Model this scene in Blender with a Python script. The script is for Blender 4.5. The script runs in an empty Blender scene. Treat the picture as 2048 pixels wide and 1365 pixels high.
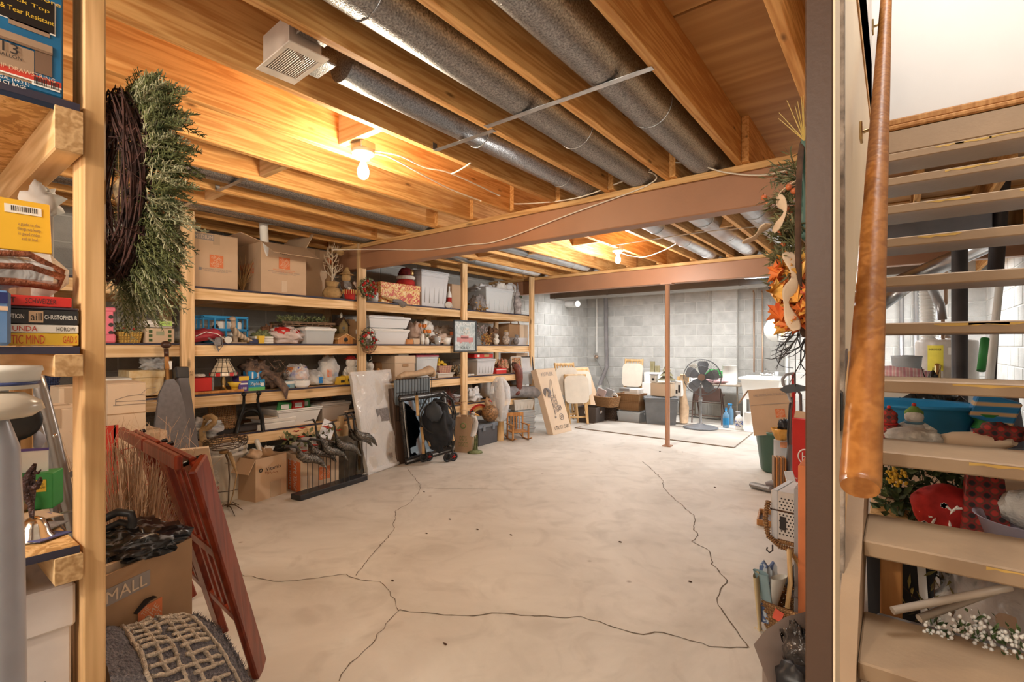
import bpy, math, random
from mathutils import Vector, Matrix, noise
R = math.radians
PI = math.pi
rnd = random.Random(7)
SC = bpy.context.scene
COL = SC.collection

# ---------------------------------------------------------------- camera
H = 1.22
YAW = R(37.6)
cam_d = bpy.data.cameras.new('camera')
cam = bpy.data.objects.new('camera', cam_d)
COL.objects.link(cam)
cam.location = (0, 0, H)
cam.rotation_euler = (R(90), 0, YAW)
cam_d.sensor_width = 36
cam_d.lens = 996 / 2048 * 36
cam_d.shift_y = 11.5 / 2048
cam_d.clip_start = .02
SC.camera = cam

# ---------------------------------------------------------------- exposure, world, lamps
SC.view_settings.view_transform = 'Standard'
SC.view_settings.look = 'None'
SC.view_settings.gamma = 1
SC.view_settings.use_curve_mapping = False
SC.view_settings.exposure = 0.52
SC.cycles.use_denoising = True
SC.cycles.max_bounces = 7
SC.cycles.transparent_max_bounces = 12
SC.cycles.sample_clamp_indirect = 4.0
w_ = bpy.data.worlds.new('world'); SC.world = w_; w_.use_nodes = True
w_.node_tree.nodes['Background'].inputs[0].default_value = (1, .93, .84, 1)
w_.node_tree.nodes['Background'].inputs[1].default_value = .3

def lamp(name, kind, loc, power, col, size=.1, size_y=None, rot=(0, 0, 0)):
    l = bpy.data.lights.new(name, kind)
    l.energy = power; l.color = col
    if kind == 'AREA':
        l.size = size
        if size_y:
            l.shape = 'RECTANGLE'; l.size_y = size_y
    else:
        l.shadow_soft_size = size
    o = bpy.data.objects.new(name, l); COL.objects.link(o)
    o.location = loc; o.rotation_euler = rot
    return o

B1 = (-2.18, 1.57, 2.13)      # near bulb
B2 = (-2.29, 4.78, 2.10)      # far bulb
lamp('near_bulb_light', 'POINT', (B1[0], B1[1], 2.085), 40, (1, .8, .56), .05)
lamp('far_bulb_light', 'POINT', (B2[0], B2[1], 2.055), 62, (1, .96, .9), .05)
lamp('laundry_fill_light', 'AREA', (-2.6, 7.75, 2.2), 78, (.98, .99, 1), 4., .3)  # added unseen strip past the duct, spread wide to light the far wall evenly
lamp('utility_corner_light', 'AREA', (.2, 7.6, 2.3), 60, (.95, .98, 1), .5, .5)
lamp('stairhead_light', 'AREA', (.45, 2.2, 4.6), 42, (1, .97, .93), .8, 1.2)
lamp('key_light_behind', 'POINT', (-.95, -1.1, 2.1), 52, (1, .88, .7), .07)  # unseen key lamp added for brighter shelves and crisper shading
lamp('fill_light_behind', 'AREA', (-1.3, -1.5, 2.0), 42, (1, .92, .82), 2.4, 1., (R(62), 0, R(20)))  # added soft fill behind the camera, no fixture there

# ---------------------------------------------------------------- pixel rays -> world points (real positions)
CY, SY = math.cos(YAW), math.sin(YAW)
FWD = Vector((-SY, CY, 0)); RGT = Vector((CY, SY, 0)); CAM = Vector((0, 0, H))
def ray(u, v):
    return FWD + RGT * ((u - 1024) / 996) + Vector((0, 0, (694 - v) / 996))
def XP(u, v, x): r = ray(u, v); return CAM + r * (x / r.x)
def YP(u, v, y): r = ray(u, v); return CAM + r * (y / r.y)
def ZP(u, v, z=0.): r = ray(u, v); return CAM + r * ((z - H) / r.z)
def DP(u, v, d): return CAM + ray(u, v) * d

# ---------------------------------------------------------------- materials
MATS = {}
def _nt(name):
    m = bpy.data.materials.new(name); m.use_nodes = True
    nt = m.node_tree; b = nt.nodes['Principled BSDF']
    return m, nt, b
def _n(nt, t, **k):
    n = nt.nodes.new(t)
    for a, v in k.items():
        setattr(n, a, v)
    return n
def rgba(c): return (c[0], c[1], c[2], 1)
def M(name, col=(.5, .5, .5), rough=.6, metal=0., var=.12, vs=6., bump=.0, bs=60., spec=.4, col2=None, stretch=(1, 1, 1), emit=None, detail=4, coat=0., thr=None, rand=0.):
    if name in MATS: return MATS[name]
    m, nt, b = _nt(name)
    L = nt.links.new
    tc = _n(nt, 'ShaderNodeTexCoord'); mp = _n(nt, 'ShaderNodeMapping')
    mp.inputs['Scale'].default_value = stretch
    L(tc.outputs['Object'], mp.inputs[0])
    n = _n(nt, 'ShaderNodeTexNoise'); n.inputs['Scale'].default_value = vs; n.inputs['Detail'].default_value = detail
    L(mp.outputs[0], n.inputs['Vector'])
    cr = _n(nt, 'ShaderNodeValToRGB')
    c2 = col2 or tuple(x * (1 - var * 2.2) for x in col)
    lo, hi = thr or (.3, .7)
    cr.color_ramp.elements[0].position = lo; cr.color_ramp.elements[1].position = hi
    cr.color_ramp.elements[0].color = rgba(c2); cr.color_ramp.elements[1].color = rgba(col)
    L(n.outputs[0], cr.inputs[0])
    out = cr.outputs[0]
    if rand:
        oi = _n(nt, 'ShaderNodeObjectInfo'); hs = _n(nt, 'ShaderNodeHueSaturation')
        mr = _n(nt, 'ShaderNodeMapRange'); mr.inputs[3].default_value = 1 - rand; mr.inputs[4].default_value = 1 + rand * .6
        L(oi.outputs['Random'], mr.inputs[0]); L(mr.outputs[0], hs.inputs['Value']); L(out, hs.inputs['Color'])
        ad = _n(nt, 'ShaderNodeVectorMath', operation='MULTIPLY_ADD')
        L(oi.outputs['Random'], ad.inputs[0]); ad.inputs[1].default_value = (37, 53, 71); L(tc.outputs['Object'], ad.inputs[2]); L(ad.outputs[0], mp.inputs[0])
        out = hs.outputs[0]
    L(out, b.inputs['Base Color'])
    b.inputs['Roughness'].default_value = rough; b.inputs['Metallic'].default_value = metal
    b.inputs['Specular IOR Level'].default_value = spec; b.inputs['Coat Weight'].default_value = coat
    if bump:
        n2 = _n(nt, 'ShaderNodeTexNoise'); n2.inputs['Scale'].default_value = bs; n2.inputs['Detail'].default_value = 3
        L(tc.outputs['Object'], n2.inputs['Vector'])
        bp = _n(nt, 'ShaderNodeBump'); bp.inputs['Strength'].default_value = bump; bp.inputs['Distance'].default_value = .01
        L(n2.outputs[0], bp.inputs['Height']); L(bp.outputs[0], b.inputs['Normal'])
    if emit:
        b.inputs['Emission Color'].default_value = rgba(emit[0]); b.inputs['Emission Strength'].default_value = emit[1]
    MATS[name] = m
    return m

def WOOD(name, c1, c2, axis=1, rough=.62, scale=1., knots=True):
    """grain stretched along one local axis, with ring bands and a few knots"""
    if name in MATS: return MATS[name]
    m, nt, b = _nt(name); L = nt.links.new
    tc = _n(nt, 'ShaderNodeTexCoord'); oi = _n(nt, 'ShaderNodeObjectInfo')
    ad = _n(nt, 'ShaderNodeVectorMath', operation='MULTIPLY_ADD')
    L(oi.outputs['Random'], ad.inputs[0]); ad.inputs[1].default_value = (17, 23, 31); L(tc.outputs['Object'], ad.inputs[2])
    st = [9, 9, 9]; st[axis] = .55
    mp = _n(nt, 'ShaderNodeMapping'); mp.inputs['Scale'].default_value = [s * scale for s in st]
    L(ad.outputs[0], mp.inputs[0])
    n = _n(nt, 'ShaderNodeTexNoise'); n.inputs['Scale'].default_value = 1.1; n.inputs['Detail'].default_value = 3
    L(mp.outputs[0], n.inputs['Vector'])
    mu = _n(nt, 'ShaderNodeMath', operation='MULTIPLY'); mu.inputs[1].default_value = 42; L(n.outputs[0], mu.inputs[0])
    sn = _n(nt, 'ShaderNodeMath', operation='SINE'); L(mu.outputs[0], sn.inputs[0])
    mr = _n(nt, 'ShaderNodeMapRange'); mr.inputs[1].default_value = -1; L(sn.outputs[0], mr.inputs[0])
    f = _n(nt, 'ShaderNodeTexNoise'); f.inputs['Scale'].default_value = 9; f.inputs['Detail'].default_value = 4; L(mp.outputs[0], f.inputs['Vector'])
    av = _n(nt, 'ShaderNodeMix'); av.inputs[0].default_value = .55; L(mr.outputs[0], av.inputs[2]); L(f.outputs[0], av.inputs[3])
    cr = _n(nt, 'ShaderNodeValToRGB'); cr.color_ramp.elements[0].position = .22; cr.color_ramp.elements[1].position = .8
    cr.color_ramp.elements[0].color = rgba(c1); cr.color_ramp.elements[1].color = rgba(c2)
    L(av.outputs[0], cr.inputs[0])
    out = cr.outputs[0]
    if knots:
        m2 = _n(nt, 'ShaderNodeMapping'); s2 = [7, 7, 7]; s2[axis] = 2.2; m2.inputs['Scale'].default_value = [s * scale for s in s2]; L(ad.outputs[0], m2.inputs[0])
        vo = _n(nt, 'ShaderNodeTexVoronoi'); vo.inputs['Scale'].default_value = 1; L(m2.outputs[0], vo.inputs['Vector'])
        k = _n(nt, 'ShaderNodeMapRange'); k.inputs[1].default_value = .04; k.inputs[2].default_value = .12; L(vo.outputs['Distance'], k.inputs[0])
        mx = _n(nt, 'ShaderNodeMix', data_type='RGBA'); L(k.outputs[0], mx.inputs[0])
        mx.inputs[6].default_value = rgba(tuple(x * .38 for x in c1)); L(out, mx.inputs[7]); out = mx.outputs[2]
    hs = _n(nt, 'ShaderNodeHueSaturation'); r2 = _n(nt, 'ShaderNodeMapRange'); r2.inputs[3].default_value = .86; r2.inputs[4].default_value = 1.1
    L(oi.outputs['Random'], r2.inputs[0]); L(r2.outputs[0], hs.inputs['Value']); L(out, hs.inputs['Color'])
    L(hs.outputs[0], b.inputs['Base Color']); b.inputs['Roughness'].default_value = rough; b.inputs['Specular IOR Level'].default_value = .3
    bp = _n(nt, 'ShaderNodeBump'); bp.inputs['Strength'].default_value = .15; bp.inputs['Distance'].default_value = .003
    L(av.outputs[0], bp.inputs['Height']); L(bp.outputs[0], b.inputs['Normal'])
    MATS[name] = m
    return m

def CLEAR(name, col=(.9, .92, .93), alpha=.45, rough=.15, bump=0., bs=25., voro=False):
    """thin see-through plastic: part see-through, part glossy"""
    if name in MATS: return MATS[name]
    m, nt, b = _nt(name); L = nt.links.new
    b.inputs['Base Color'].default_value = rgba(col); b.inputs['Roughness'].default_value = rough
    tr = _n(nt, 'ShaderNodeBsdfTransparent'); mx = _n(nt, 'ShaderNodeMixShader')
    lw = _n(nt, 'ShaderNodeLayerWeight'); lw.inputs[0].default_value = .35
    mr = _n(nt, 'ShaderNodeMapRange'); mr.inputs[3].default_value = alpha; mr.inputs[4].default_value = min(1, alpha + .5)
    L(lw.outputs['Facing'], mr.inputs[0]); L(mr.outputs[0], mx.inputs[0])
    L(tr.outputs[0], mx.inputs[1]); L(b.outputs[0], mx.inputs[2]); L(mx.outputs[0], nt.nodes['Material Output'].inputs[0])
    if bump:
        tc = _n(nt, 'ShaderNodeTexCoord')
        if voro:
            n2 = _n(nt, 'ShaderNodeTexVoronoi'); n2.feature = 'SMOOTH_F1'; n2.inputs['Scale'].default_value = bs; o = n2.outputs['Distance']
        else:
            n2 = _n(nt, 'ShaderNodeTexNoise'); n2.inputs['Scale'].default_value = bs; n2.inputs['Detail'].default_value = 3; n2.inputs['Distortion'].default_value = 1.; o = n2.outputs[0]
        L(tc.outputs['Object'], n2.inputs['Vector'])
        bp = _n(nt, 'ShaderNodeBump'); bp.inputs['Strength'].default_value = bump; bp.inputs['Distance'].default_value = .02
        L(o, bp.inputs['Height']); L(bp.outputs[0], b.inputs['Normal'])
    MATS[name] = m
    return m

def PATTERN(name, kind, cols, scale=20., rough=.8, bump=0.):
    """flat print or weave: 'blobs', 'plaid', 'stripes', 'weave', 'leopard'"""
    if name in MATS: return MATS[name]
    m, nt, b = _nt(name); L = nt.links.new
    tc = _n(nt, 'ShaderNodeTexCoord'); o = None
    if kind == 'blobs':
        n = _n(nt, 'ShaderNodeTexNoise'); n.inputs['Scale'].default_value = scale; n.inputs['Detail'].default_value = 2; n.inputs['Distortion'].default_value = 1.5
        L(tc.outputs['Object'], n.inputs['Vector']); o = n.outputs[0]
    elif kind == 'cells':
        n = _n(nt, 'ShaderNodeTexVoronoi'); n.inputs['Scale'].default_value = scale; L(tc.outputs['Object'], n.inputs['Vector']); o = n.outputs['Distance']
    elif kind in ('stripes', 'stripes_z'):
        n = _n(nt, 'ShaderNodeTexWave'); n.bands_direction = 'Z' if kind == 'stripes_z' else 'X'; n.inputs['Scale'].default_value = scale; n.inputs['Distortion'].default_value = .6
        L(tc.outputs['Object'], n.inputs['Vector']); o = n.outputs[0]
    else:
        a = _n(nt, 'ShaderNodeTexWave'); a.bands_direction = 'X'; a.inputs['Scale'].default_value = scale
        c = _n(nt, 'ShaderNodeTexWave'); c.bands_direction = 'Z'; c.inputs['Scale'].default_value = scale * (1 if kind == 'plaid' else 1.6)
        L(tc.outputs['Object'], a.inputs['Vector']); L(tc.outputs['Object'], c.inputs['Vector'])
        mm = _n(nt, 'ShaderNodeMath', operation='ADD' if kind == 'plaid' else 'MULTIPLY'); L(a.outputs[0], mm.inputs[0]); L(c.outputs[0], mm.inputs[1])
        m3 = _n(nt, 'ShaderNodeMath', operation='MULTIPLY'); m3.inputs[1].default_value = .5 if kind == 'plaid' else 1; L(mm.outputs[0], m3.inputs[0]); o = m3.outputs[0]
    cr = _n(nt, 'ShaderNodeValToRGB'); e = cr.color_ramp.elements
    k = len(cols)
    while len(e) < k: e.new(.5)
    lo, hi = (.36, .64) if kind == 'blobs' else (.15, .85)
    for i, c in enumerate(cols):
        e[i].position = lo + (hi - lo) * i / max(1, k - 1); e[i].color = rgba(c)
    if kind in ('blobs', 'plaid'): cr.color_ramp.interpolation = 'CONSTANT' if kind == 'blobs' else 'LINEAR'
    L(o, cr.inputs[0]); L(cr.outputs[0], b.inputs['Base Color']); b.inputs['Roughness'].default_value = rough
    if bump:
        bp = _n(nt, 'ShaderNodeBump'); bp.inputs['Strength'].default_value = bump; bp.inputs['Distance'].default_value = .01
        L(o, bp.inputs['Height']); L(bp.outputs[0], b.inputs['Normal'])
    MATS[name] = m
    return m

# woods
PY = WOOD('pine_joist', (.55, .25, .07), (.78, .45, .17), 1, scale=1.5)
PYL = WOOD('pine_shelf_board', (.62, .38, .17), (.86, .62, .36), 1)
PX = WOOD('pine_cross_piece', (.58, .35, .15), (.82, .57, .31), 0)
PZ = WOOD('pine_post', (.5, .29, .12), (.76, .49, .25), 2)
PZL = WOOD('pine_post_pale', (.58, .36, .17), (.82, .58, .33), 2)
ENDG = WOOD('end_grain', (.42, .24, .1), (.66, .43, .22), 0, scale=2.2, knots=False)
PLYC = WOOD('plywood_ceiling', (.48, .25, .09), (.66, .38, .15), 0, scale=.35, knots=False)
PLATE = WOOD('plate_wood', (.5, .27, .1), (.74, .46, .2), 0)
REDW = WOOD('cherry_red_wood', (.16, .022, .01), (.28, .045, .018), 2, rough=.3, knots=False)
HONEY = WOOD('honey_wood', (.4, .17, .05), (.58, .29, .1), 2, rough=.35, knots=False)
OAK = WOOD('pale_oak', (.5, .3, .12), (.68, .45, .22), 2, rough=.5, knots=False)
RAILW = WOOD('varnished_rail', (.27, .095, .02), (.4, .16, .04), 1, rough=.28, knots=False, scale=1.6)
OSB = PATTERN('strand_board', 'blobs', [(.45, .24, .08), (.6, .36, .14), (.72, .47, .22), (.5, .29, .11)], 22, .7)
BROWNP = M('brown_beam_paint', (.4, .2, .11), .45, var=.06, vs=3, bump=.05, bs=90)
BROWNP2 = M('brown_post_paint', (.082, .043, .026), .5, var=.08, vs=3, bump=.05, bs=90)
TAUPE = M('taupe_stair_paint', (.44, .3, .185), .5, var=.1, vs=3, bump=.08, bs=50)
CREAM = M('cream_paint', (.86, .7, .5), .5, var=.05, vs=2)
WALLW = M('white_drywall', (.82, .78, .74), .8, var=.03, vs=2)
BLUEED = M('dark_blue_edge', (.045, .04, .07), .6, var=.2)
GALV = M('galvanised_duct', (.52, .53, .55), .34, 1., var=.3, vs=150, bump=.2, bs=160, detail=5)
GALV2 = M('clean_sheet_metal', (.66, .69, .73), .3, 1., var=.12, vs=9)
STRAPM = M('zinc_strap', (.66, .66, .66), .35, 1., var=.15, vs=20)
DARKDUCT = M('dull_grey_duct', (.3, .27, .24), .5, .6, var=.1, vs=3)
BLOCK = M('cinder_block', (.56, .55, .52), .9, var=.1, vs=7, bump=.5, bs=90, rand=.1)
MORTAR = M('mortar', (.66, .65, .61), .95, var=.06, bump=.4, bs=120)
WHITEP = M('white_plastic', (.83, .82, .79), .4, var=.03)
OFFW = M('off_white', (.74, .71, .65), .6, var=.05)
GREYP = M('grey_plastic', (.34, .34, .35), .45, var=.06)
LGREY = M('light_grey_plastic', (.62, .63, .66), .4, var=.05)
BLACKP = M('black_plastic', (.025, .025, .028), .4, var=.1)
BLACKM = M('black_metal', (.03, .028, .026), .35, .6, var=.15)
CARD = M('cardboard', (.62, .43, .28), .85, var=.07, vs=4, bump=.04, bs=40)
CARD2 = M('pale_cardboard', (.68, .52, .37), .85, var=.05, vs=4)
CARDD = M('dark_brown_cardboard', (.42, .25, .13), .85, var=.08, vs=4)  # deeper brown than the other card colours
TAPE = M('parcel_tape', (.5, .36, .24), .25, var=.05)
ORNG = M('logo_orange', (.72, .2, .07), .7, var=.05)
ORNGP = M('logo_cream', (.72, .5, .34), .7, var=.04)
INK = M('black_print', (.03, .025, .025), .6, var=0)
INKB = M('brown_print', (.2, .12, .075), .7, var=0)
INKG = M('grey_print', (.28, .24, .22), .7, var=0)
REDINK = M('red_print', (.55, .05, .03), .6, var=0)
PAPER = M('paper_white', (.84, .82, .78), .7, var=.03)
REDP = M('red_card', (.6, .03, .025), .4, var=.06)
BLUEP = M('blue_plastic', (.02, .2, .55), .3, var=.06)
BLUEC = M('crate_blue', (.03, .28, .6), .35, var=.06)
GREENP = M('green_card', (.05, .32, .08), .5, var=.08)
DGREEN = M('dark_green_plastic', (.06, .13, .09), .45, var=.08)
YELL = M('yellow_card', (.8, .52, .05), .5, var=.06)
PURP = M('purple_card', (.12, .07, .3), .5, var=.1)
PINKP = M('pink_plastic', (.85, .2, .28), .4, var=.05)
CHROME = M('chrome', (.8, .8, .8), .15, 1., var=.05)
BRASS = M('brass', (.65, .45, .2), .3, 1., var=.1)
COPPER = M('copper_pipe', (.55, .38, .27), .4, .7, var=.1)
STEEL = M('brushed_steel', (.5, .5, .5), .32, 1., var=.12, vs=20)
GREYM = M('grey_tube_metal', (.36, .35, .35), .32, .7, var=.08)
IRON = M('dark_iron_pipe', (.07, .06, .06), .45, .3, var=.15)
WICK = PATTERN('wicker', 'weave', [(.28, .13, .05), (.55, .32, .13), (.68, .45, .22)], 26, .7, .8)
WICKD = PATTERN('dark_wicker', 'weave', [(.04, .02, .012), (.14, .08, .05), (.28, .17, .1)], 24, .7, .8)
CLR = CLEAR('clear_tote_plastic', (.8, .84, .87), .42, .2, .1, 20)
FILM = CLEAR('crinkled_clear_film', (.93, .92, .92), .3, .12, .9, 16)
BUBBLE = CLEAR('bubble_wrap', (.93, .92, .92), .45, .06, .3, 45, True)
MILKY = CLEAR('milky_plastic', (.84, .85, .87), .78, .35)
TWIG = M('twig_brown', (.1, .05, .028), .9, var=.3, vs=30)
BURL = M('burlap_tan', (.5, .31, .13), .9, var=.15, vs=40, bump=.3, bs=200)
GREY_FAB = M('grey_fabric', (.3, .28, .28), .95, var=.2, vs=60, bump=.4, bs=150)
BLACKF = M('black_fabric', (.028, .03, .036), .8, var=.2, vs=9, bump=.15, bs=60)
TANF = M('tan_fabric', (.62, .43, .27), .9, var=.12, vs=15, bump=.2, bs=60)
CREAMF = M('cream_cushion', (.76, .68, .57), .9, var=.05, vs=8, bump=.1, bs=80)
REDF = M('red_fabric', (.5, .025, .02), .85, var=.2, vs=30)
WHITEF = M('white_fluff', (.8, .76, .7), .95, var=.12, vs=30, bump=.6, bs=80)
LEAFG = M('leaf_green', (.09, .15, .045), .6, var=.35, vs=25, rand=.15)
EVERG = M('evergreen_needles', (.17, .2, .085), .55, var=.35, vs=18, col2=(.045, .07, .03))
GREENF = M('pale_greenery', (.24, .27, .12), .7, var=.3, vs=30)
ORLEAF = M('orange_leaf', (.72, .2, .03), .6, var=.3, vs=14, col2=(.85, .42, .06))
GOLDF = PATTERN('red_gold_floral', 'blobs', [(.5, .04, .02), (.7, .4, .1), (.82, .62, .3), (.55, .08, .03)], 22, .5)
PLAIDR = PATTERN('red_plaid', 'plaid', [(.03, .02, .02), (.3, .02, .02), (.1, .05, .03), (.5, .04, .03)], 9, .8)
DECOR = PATTERN('mixed_decor', 'blobs', [(.2, .1, .05), (.5, .35, .2), (.6, .1, .05), (.7, .6, .45)], 30, .8)

# ---------------------------------------------------------------- geometry collector
def fr(d, up=Vector((0, 0, 1))):
    d = d.normalized()
    if abs(d.dot(up)) > .98: up = Vector((1, 0, 0))
    s = d.cross(up).normalized()
    return s, s.cross(d).normalized()
class G:
    def __init__(s): s.v = []; s.f = []; s.sm = []; s.mi = []; s.cur = 0; s.mats = []
    def use(s, m):
        if m not in s.mats: s.mats.append(m)
        s.cur = s.mats.index(m); return s
    def add(s, vs, fs, smooth=False):
        o = len(s.v); s.v += [tuple(p) for p in vs]
        for f in fs:
            s.f.append(tuple(i + o for i in f)); s.sm.append(smooth); s.mi.append(s.cur)
        return s
    def box(s, c, d, b=0., rot=None, off=None):
        """centre, size, chamfer, rotation matrix (about the centre)"""
        x, y, z = d[0] / 2, d[1] / 2, d[2] / 2
        b = min(b, x * .9, y * .9, z * .9)
        c = Vector(c)
        if b <= 0:
            vs = [Vector((i * x, j * y, k * z)) for i in (-1, 1) for j in (-1, 1) for k in (-1, 1)]
            fs = [(0, 1, 3, 2), (4, 6, 7, 5), (0, 4, 5, 1), (2, 3, 7, 6), (0, 2, 6, 4), (1, 5, 7, 3)]
        else:
            vs = []; idx = {}
            for i in (-1, 1):
                for j in (-1, 1):
                    for k in (-1, 1):
                        for a in range(3):
                            p = [i * (x - b), j * (y - b), k * (z - b)]
                            p[a] = (i * x, j * y, k * z)[a]
                            idx[(i, j, k, a)] = len(vs); vs.append(Vector(p))
            fs = []
            for a in range(3):
                o1, o2 = [q for q in range(3) if q != a]
                for sg in (-1, 1):
                    q = []
                    for (m1, m2) in ((-1, -1), (1, -1), (1, 1), (-1, 1)):
                        t = [0, 0, 0]; t[a] = sg; t[o1] = m1; t[o2] = m2; q.append(idx[(t[0], t[1], t[2], a)])
                    fs.append(tuple(q))
                for m1 in (-1, 1):
                    for m2 in (-1, 1):
                        t = [0, 0, 0]; t[o1] = m1; t[o2] = m2
                        ta = list(t); ta[a] = -1; tb = list(t); tb[a] = 1
                        fs.append((idx[(*ta, o1)], idx[(*tb, o1)], idx[(*tb, o2)], idx[(*ta, o2)]))
            for i in (-1, 1):
                for j in (-1, 1):
                    for k in (-1, 1):
                        fs.append((idx[(i, j, k, 0)], idx[(i, j, k, 1)], idx[(i, j, k, 2)]))
        if rot is not None: vs = [rot @ p for p in vs]
        return s.add([p + c for p in vs], fs)
    def bar(s, p0, p1, w, t, side=None, b=0.):
        """square bar from p0 to p1: w along `side`, t across"""
        p0 = Vector(p0); p1 = Vector(p1); d = (p1 - p0)
        if side is None: a, u = fr(d)
        else:
            a = Vector(side); a = (a - d.normalized() * a.dot(d.normalized())).normalized(); u = a.cross(d.normalized()).normalized()
        m = Matrix((a, d.normalized(), u)).transposed()
        return s.box((p0 + p1) / 2, (w, d.length, t), b, m)
    def cyl(s, p0, p1, r0, r1=None, n=14, caps=True):
        return s.tube([p0, p1], [r0, r0 if r1 is None else r1], n, caps)
    def tube(s, pts, r, n=8, caps=True, flat=1.):
        pts = [Vector(p) for p in pts]; k = len(pts)
        if not isinstance(r, (list, tuple)): r = [r] * k
        vs = []; prev = None
        for i, p in enumerate(pts):
            d = (pts[min(i + 1, k - 1)] - pts[max(i - 1, 0)])
            if d.length < 1e-9: d = Vector((0, 0, 1))
            d.normalize()
            if prev is None: a, u = fr(d)
            else:
                a = (prev - d * prev.dot(d))
                a = a.normalized() if a.length > 1e-6 else fr(d)[0]
                u = a.cross(d)
            prev = a
            for j in range(n):
                t = 2 * PI * j / n
                vs.append(p + a * math.cos(t) * r[i] + u * math.sin(t) * r[i] * flat)
        fs = [(i * n + j, i * n + (j + 1) % n, (i + 1) * n + (j + 1) % n, (i + 1) * n + j) for i in range(k - 1) for j in range(n)]
        s.add(vs, fs, n > 5)
        if caps:
            o = len(s.v) - len(vs)
            for q in (tuple(o + j for j in range(n)), tuple(o + (k - 1) * n + j for j in reversed(range(n)))):
                s.f.append(q); s.sm.append(False); s.mi.append(s.cur)
        return s
    def lathe(s, c, prof, n=24, smooth=True, sx=1., sy=1., wob=0., ax=None):
        c = Vector(c); vs = []; 
        for (r, z) in prof:
            for j in range(n):
                t = 2 * PI * j / n; q = 1 + wob * math.cos(t * 8)
                p = Vector((r * q * math.cos(t) * sx, r * q * math.sin(t) * sy, z))
                if ax is not None: p = ax @ p
                vs.append(c + p)
        k = len(prof)
        fs = [(i * n + j, i * n + (j + 1) % n, (i + 1) * n + (j + 1) % n, (i + 1) * n + j) for i in range(k - 1) for j in range(n)]
        return s.add(vs, fs, smooth)
    def ell(s, c, r, nu=16, nv=10, amp=0., fq=3., seed=0., rot=None, zmin=None):
        c = Vector(c); vs = []
        if not isinstance(r, (list, tuple)): r = (r, r, r)
        for i in range(nv + 1):
            th = PI * i / nv
            for j in range(nu):
                ph = 2 * PI * j / nu
                p = Vector((math.sin(th) * math.cos(ph), math.sin(th) * math.sin(ph), math.cos(th)))
                q = 1 + (amp * noise.noise(p * fq + Vector((seed, seed * 1.7, seed * .3))) if amp else 0)
                p = Vector((p.x * r[0] * q, p.y * r[1] * q, p.z * r[2] * q))
                if rot is not None: p = rot @ p
                if zmin is not None and p.z + c.z < zmin: p.z = zmin - c.z
                vs.append(c + p)
        fs = [(i * nu + j, (i + 1) * nu + j, (i + 1) * nu + (j + 1) % nu, i * nu + (j + 1) % nu) for i in range(nv) for j in range(nu)]
        return s.add(vs, fs, True)
    def quad(s, a, b, c, d): return s.add([a, b, c, d], [(0, 1, 2, 3)])
    def prism(s, pts, o, ex, ey, t):
        """flat outline pts (x,y) in the frame o, ex, ey, given thickness t"""
        o = Vector(o); ex = Vector(ex); ey = Vector(ey); n = ex.cross(ey).normalized() * t; k = len(pts)
        a = [o + ex * x + ey * y for x, y in pts]; b = [p + n for p in a]
        return s.add(a + b, [tuple(reversed(range(k))), tuple(range(k, 2 * k))] + [(i, (i + 1) % k, k + (i + 1) % k, k + i) for i in range(k)])
    def torus(s, c, R_, r, n=24, m=8, rot=None, a0=0., a1=2 * PI):
        c = Vector(c); full = abs(a1 - a0 - 2 * PI) < 1e-6; k = n if full else n + 1; pts = []
        for i in range(k):
            t = a0 + (a1 - a0) * i / n; p = Vector((math.cos(t) * R_, math.sin(t) * R_, 0))
            pts.append((t, p))
        vs = []
        for t, p in pts:
            e = Vector((math.cos(t), math.sin(t), 0))
            for j in range(m):
                q = 2 * PI * j / m; w = p + e * math.cos(q) * r + Vector((0, 0, math.sin(q) * r))
                vs.append(c + (rot @ w if rot is not None else w))
        fs = [((i % k) * m + j, ((i + 1) % k) * m + j, ((i + 1) % k) * m + (j + 1) % m, (i % k) * m + (j + 1) % m) for i in range(k if full else k - 1) for j in range(m)]
        return s.add(vs, fs, True)
    def mesh(s, name, mat=None):
        me = bpy.data.meshes.new(name); me.from_pydata(s.v, [], s.f)
        ms = s.mats or ([mat] if not isinstance(mat, (list, tuple)) else mat)
        for m in ms: me.materials.append(m)
        me.polygons.foreach_set('use_smooth', s.sm)
        me.polygons.foreach_set('material_index', s.mi); me.update()
        return me
    def put(s, name, mat, parent=None, loc=(0, 0, 0), rot=(0, 0, 0), label=None, kind=None):
        me = s.mesh(name, mat); o = bpy.data.objects.new(name, me); COL.objects.link(o)
        o.location = loc; o.rotation_euler = rot
        if parent is not None: o.parent = parent
        if label: o['label'] = label
        if kind: o['kind'] = kind
        return o
def tag(o, label, cat, group=None):
    o['label'] = label; o['category'] = cat
    if group: o['group'] = group
    return o
def T(name, label, cat, loc=(0, 0, 0), rz=0., group=None, rx=0., ry=0.):
    o = bpy.data.objects.new(name, None); COL.objects.link(o); o.empty_display_size = .05
    o.location = loc; o.rotation_euler = (rx, ry, rz)
    return tag(o, label, cat, group)
def struct(name, g, mat, parent=None, loc=(0, 0, 0), rot=(0, 0, 0), label=None):
    o = g.put(name, mat, parent, loc, rot)
    if parent is None: o['kind'] = 'structure'
    if label: o['label'] = label
    return o
def inst(src, name, parent, loc, rot=(0, 0, 0), scale=None):
    o = bpy.data.objects.new(name, src.data if hasattr(src, 'data') else src); COL.objects.link(o)
    o.parent = parent; o.location = loc; o.rotation_euler = rot
    if scale: o.scale = scale
    return o
TEXTS = []
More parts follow.
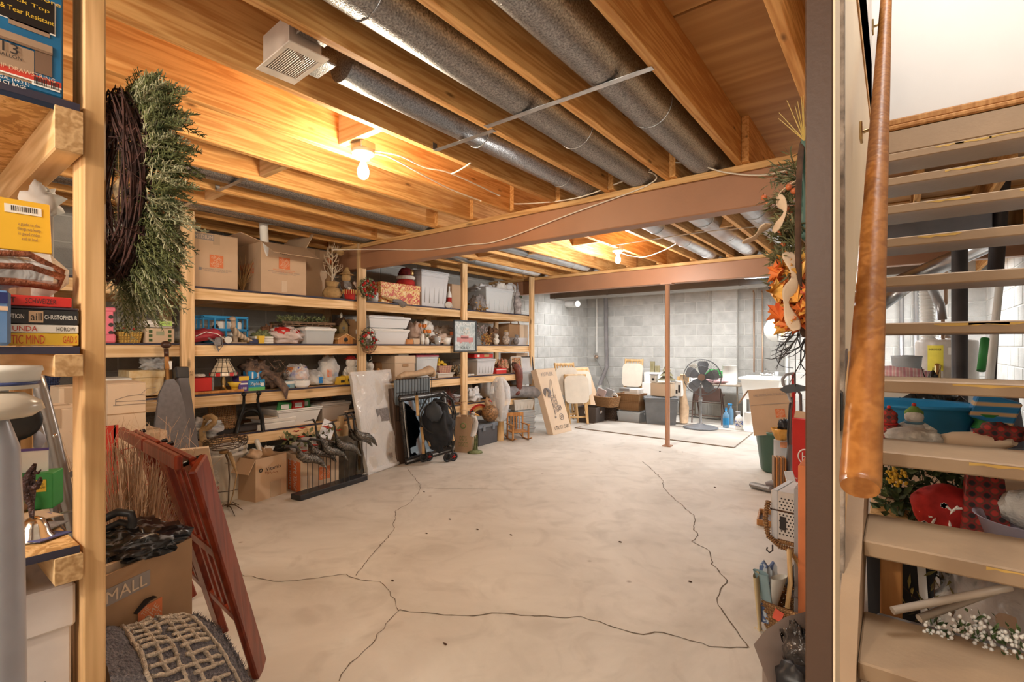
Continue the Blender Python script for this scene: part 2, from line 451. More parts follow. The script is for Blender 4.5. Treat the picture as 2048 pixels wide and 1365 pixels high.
def text(parent, s, x, y, z, w, h, mat=None, face='front', roll=0., name='lettering', rot=None):
    """flat print on a face of a thing; front faces local -y"""
    c = bpy.data.curves.new(name, 'FONT'); c.body = s; c.align_x = 'CENTER'; c.align_y = 'CENTER'; c.size = 1; c.extrude = 0; c.resolution_u = 2
    c.materials.append(mat or INK)
    o = bpy.data.objects.new(name, c); COL.objects.link(o); o.parent = parent; o.location = (x, y, z)
    rz = {'front': 0, 'right': PI / 2, 'back': PI, 'left': -PI / 2}.get(face)
    if rot is not None: o.rotation_euler = rot
    elif face == 'top': o.rotation_euler = (0, 0, roll)
    else: o.rotation_euler = (Matrix.Rotation(rz, 3, 'Z') @ Matrix.Rotation(PI / 2, 3, 'X') @ Matrix.Rotation(roll, 3, 'Z')).to_euler()
    TEXTS.append((o, w, h)); return o
def fit_texts():
    """turn the lettering into plain meshes of the wanted size"""
    bpy.context.view_layer.update()
    dg = bpy.context.evaluated_depsgraph_get()
    for o, w, h in TEXTS:
        me = bpy.data.meshes.new_from_object(o.evaluated_get(dg), depsgraph=dg)
        xs = [v.co.x for v in me.vertices]; ys = [v.co.y for v in me.vertices]
        if xs:
            kx, ky = w / max(1e-6, max(xs) - min(xs)), h / max(1e-6, max(ys) - min(ys)); ox, oy = (max(xs) + min(xs)) / 2, (max(ys) + min(ys)) / 2
            for v in me.vertices: v.co = ((v.co.x - ox) * kx, (v.co.y - oy) * ky, v.co.z)
        n = bpy.data.objects.new(o.name.split('.')[0], me); COL.objects.link(n); n.parent = o.parent
        n.location = o.location; n.rotation_euler = o.rotation_euler; n['kind'] = 'stuff'
        bpy.data.objects.remove(o)
def patch(parent, x, y, z, w, h, mat, face='front', name='printed_patch', roll=0., label=None):
    """thin flat label on a face"""
    g = G(); rz = {'front': 0, 'right': PI / 2, 'back': PI, 'left': -PI / 2}.get(face, 0)
    if face == 'top': g.box((0, 0, 0), (w, h, .0012)); r = Matrix.Rotation(roll, 3, 'Z')
    else: g.box((0, 0, 0), (w, .0012, h)); r = Matrix.Rotation(rz, 3, 'Z') @ Matrix.Rotation(roll, 3, 'Y')
    o = g.put(name, mat, parent, (x, y, z)); o.rotation_euler = r.to_euler()
    if label: o['label'] = label
    return o
def store_logo(parent, x, y, z, s, face='front', bg=None, fg=None):
    bg = bg or ORNG; fg = fg or ORNGP
    patch(parent, x, y, z, s, s, bg, face, 'logo')
    dy = {'front': (0, -.0012), 'left': (-.0012, 0), 'right': (.0012, 0)}[face]
    for t, k, o in (('THE', .32, (-.2, .29)), ('HOME', .92, (-.03, .03)), ('DEPOT', .8, (.16, -.2))):
        ox, oz = o[0] * s, o[1] * s
        fx, fy = (ox, 0) if face == 'front' else (0, -ox if face == 'left' else ox)
        text(parent, t, x + dy[0] + fx, y + dy[1] + fy, z + oz, s * k * .95, s * .26, fg, face, R(42), 'logo_lettering')

def slot(u0, u1, vt, zs, xf=-4.28, vb=None):
    """the spot on a shelf behind a pixel span: location of front-bottom-centre, width, height"""
    p0 = XP(u0, 0, xf); p1 = XP(u1, 0, xf); pt = XP((u0 + u1) / 2, vt, xf)
    return (xf, (p0.y + p1.y) / 2, zs), abs(p1.y - p0.y), max(.01, pt.z - zs)
def fslot(u0, u1, vt, y):
    """the same for things that stand facing the camera side, on a plane of constant depth y"""
    p0 = YP(u0, 0, y); p1 = YP(u1, 0, y); pt = YP((u0 + u1) / 2, vt, y)
    return ((p0.x + p1.x) / 2, y, 0), abs(p1.x - p0.x), pt.z

# ---------------------------------------------------------------- stock builders (front face at local y = 0, body behind it)
def shell(g, w, d, h, t, w2=None, d2=None, z0=0.):
    """open-topped tapered tub: w,d at the floor, w2,d2 at the rim"""
    w2 = w2 or w; d2 = d2 or d; yc = d2 / 2
    def ring(a, b, z): return [Vector((-a / 2, yc - b / 2, z)), Vector((a / 2, yc - b / 2, z)), Vector((a / 2, yc + b / 2, z)), Vector((-a / 2, yc + b / 2, z))]
    rs = [ring(w, d, z0), ring(w2, d2, h), ring(w2 - 2 * t, d2 - 2 * t, h), ring(w - 2 * t, d - 2 * t, z0 + t)]
    vs = sum(rs, []); fs = [(3, 2, 1, 0)]
    for k in range(3):
        for i in range(4): fs.append((k * 4 + i, k * 4 + (i + 1) % 4, (k + 1) * 4 + (i + 1) % 4, (k + 1) * 4 + i))
    fs.append((12, 13, 14, 15))
    return g.add(vs, fs)
def carton(label, loc, rz, w, d, h, mat=None, name='cardboard_box', cat='box', group=None, flaps=None, tape=True, rx=0., ry=0., inside=None, lid=None):
    mat = mat or CARD
    t = T(name, label, cat, loc, rz, group, rx, ry)
    if flaps:
        g = G(); shell(g, w, d, h, .006); g.put('body', mat, t)
        for k, (side, ang) in enumerate(flaps):
            L_ = (d / 2 if side in 'fb' else w * .42); L_ = min(L_, d / 2)
            g = G(); ww = w if side in 'fb' else d
            g.box((0, -L_ / 2, 0), (ww, L_, .005))
            c = {'f': ((0, 0, h), 0), 'b': ((0, d, h), PI), 'r': ((w / 2, d / 2, h), PI / 2), 'l': ((-w / 2, d / 2, h), -PI / 2)}[side]
            o = g.put('flap', mat, t, c[0]); o.rotation_euler = (Matrix.Rotation(c[1], 3, 'Z') @ Matrix.Rotation(ang, 3, 'X')).to_euler()
    else:
        G().box((0, d / 2, h / 2), (w, d, h), .004).put('body', mat, t)
        if lid: G().box((0, d / 2, h - lid / 2 + .003), (w + .012, d + .012, lid + .006), .004).put('lid', mat, t)
        else:
            for s_ in (-1, 1): G().box((0, d / 2 + s_ * d / 4, h + .002), (w * .995, d / 2 - .003, .004)).put('flap', mat, t)
        if tape: G().box((0, d / 2, h + .005), (w, .05, .001)).put('tape', TAPE, t); G().box((0, -.0008, h - .04), (.05, .001, .08)).put('tape', TAPE, t)
    return t
def tote(label, loc, rz, w, d, h, body=None, lid=None, name='storage_tote', cat='tote', group=None, fill=None, taper=.88, ribs=True, lidh=.025, rx=0.):
    body = body or CLR
    t = T(name, label, cat, loc, rz, group, rx)
    g = G(); shell(g, w * taper, d * taper, h * .95, .004, w, d)
    for z, e in ((h * .93, .012), (h * .84, .006)):
        for sx_ in (-1, 1):
            g.box((sx_ * (w / 2 + e / 2 - .002), d / 2, z), (e, d + e, .012), .002)
        g.box((0, -e / 2 + .002, z), (w, e, .012), .002); g.box((0, d + e / 2 - .002, z), (w, e, .012), .002)
    if ribs:
        for k in range(-2, 3):
            y0 = d / 2 - (d * taper / 2 + d * (1 - taper) / 2 * .45)
            g.box((k * w * .17, y0, h * .42), (.006, .008, h * .62))
    g.put('body', body, t)
    if lid:
        g = G().box((0, d / 2, h - lidh / 2 + .002), (w + .022, d + .022, lidh), .007); g.box((0, d / 2, h + .006), (w * .84, d * .8, .014), .006)
        g.put('lid', lid, t)
        for s_ in (-1, 1):
            G().box((s_ * (w / 2 + .012), d / 2, h - lidh - .006), (.01, d * .22, .045), .003).put('latch', lid, t)
    if fill:
        for k, m in enumerate(fill):
            x = (k + .5) / len(fill) - .5
            G().ell((x * w * .8, d / 2, h * .38), (w * .42 / len(fill), d * .34, h * .36), 14, 9, .5, 3, k + w * 9).put('contents', m, t)
    return t
def crumple(label, loc, r, mat, name='plastic_bag', cat='bag', seed=1., amp=.55, fq=3.2, fill=None, group=None, rz=0., knot=False):
    """a soft crumpled bag or bundle sitting on z = loc.z"""
    t = T(name, label, cat, loc, rz, group)
    g = G().ell((0, 0, r[2] * .92), r, 30, 20, amp, fq, seed, zmin=.0)
    if knot:
        for k in range(5):
            a = k * 1.26
            g.tube([(0, 0, r[2] * 1.6), (math.cos(a) * .02, math.sin(a) * .02, r[2] * 1.95), (math.cos(a) * .05, math.sin(a) * .05, r[2] * 2.15)], [.012, .008, .003], 6, flat=.4)
    g.put('wrap' if fill else 'body', mat, t)
    for k, m in enumerate(fill or []):
        a = k * 2.4
        G().ell((math.cos(a) * r[0] * .3, math.sin(a) * r[1] * .3, r[2] * .75), (r[0] * .5, r[1] * .5, r[2] * .5), 12, 8, .3, 3, k).put('contents', m, t)
    return t
def basket(label, loc, rz, w, d, h, mat=None, name='wicker_basket', handle=False, taper=.82, cat='basket', group=None, rows=None):
    mat = mat or WICK; t = T(name, label, cat, loc, rz, group)
    g = G(); n = 36; rows = rows or max(5, int(h / .016))
    for i in range(rows + 1):
        q = i / rows; a = w / 2 * (taper + (1 - taper) * q); b = d / 2 * (taper + (1 - taper) * q); pts = []
        for j in range(n + 1):
            th = 2 * PI * j / n; c_, s_ = math.cos(th), math.sin(th)
            e = .55; cx = math.copysign(abs(c_) ** e, c_); sy = math.copysign(abs(s_) ** e, s_)
            wv = .0035 * (1 if (j + i) % 2 else -1)
            pts.append((cx * (a + wv), d / 2 + sy * (b + wv), h * q))
        g.tube(pts, h / rows * .56, 5, False)
    g.put('woven_side', mat, t)
    G().box((0, d / 2, .006), (w * taper * .9, d * taper * .9, .008)).put('base', mat, t)
    g = G(); pts = []
    for j in range(n + 1):
        th = 2 * PI * j / n; c_, s_ = math.cos(th), math.sin(th); e = .55
        pts.append((math.copysign(abs(c_) ** e, c_) * w / 2, d / 2 + math.copysign(abs(s_) ** e, s_) * d / 2, h))
    g.tube(pts, .009, 7, False).put('rim', mat, t)
    if handle:
        G().tube([(-w / 2 * math.cos(a), d / 2, h + math.sin(a) * handle) for a in [PI * k / 14 for k in range(15)]], .006, 7).put('handle', mat, t)
    return t
def bottle(label, loc, h, r, mat, capm, name='bottle', cat='bottle', spray=False, lbl=None, group=None):
    t = T(name, label, cat, loc, 0, group)
    G().lathe((0, 0, 0), [(0, 0), (r * .95, 0), (r, h * .04), (r, h * .58), (r * .85, h * .68), (r * .32, h * .8), (r * .3, h * .86), (0, h * .86)], 18).put('body', mat, t)
    if spray:
        G().cyl((0, 0, h * .84), (0, 0, h * .92), r * .34).box((-.015, 0, h * .95), (.07, .022, .025), .006).bar((-.03, 0, h * .94), (-.045, 0, h * .8), .012, .008).put('spray_head', capm, t)
    else: G().cyl((0, 0, h * .85), (0, 0, h), r * .36, n=14).put('cap', capm, t)
    if lbl: G().lathe((0, 0, 0), [(r * 1.01, h * .15), (r * 1.01, h * .5)], 18).put('printed_label', lbl, t)
    return t
def twigs(g, base, n, length, spread, r=.003, seed=1, up=Vector((0, 0, 1)), sub=3, bend=.3):
    q = random.Random(seed); base = Vector(base)
    for i in range(n):
        d = (up + Vector((q.uniform(-1, 1), q.uniform(-1, 1), q.uniform(-.5, .5))) * spread).normalized()
        L_ = length * q.uniform(.6, 1); p = base.copy(); pts = [p.copy()]
        for k in range(4):
            d = (d + Vector((q.uniform(-1, 1), q.uniform(-1, 1), q.uniform(-1, 1))) * bend * .5).normalized(); p = p + d * L_ / 4; pts.append(p.copy())
        g.tube(pts, [r, r * .85, r * .7, r * .5, r * .25], 5)
        for k in range(sub):
            a = pts[1 + k % 3]; dd = (d + Vector((q.uniform(-1, 1), q.uniform(-1, 1), q.uniform(-1, 1))) * .9).normalized()
            b = a + dd * L_ * .25; c = b + (dd + Vector((0, 0, .3))).normalized() * L_ * .15
            g.tube([a, b, c], [r * .6, r * .4, r * .2], 4)
    return g
def leaf(g, p, d, n, L_, w):
    """a folded pointed leaf"""
    d = d.normalized(); s_ = d.cross(n)
    s_ = s_.normalized() if s_.length > 1e-4 else Vector((1, 0, 0)); n = s_.cross(d)
    m = p + d * L_ * .45
    g.add([p, m + s_ * w + n * w * .3, p + d * L_, m - s_ * w + n * w * .3, m], [(0, 4, 1), (4, 2, 1), (0, 3, 4), (4, 3, 2)])
def smooth(pts, n=6):
    P = [Vector(p) for p in pts]; S = []
    for i in range(len(P) - 1):
        a, b, c, d = P[max(0, i - 1)], P[i], P[i + 1], P[min(len(P) - 1, i + 2)]
        for k in range(n):
            t = k / n; S.append(.5 * ((2 * b) + (c - a) * t + (2 * a - 5 * b + 4 * c - d) * t * t + (3 * b - a - 3 * c + d) * t ** 3))
    return S + [P[-1]]
def rounded(w, h, r, x=0., z=0., n=5):
    return [(x + sx * (w / 2 - r) + r * math.cos(a), z + sz * (h / 2 - r) + r * math.sin(a)) for sx, sz, a0 in ((1, 1, 0), (-1, 1, 90), (-1, -1, 180), (1, -1, 270)) for a in [R(a0 + 90 * k / n) for k in range(n + 1)]]
def rv(q, s_=1.): return Vector((q.uniform(-s_, s_), q.uniform(-s_, s_), q.uniform(-s_, s_)))

# ================================================================ SETTING
XL, XR, YB, YF = -5.1, .97, 9.2, -2.2
ZJ = 2.24                                     # underside of the joists
CONC = M('concrete', (.63, .595, .54), .75, var=.055, vs=1.1, bump=.12, bs=14, col2=(.5, .465, .41), detail=9, thr=(.32, .62))
# floor colour: broad stains over the concrete
def _floor():
    m, nt, b = _nt('stained_concrete'); L = nt.links.new
    tc = _n(nt, 'ShaderNodeTexCoord')
    a = _n(nt, 'ShaderNodeTexNoise'); a.inputs['Scale'].default_value = 1.0; a.inputs['Detail'].default_value = 9; a.inputs['Roughness'].default_value = .62; a.inputs['Distortion'].default_value = .8
    c = _n(nt, 'ShaderNodeTexNoise'); c.inputs['Scale'].default_value = 3.2; c.inputs['Detail'].default_value = 7; c.inputs['Distortion'].default_value = 2.
    L(tc.outputs['Object'], a.inputs[0]); L(tc.outputs['Object'], c.inputs[0])
    r1 = _n(nt, 'ShaderNodeValToRGB'); e = r1.color_ramp.elements
    e[0].position = .3; e[0].color = (.5, .455, .395, 1); e[1].position = .66; e[1].color = (.68, .635, .57, 1)
    L(a.outputs[0], r1.inputs[0])
    r2 = _n(nt, 'ShaderNodeValToRGB'); e = r2.color_ramp.elements
    e[0].position = .28; e[0].color = (.72, .7, .68, 1); e[1].position = .5; e[1].color = (1, 1, 1, 1)
    L(c.outputs[0], r2.inputs[0])
    mx = _n(nt, 'ShaderNodeMix', data_type='RGBA', blend_type='MULTIPLY'); mx.inputs[0].default_value = .55
    L(r1.outputs[0], mx.inputs[6]); L(r2.outputs[0], mx.inputs[7])
    v = _n(nt, 'ShaderNodeTexVoronoi'); v.inputs['Scale'].default_value = 3.1; L(tc.outputs['Object'], v.inputs['Vector'])
    k = _n(nt, 'ShaderNodeMapRange'); k.inputs[1].default_value = .02; k.inputs[2].default_value = .055; L(v.outputs['Distance'], k.inputs[0])
    m2 = _n(nt, 'ShaderNodeMix', data_type='RGBA'); L(k.outputs[0], m2.inputs[0]); m2.inputs[6].default_value = (.36, .3, .24, 1); L(mx.outputs[2], m2.inputs[7])
    L(m2.outputs[2], b.inputs['Base Color']); b.inputs['Roughness'].default_value = .6
    n2 = _n(nt, 'ShaderNodeTexNoise'); n2.inputs['Scale'].default_value = 12; n2.inputs['Detail'].default_value = 8; L(tc.outputs['Object'], n2.inputs[0])
    bp = _n(nt, 'ShaderNodeBump'); bp.inputs['Strength'].default_value = .1; bp.inputs['Distance'].default_value = .02; L(n2.outputs[0], bp.inputs['Height']); L(bp.outputs[0], b.inputs['Normal'])
    return m
FLOORM = _floor()
flo = struct('floor', G().box(((XL + XR) / 2, (YB + YF) / 2, -.05), (XR - XL + .4, YB - YF + .4, .1)), FLOORM)
CRACKM = M('crack_shadowless_gap', (.2, .16, .12), .9, var=.2, vs=30)
q = random.Random(3)
def crack(px, w=.0045):
    P = [ZP(u, v) for u, v in px]; pts = []
    for a, b in zip(P, P[1:]):
        n_ = max(2, int((b - a).length / .035))
        for k in range(n_):
            t = k / n_; p = a.lerp(b, t); pts.append(p + Vector((q.uniform(-1, 1), q.uniform(-1, 1), 0)) * .008)
    pts.append(P[-1]); g = G(); vs = []
    for i, p in enumerate(pts):
        d = (pts[min(i + 1, len(pts) - 1)] - pts[max(0, i - 1)]).normalized(); n_ = Vector((-d.y, d.x, 0)) * w * q.uniform(.25, .7)
        vs += [p + n_ + Vector((0, 0, .0012)), p - n_ + Vector((0, 0, .0012))]
    g.add(vs, [(2 * i, 2 * i + 1, 2 * i + 3, 2 * i + 2) for i in range(len(pts) - 1)])
    g.put('crack', CRACKM, flo)
Z6 = lambda l: [(800 + x / 2.56, 900 + y / 2.56) for x, y in l]
crack([(470, 1148), (560, 1165), (690, 1150), (720, 1160), (760, 1165), (782, 1192), (797, 1222)])
crack([(797, 1222)] + Z6([(100, 833), (260, 850), (420, 848), (530, 835), (620, 848), (860, 862), (930, 855), (1060, 895), (1130, 920), (1250, 948), (1300, 930), (1440, 960), (1590, 1010), (1780, 1015)]), .006)
crack(Z6([(1240, 60), (1300, 110), (1350, 160), (1345, 190), (1400, 250), (1450, 290), (1510, 340), (1500, 400), (1530, 440), (1495, 470), (1580, 515), (1600, 590), (1680, 670), (1640, 720), (1625, 780), (1660, 840), (1700, 900), (1740, 960), (1785, 1015)]), .006)
crack([(815, 938), (840, 970), (838, 985), (816, 1010), (790, 1022), (788, 1060), (730, 1130), (712, 1152)])
crack([(797, 1222), (740, 1290), (690, 1340), (678, 1364)])
crack(Z6([(100, 195), (300, 200), (620, 205)]), .003)
# a few crumbs of grit and dead leaves on the floor
g = G()
for k, (u, v) in enumerate([(853, 1068), (1022, 1071), (1180, 905), (1320, 904), (1380, 1165), (1240, 1085), (955, 1060), (785, 1163), (1430, 976), (1365, 905), (900, 1040), (848, 985), (1560, 1075), (890, 1290), (1550, 1068)]):
    p = ZP(u, v); g.ell((p.x, p.y, .003), (.011, .005, .003), 7, 5, .6, 4, k)
o = g.put('floor_debris', TWIG, None, kind='stuff'); tag(o, 'tiny dark scraps scattered over the bare concrete floor', 'debris')

BLK = G().box((0, 0, 0), (.392, .03, .191), .004).mesh('block', BLOCK)
HBLK = G().box((0, 0, 0), (.19, .03, .191), .004).mesh('half_block', BLOCK)
def block_wall(name, x0, y0, dx, dy, nx, ny, length, rows=12, z0=0., label=None, back=.1, plain=0., htop=None):
    """mortar slab with proud blocks; (x0,y0) start corner, (dx,dy) run, (nx,ny) facing"""
    ang = math.atan2(dy, dx); top = htop or z0 + rows * .2033 + .05
    mid = (length + plain) / 2
    w = G().box((mid, 0, 0), (length + plain, back, top - z0))
    o = struct(name, w, MORTAR, None, (x0 - nx * back / 2, y0 - ny * back / 2, (top + z0) / 2), (0, 0, ang), label)
    sgn = 1 if (-dy * nx + dx * ny) > 0 else -1
    for r_ in range(rows):
        x = 0. if r_ % 2 == 0 else -.2032
        zz = z0 + (r_ + .5) * .2033 - (top + z0) / 2
        while x < length - .02:
            a = max(0, x); b = min(length, x + .4064)
            if b - a > .35: inst_me, c = BLK, (a + b) / 2
            elif b - a > .15: inst_me, c = HBLK, (a + b) / 2
            else: x += .4064; continue
            e = bpy.data.objects.new('block', inst_me); COL.objects.link(e); e.parent = o
            e.location = (c, sgn * (back / 2 - .008), zz)
            x += .4064
    return o
block_wall('wall_left', XL, YB, 0, -1, 1, 0, 23 * .4064, plain=2.1)
block_wall('wall_back', XL, YB, 1, 0, 0, -1, 6.07)
block_wall('wall_right', XR, YB, 0, -1, -1, 0, 12 * .4064, plain=6.5)
struct('wall_front', G().box((0, 0, 0), (XR - XL + .2, .1, 2.5)), MORTAR, None, ((XL + XR) / 2, YF - .05, 1.25))
pa, pb = YP(1425, 0, YB - .1), YP(1474, 0, YB - .1)
block_wall('wall_pilaster', pa.x, YB - .1, 1, 0, 0, -1, max(.4064, pb.x - pa.x), back=.1)
pa = YP(1579, 0, YB - .45)
block_wall('wall_pier', pa.x, YB - .45, 1, 0, 0, -1, .4064 * 2, back=.45)

# ceiling: plywood sheets, joists, blocking
cl = struct('ceiling', G().box((0, 0, .02), (XL * -1 - .11 + .0, YB - YF, .04)), PLYC, None, ((XL - .11) / 2, (YB + YF) / 2, ZJ + .262))
G().box((0, 0, .02), (XR + .11, YB - 3.85, .04)).put('deck_board', PLYC, cl, ((XR - .11) / 2 - (XL - .11) / 2, (YB + 3.85) / 2 - (YB + YF) / 2, 0))
for j in range(5):
    for i in range(5):
        x0, y0 = XL + .02 + i * 1.22, YF + .45 + j * 2.44 - (i % 2) * 1.22
        if x0 + 1.2 > -.1 and y0 < 3.6: wdt = min(1.21, -.12 - x0)
        else: wdt = 1.21
        if y0 + 2.42 > YB or wdt < .1: continue
        G().box((wdt / 2, 1.21, 0), (wdt, 2.425, .012), .002).put('plywood_sheet', PLYC, cl, (x0 - (XL - .11) / 2, y0 - (YB + YF) / 2, -.006))
cx0, cy0, cz0 = (XL - .11) / 2, (YB + YF) / 2, ZJ + .262
JX = [-.29 - .405 * k for k in range(12)]
JM = {}
def joist(x, y0, y1, z=ZJ, tall=.25):
    L_ = round(y1 - y0, 2)
    if L_ not in JM: JM[L_] = G().box((0, 0, 0), (.038, L_, tall), .002).mesh('joist', PY)
    o = bpy.data.objects.new('joist', JM[L_]); COL.objects.link(o); o.parent = cl
    o.location = (x - cx0, (y0 + y1) / 2 - cy0, z + tall / 2 - cz0)
for x in JX:
    joist(x, YF, 3.1); joist(x + .04, 2.95, 6.1); joist(x, 5.95, YB)
for x in (.12, .52, .92):
    joist(x, 3.9, 6.1); joist(x - .04, 5.95, YB)
BKM = G().box((0, 0, 0), (.365, .038, .22), .002).mesh('blocking', PX)
def blocking(ix, y, z=ZJ + .14):
    o = bpy.data.objects.new('blocking', BKM); COL.objects.link(o); o.parent = cl
    o.location = (JX[ix] - .2025 - cx0, y - cy0, z - cz0)
for ix, y in ((0, 1.05), (0, 4.6), (2, 4.6), (4, 1.52), (5, 4.5), (6, 1.5), (7, 4.6), (8, 1.5), (8, 4.4), (9, 4.5), (10, 1.5), (3, -.9), (1, -.9), (9, .9)):
    blocking(ix, y)
# steel beams with timber plate
for k, (y, m_) in enumerate(((3.0, BROWNP), (6.02, BROWNP))):
    o = struct('steel_beam', G().box((0, 0, .1), (4.95 if k == 0 else 6.05, .12, .2), .006), m_, None, ((XL - .13) / 2 if k == 0 else (XL + XR) / 2, y + .06, 2.0), label=['brown painted steel beam above the shelves and bare floor', 'brown painted steel beam resting on the thin post'][k])
    G().box((0, 0, .22), (4.95 if k == 0 else 6.05, .14, .038), .003).put('timber_plate', PLATE, o)
# stairwell walls and landing
struct('trim_1', G().box((0, 0, 0), (1.08, .045, .13), .004), TAUPE, None, (.43, 3.79, 2.45))
struct('trim_2', G().box((0, 0, 0), (1.08, .05, .03), .008).box((0, .005, .035), (1.08, .03, .045), .01), HONEY, None, (.43, 3.785, 2.535))
struct('wall_stairwell_far', G().box((0, 0, 0), (1.12, .1, 2.6)), WALLW, None, (.43, 3.87, 3.82))
struct('wall_stairwell_left', G().box((0, 0, 0), (.02, 4.9, 2.6)), WALLW, None, (-.125, 1.4, 3.82))
struct('wall_stairwell_right', G().box((0, 0, 0), (.1, 6.2, 2.7)), WALLW, None, (1.02, .85, 3.78))
struct('wall_stairwell_near', G().box((0, 0, 0), (1.12, .1, 2.6)), WALLW, None, (.43, -1.0, 3.82))
struct('ceiling_stairwell', G().box((0, 0, 0), (1.4, 5.2, .1)), WALLW, None, (.43, 1.4, 5.1))
struct('ceiling_closing', G().box((0, 0, 0), (1.1, 1.2, .05)), PLYC, None, (.43, -1.6, 2.5))
# thin steel post
pp = ZP(1335, 893)
o = struct('support_column', G().cyl((0, 0, .012), (0, 0, 1.985), .029, n=20), BROWNP, None, (pp.x, pp.y, 0), label='slim brown round steel post standing on the concrete floor')
G().box((0, 0, .006), (.1, .1, .012)).put('base_plate', BROWNP, o); G().box((0, 0, 1.99), (.14, .11, .012)).put('cap_plate', BROWNP, o)

# ================================================================ STAIRS
st = T('staircase', 'taupe painted open staircase with worn tread edges beside the varnished handrail', 'stairs', (0, 0, 0))
RS, GO, Y0S, ZS0 = .2, .24, 1.13, H - .2 * 4.557
for k in range(-1, 11):
    z = ZS0 + RS * k; y = Y0S + GO * k
    o = G().box((.415, .137, -.021), (.965, .274, .042), .004).put('tread', TAUPE, st, (0, y, z))
    q = random.Random(k + 50); g = G()                              # paint worn off to yellow wood on the nosing
    for a in range(3):
        x = q.uniform(.05, .7); L_ = q.uniform(.06, .2)
        pts = [(x + L_ * i / 7, q.uniform(.003, .011)) for i in range(8)]
        vs = [(px_, -.0012, -.006) for px_, _ in pts] + [(px_, -.0012, -.006 - w) for px_, w in pts]
        g.add(vs, [(i, i + 1, i + 9, i + 8) for i in range(7)])
    g.put('worn_paint', M('bare_yellow_wood', (.75, .47, .12), .6), st, (0, y, z), kind='stuff')
def stringer(x):
    ya, za = Y0S - .1, ZS0 + RS * -1.6; yb, zb = Y0S + GO * 10.9, ZS0 + RS * 10.6
    return G().prism([(.78, 0.), (1.1, 0.), (3.79, 2.22), (3.79, 2.5), (.78, .06)], (x - .019, 0, 0), (0, 1, 0), (0, 0, 1), .038)
stringer(-.088).put('stringer', TAUPE, st); stringer(.93).put('stringer', TAUPE, st)
# handrail: round varnished pole cut off at its lower end
hr = T('handrail', 'varnished round wooden handrail with a blunt lower end beside the open stairs', 'handrail', (-.04, .86, 1.02))
dr = Vector((0, .24, .2)).normalized()
G().tube([Vector((0, 0, 0)), dr * .01, dr * 3.6], [.0235, .0255, .0255], 20).put('pole', RAILW, hr)
for s_ in (1.5, 2.9):
    G().tube([dr * s_, dr * s_ + Vector((-.02, 0, -.045)), dr * s_ + Vector((-.045, 0, -.05))], .006, 8).box(dr * s_ + Vector((-.05, 0, -.05)), (.008, .05, .06), .002).put('bracket', BRASS, hr)
# partition between the stairs and the room: studs, painted panel
pt = T('stair_partition', 'open stud partition of yellow timber with a cream panel beside the stairs', 'partition', (0, 0, 0))
G().box((0, 0, 0), (.04, .09, 2.24), .002).put('stud', PZ, pt, (-.135, 1.55, 1.12))
G().box((0, 0, 0), (.012, 2.1, 1.75), .002).put('panel', CREAM, pt, (-.121, 2.72, 1.98 + .1))
G().box((0, 0, 0), (.02, .03, 2.24), .002).put('edge_strip', M('rough_plaster', (.5, .4, .32), .9, var=.3, vs=25, bump=.8, bs=60), pt, (-.112, 1.52, 1.12))
G().box((0, 0, 0), (.035, .6, .03), .002).put('stud', PZ, pt, (-.14, 1.9, .9))
G().box((0, 0, 0), (.04, .09, 2.24), .002).put('stud', PZ, pt, (-.15, 2.6, 1.12))
G().bar((-.12, 1.45, 1.02), (-.12, 1.75, 1.2), .02, .035).put('brace', BROWNP2, pt)
G().box((0, 0, 0), (.02, .06, .1), .004).put('bracket', BLACKM, pt, (-.115, 1.48, 1.06))
# brown post in front
o = G().box((0, 0, 1.12), (.0405, .09, 2.24), .0025).put('timber_post', BROWNP2, None, (YP(1638, 0, .98).x, 1.025, 0))
tag(o, 'brown painted square timber post standing in front of the stairs', 'post')
b_ = G().box((0, 0, 1.12), (.003, .088, 2.24)).put('pale_edge', CREAM, o, (.0215, 0, 0))  # thin paler sheet on the post's right side
# fluted panel and short timber under the stairs
o = G().box((0, 0, 0), (.05, .05, .38), .003).put('short_post', HONEY, None, (-.01, 1.78, .51)); tag(o, 'short reddish wood post between two lower stair treads', 'post')

# ================================================================ STORAGE SHELVES along the left wall
ZSH = [1.685, 1.247, .85, .512]; XS = -4.24
sh = T('storage_shelf', 'long four level pine shelving unit built along the left wall', 'shelf', (XS, 0, 0))
PYS = [-.02, 1.477, 3.02, 4.51, 5.955]
PM = G().box((0, 0, 0), (.038, .089, ZJ), .003).mesh('post', PZL)
for i, y in enumerate(PYS):
    inst(PM, 'post', sh, (.019, y, ZJ / 2 + .005)); inst(PM, 'post', sh, (-.74, y + .1, ZJ / 2 + .005))
for z in ZSH:
    for i in range(4):
        L_ = PYS[i + 1] - PYS[i] - .004
        G().box((0, 0, 0), (.038, L_, .085), .003).put('rail', PYL, sh, (-.02, (PYS[i] + PYS[i + 1]) / 2, z - .058))
        for yy in (.3, .75, 1.2):
            G().box((0, 0, 0), (.72, .038, .085), .002).put('cross_piece', PX, sh, (-.4, PYS[i] + yy, z - .058))
        G().box((0, 0, 0), (.76, L_, .013)).put('shelf_board', OSB, sh, (-.38, (PYS[i] + PYS[i + 1]) / 2, z - .0065))
        G().box((0, 0, 0), (.002, L_, .014)).put('painted_edge', BLUEED, sh, (.0015, (PYS[i] + PYS[i + 1]) / 2, z - .0065))
    G().box((0, 0, 0), (.038, 6., .085), .003).put('rail', PYL, sh, (-.77, 3., z - .058))
# stamped grade marks on the second post
text(sh, 'SPF 24-1\n1201-06', .0395, 1.477, 1.02, .06, .035, INKB, 'right')

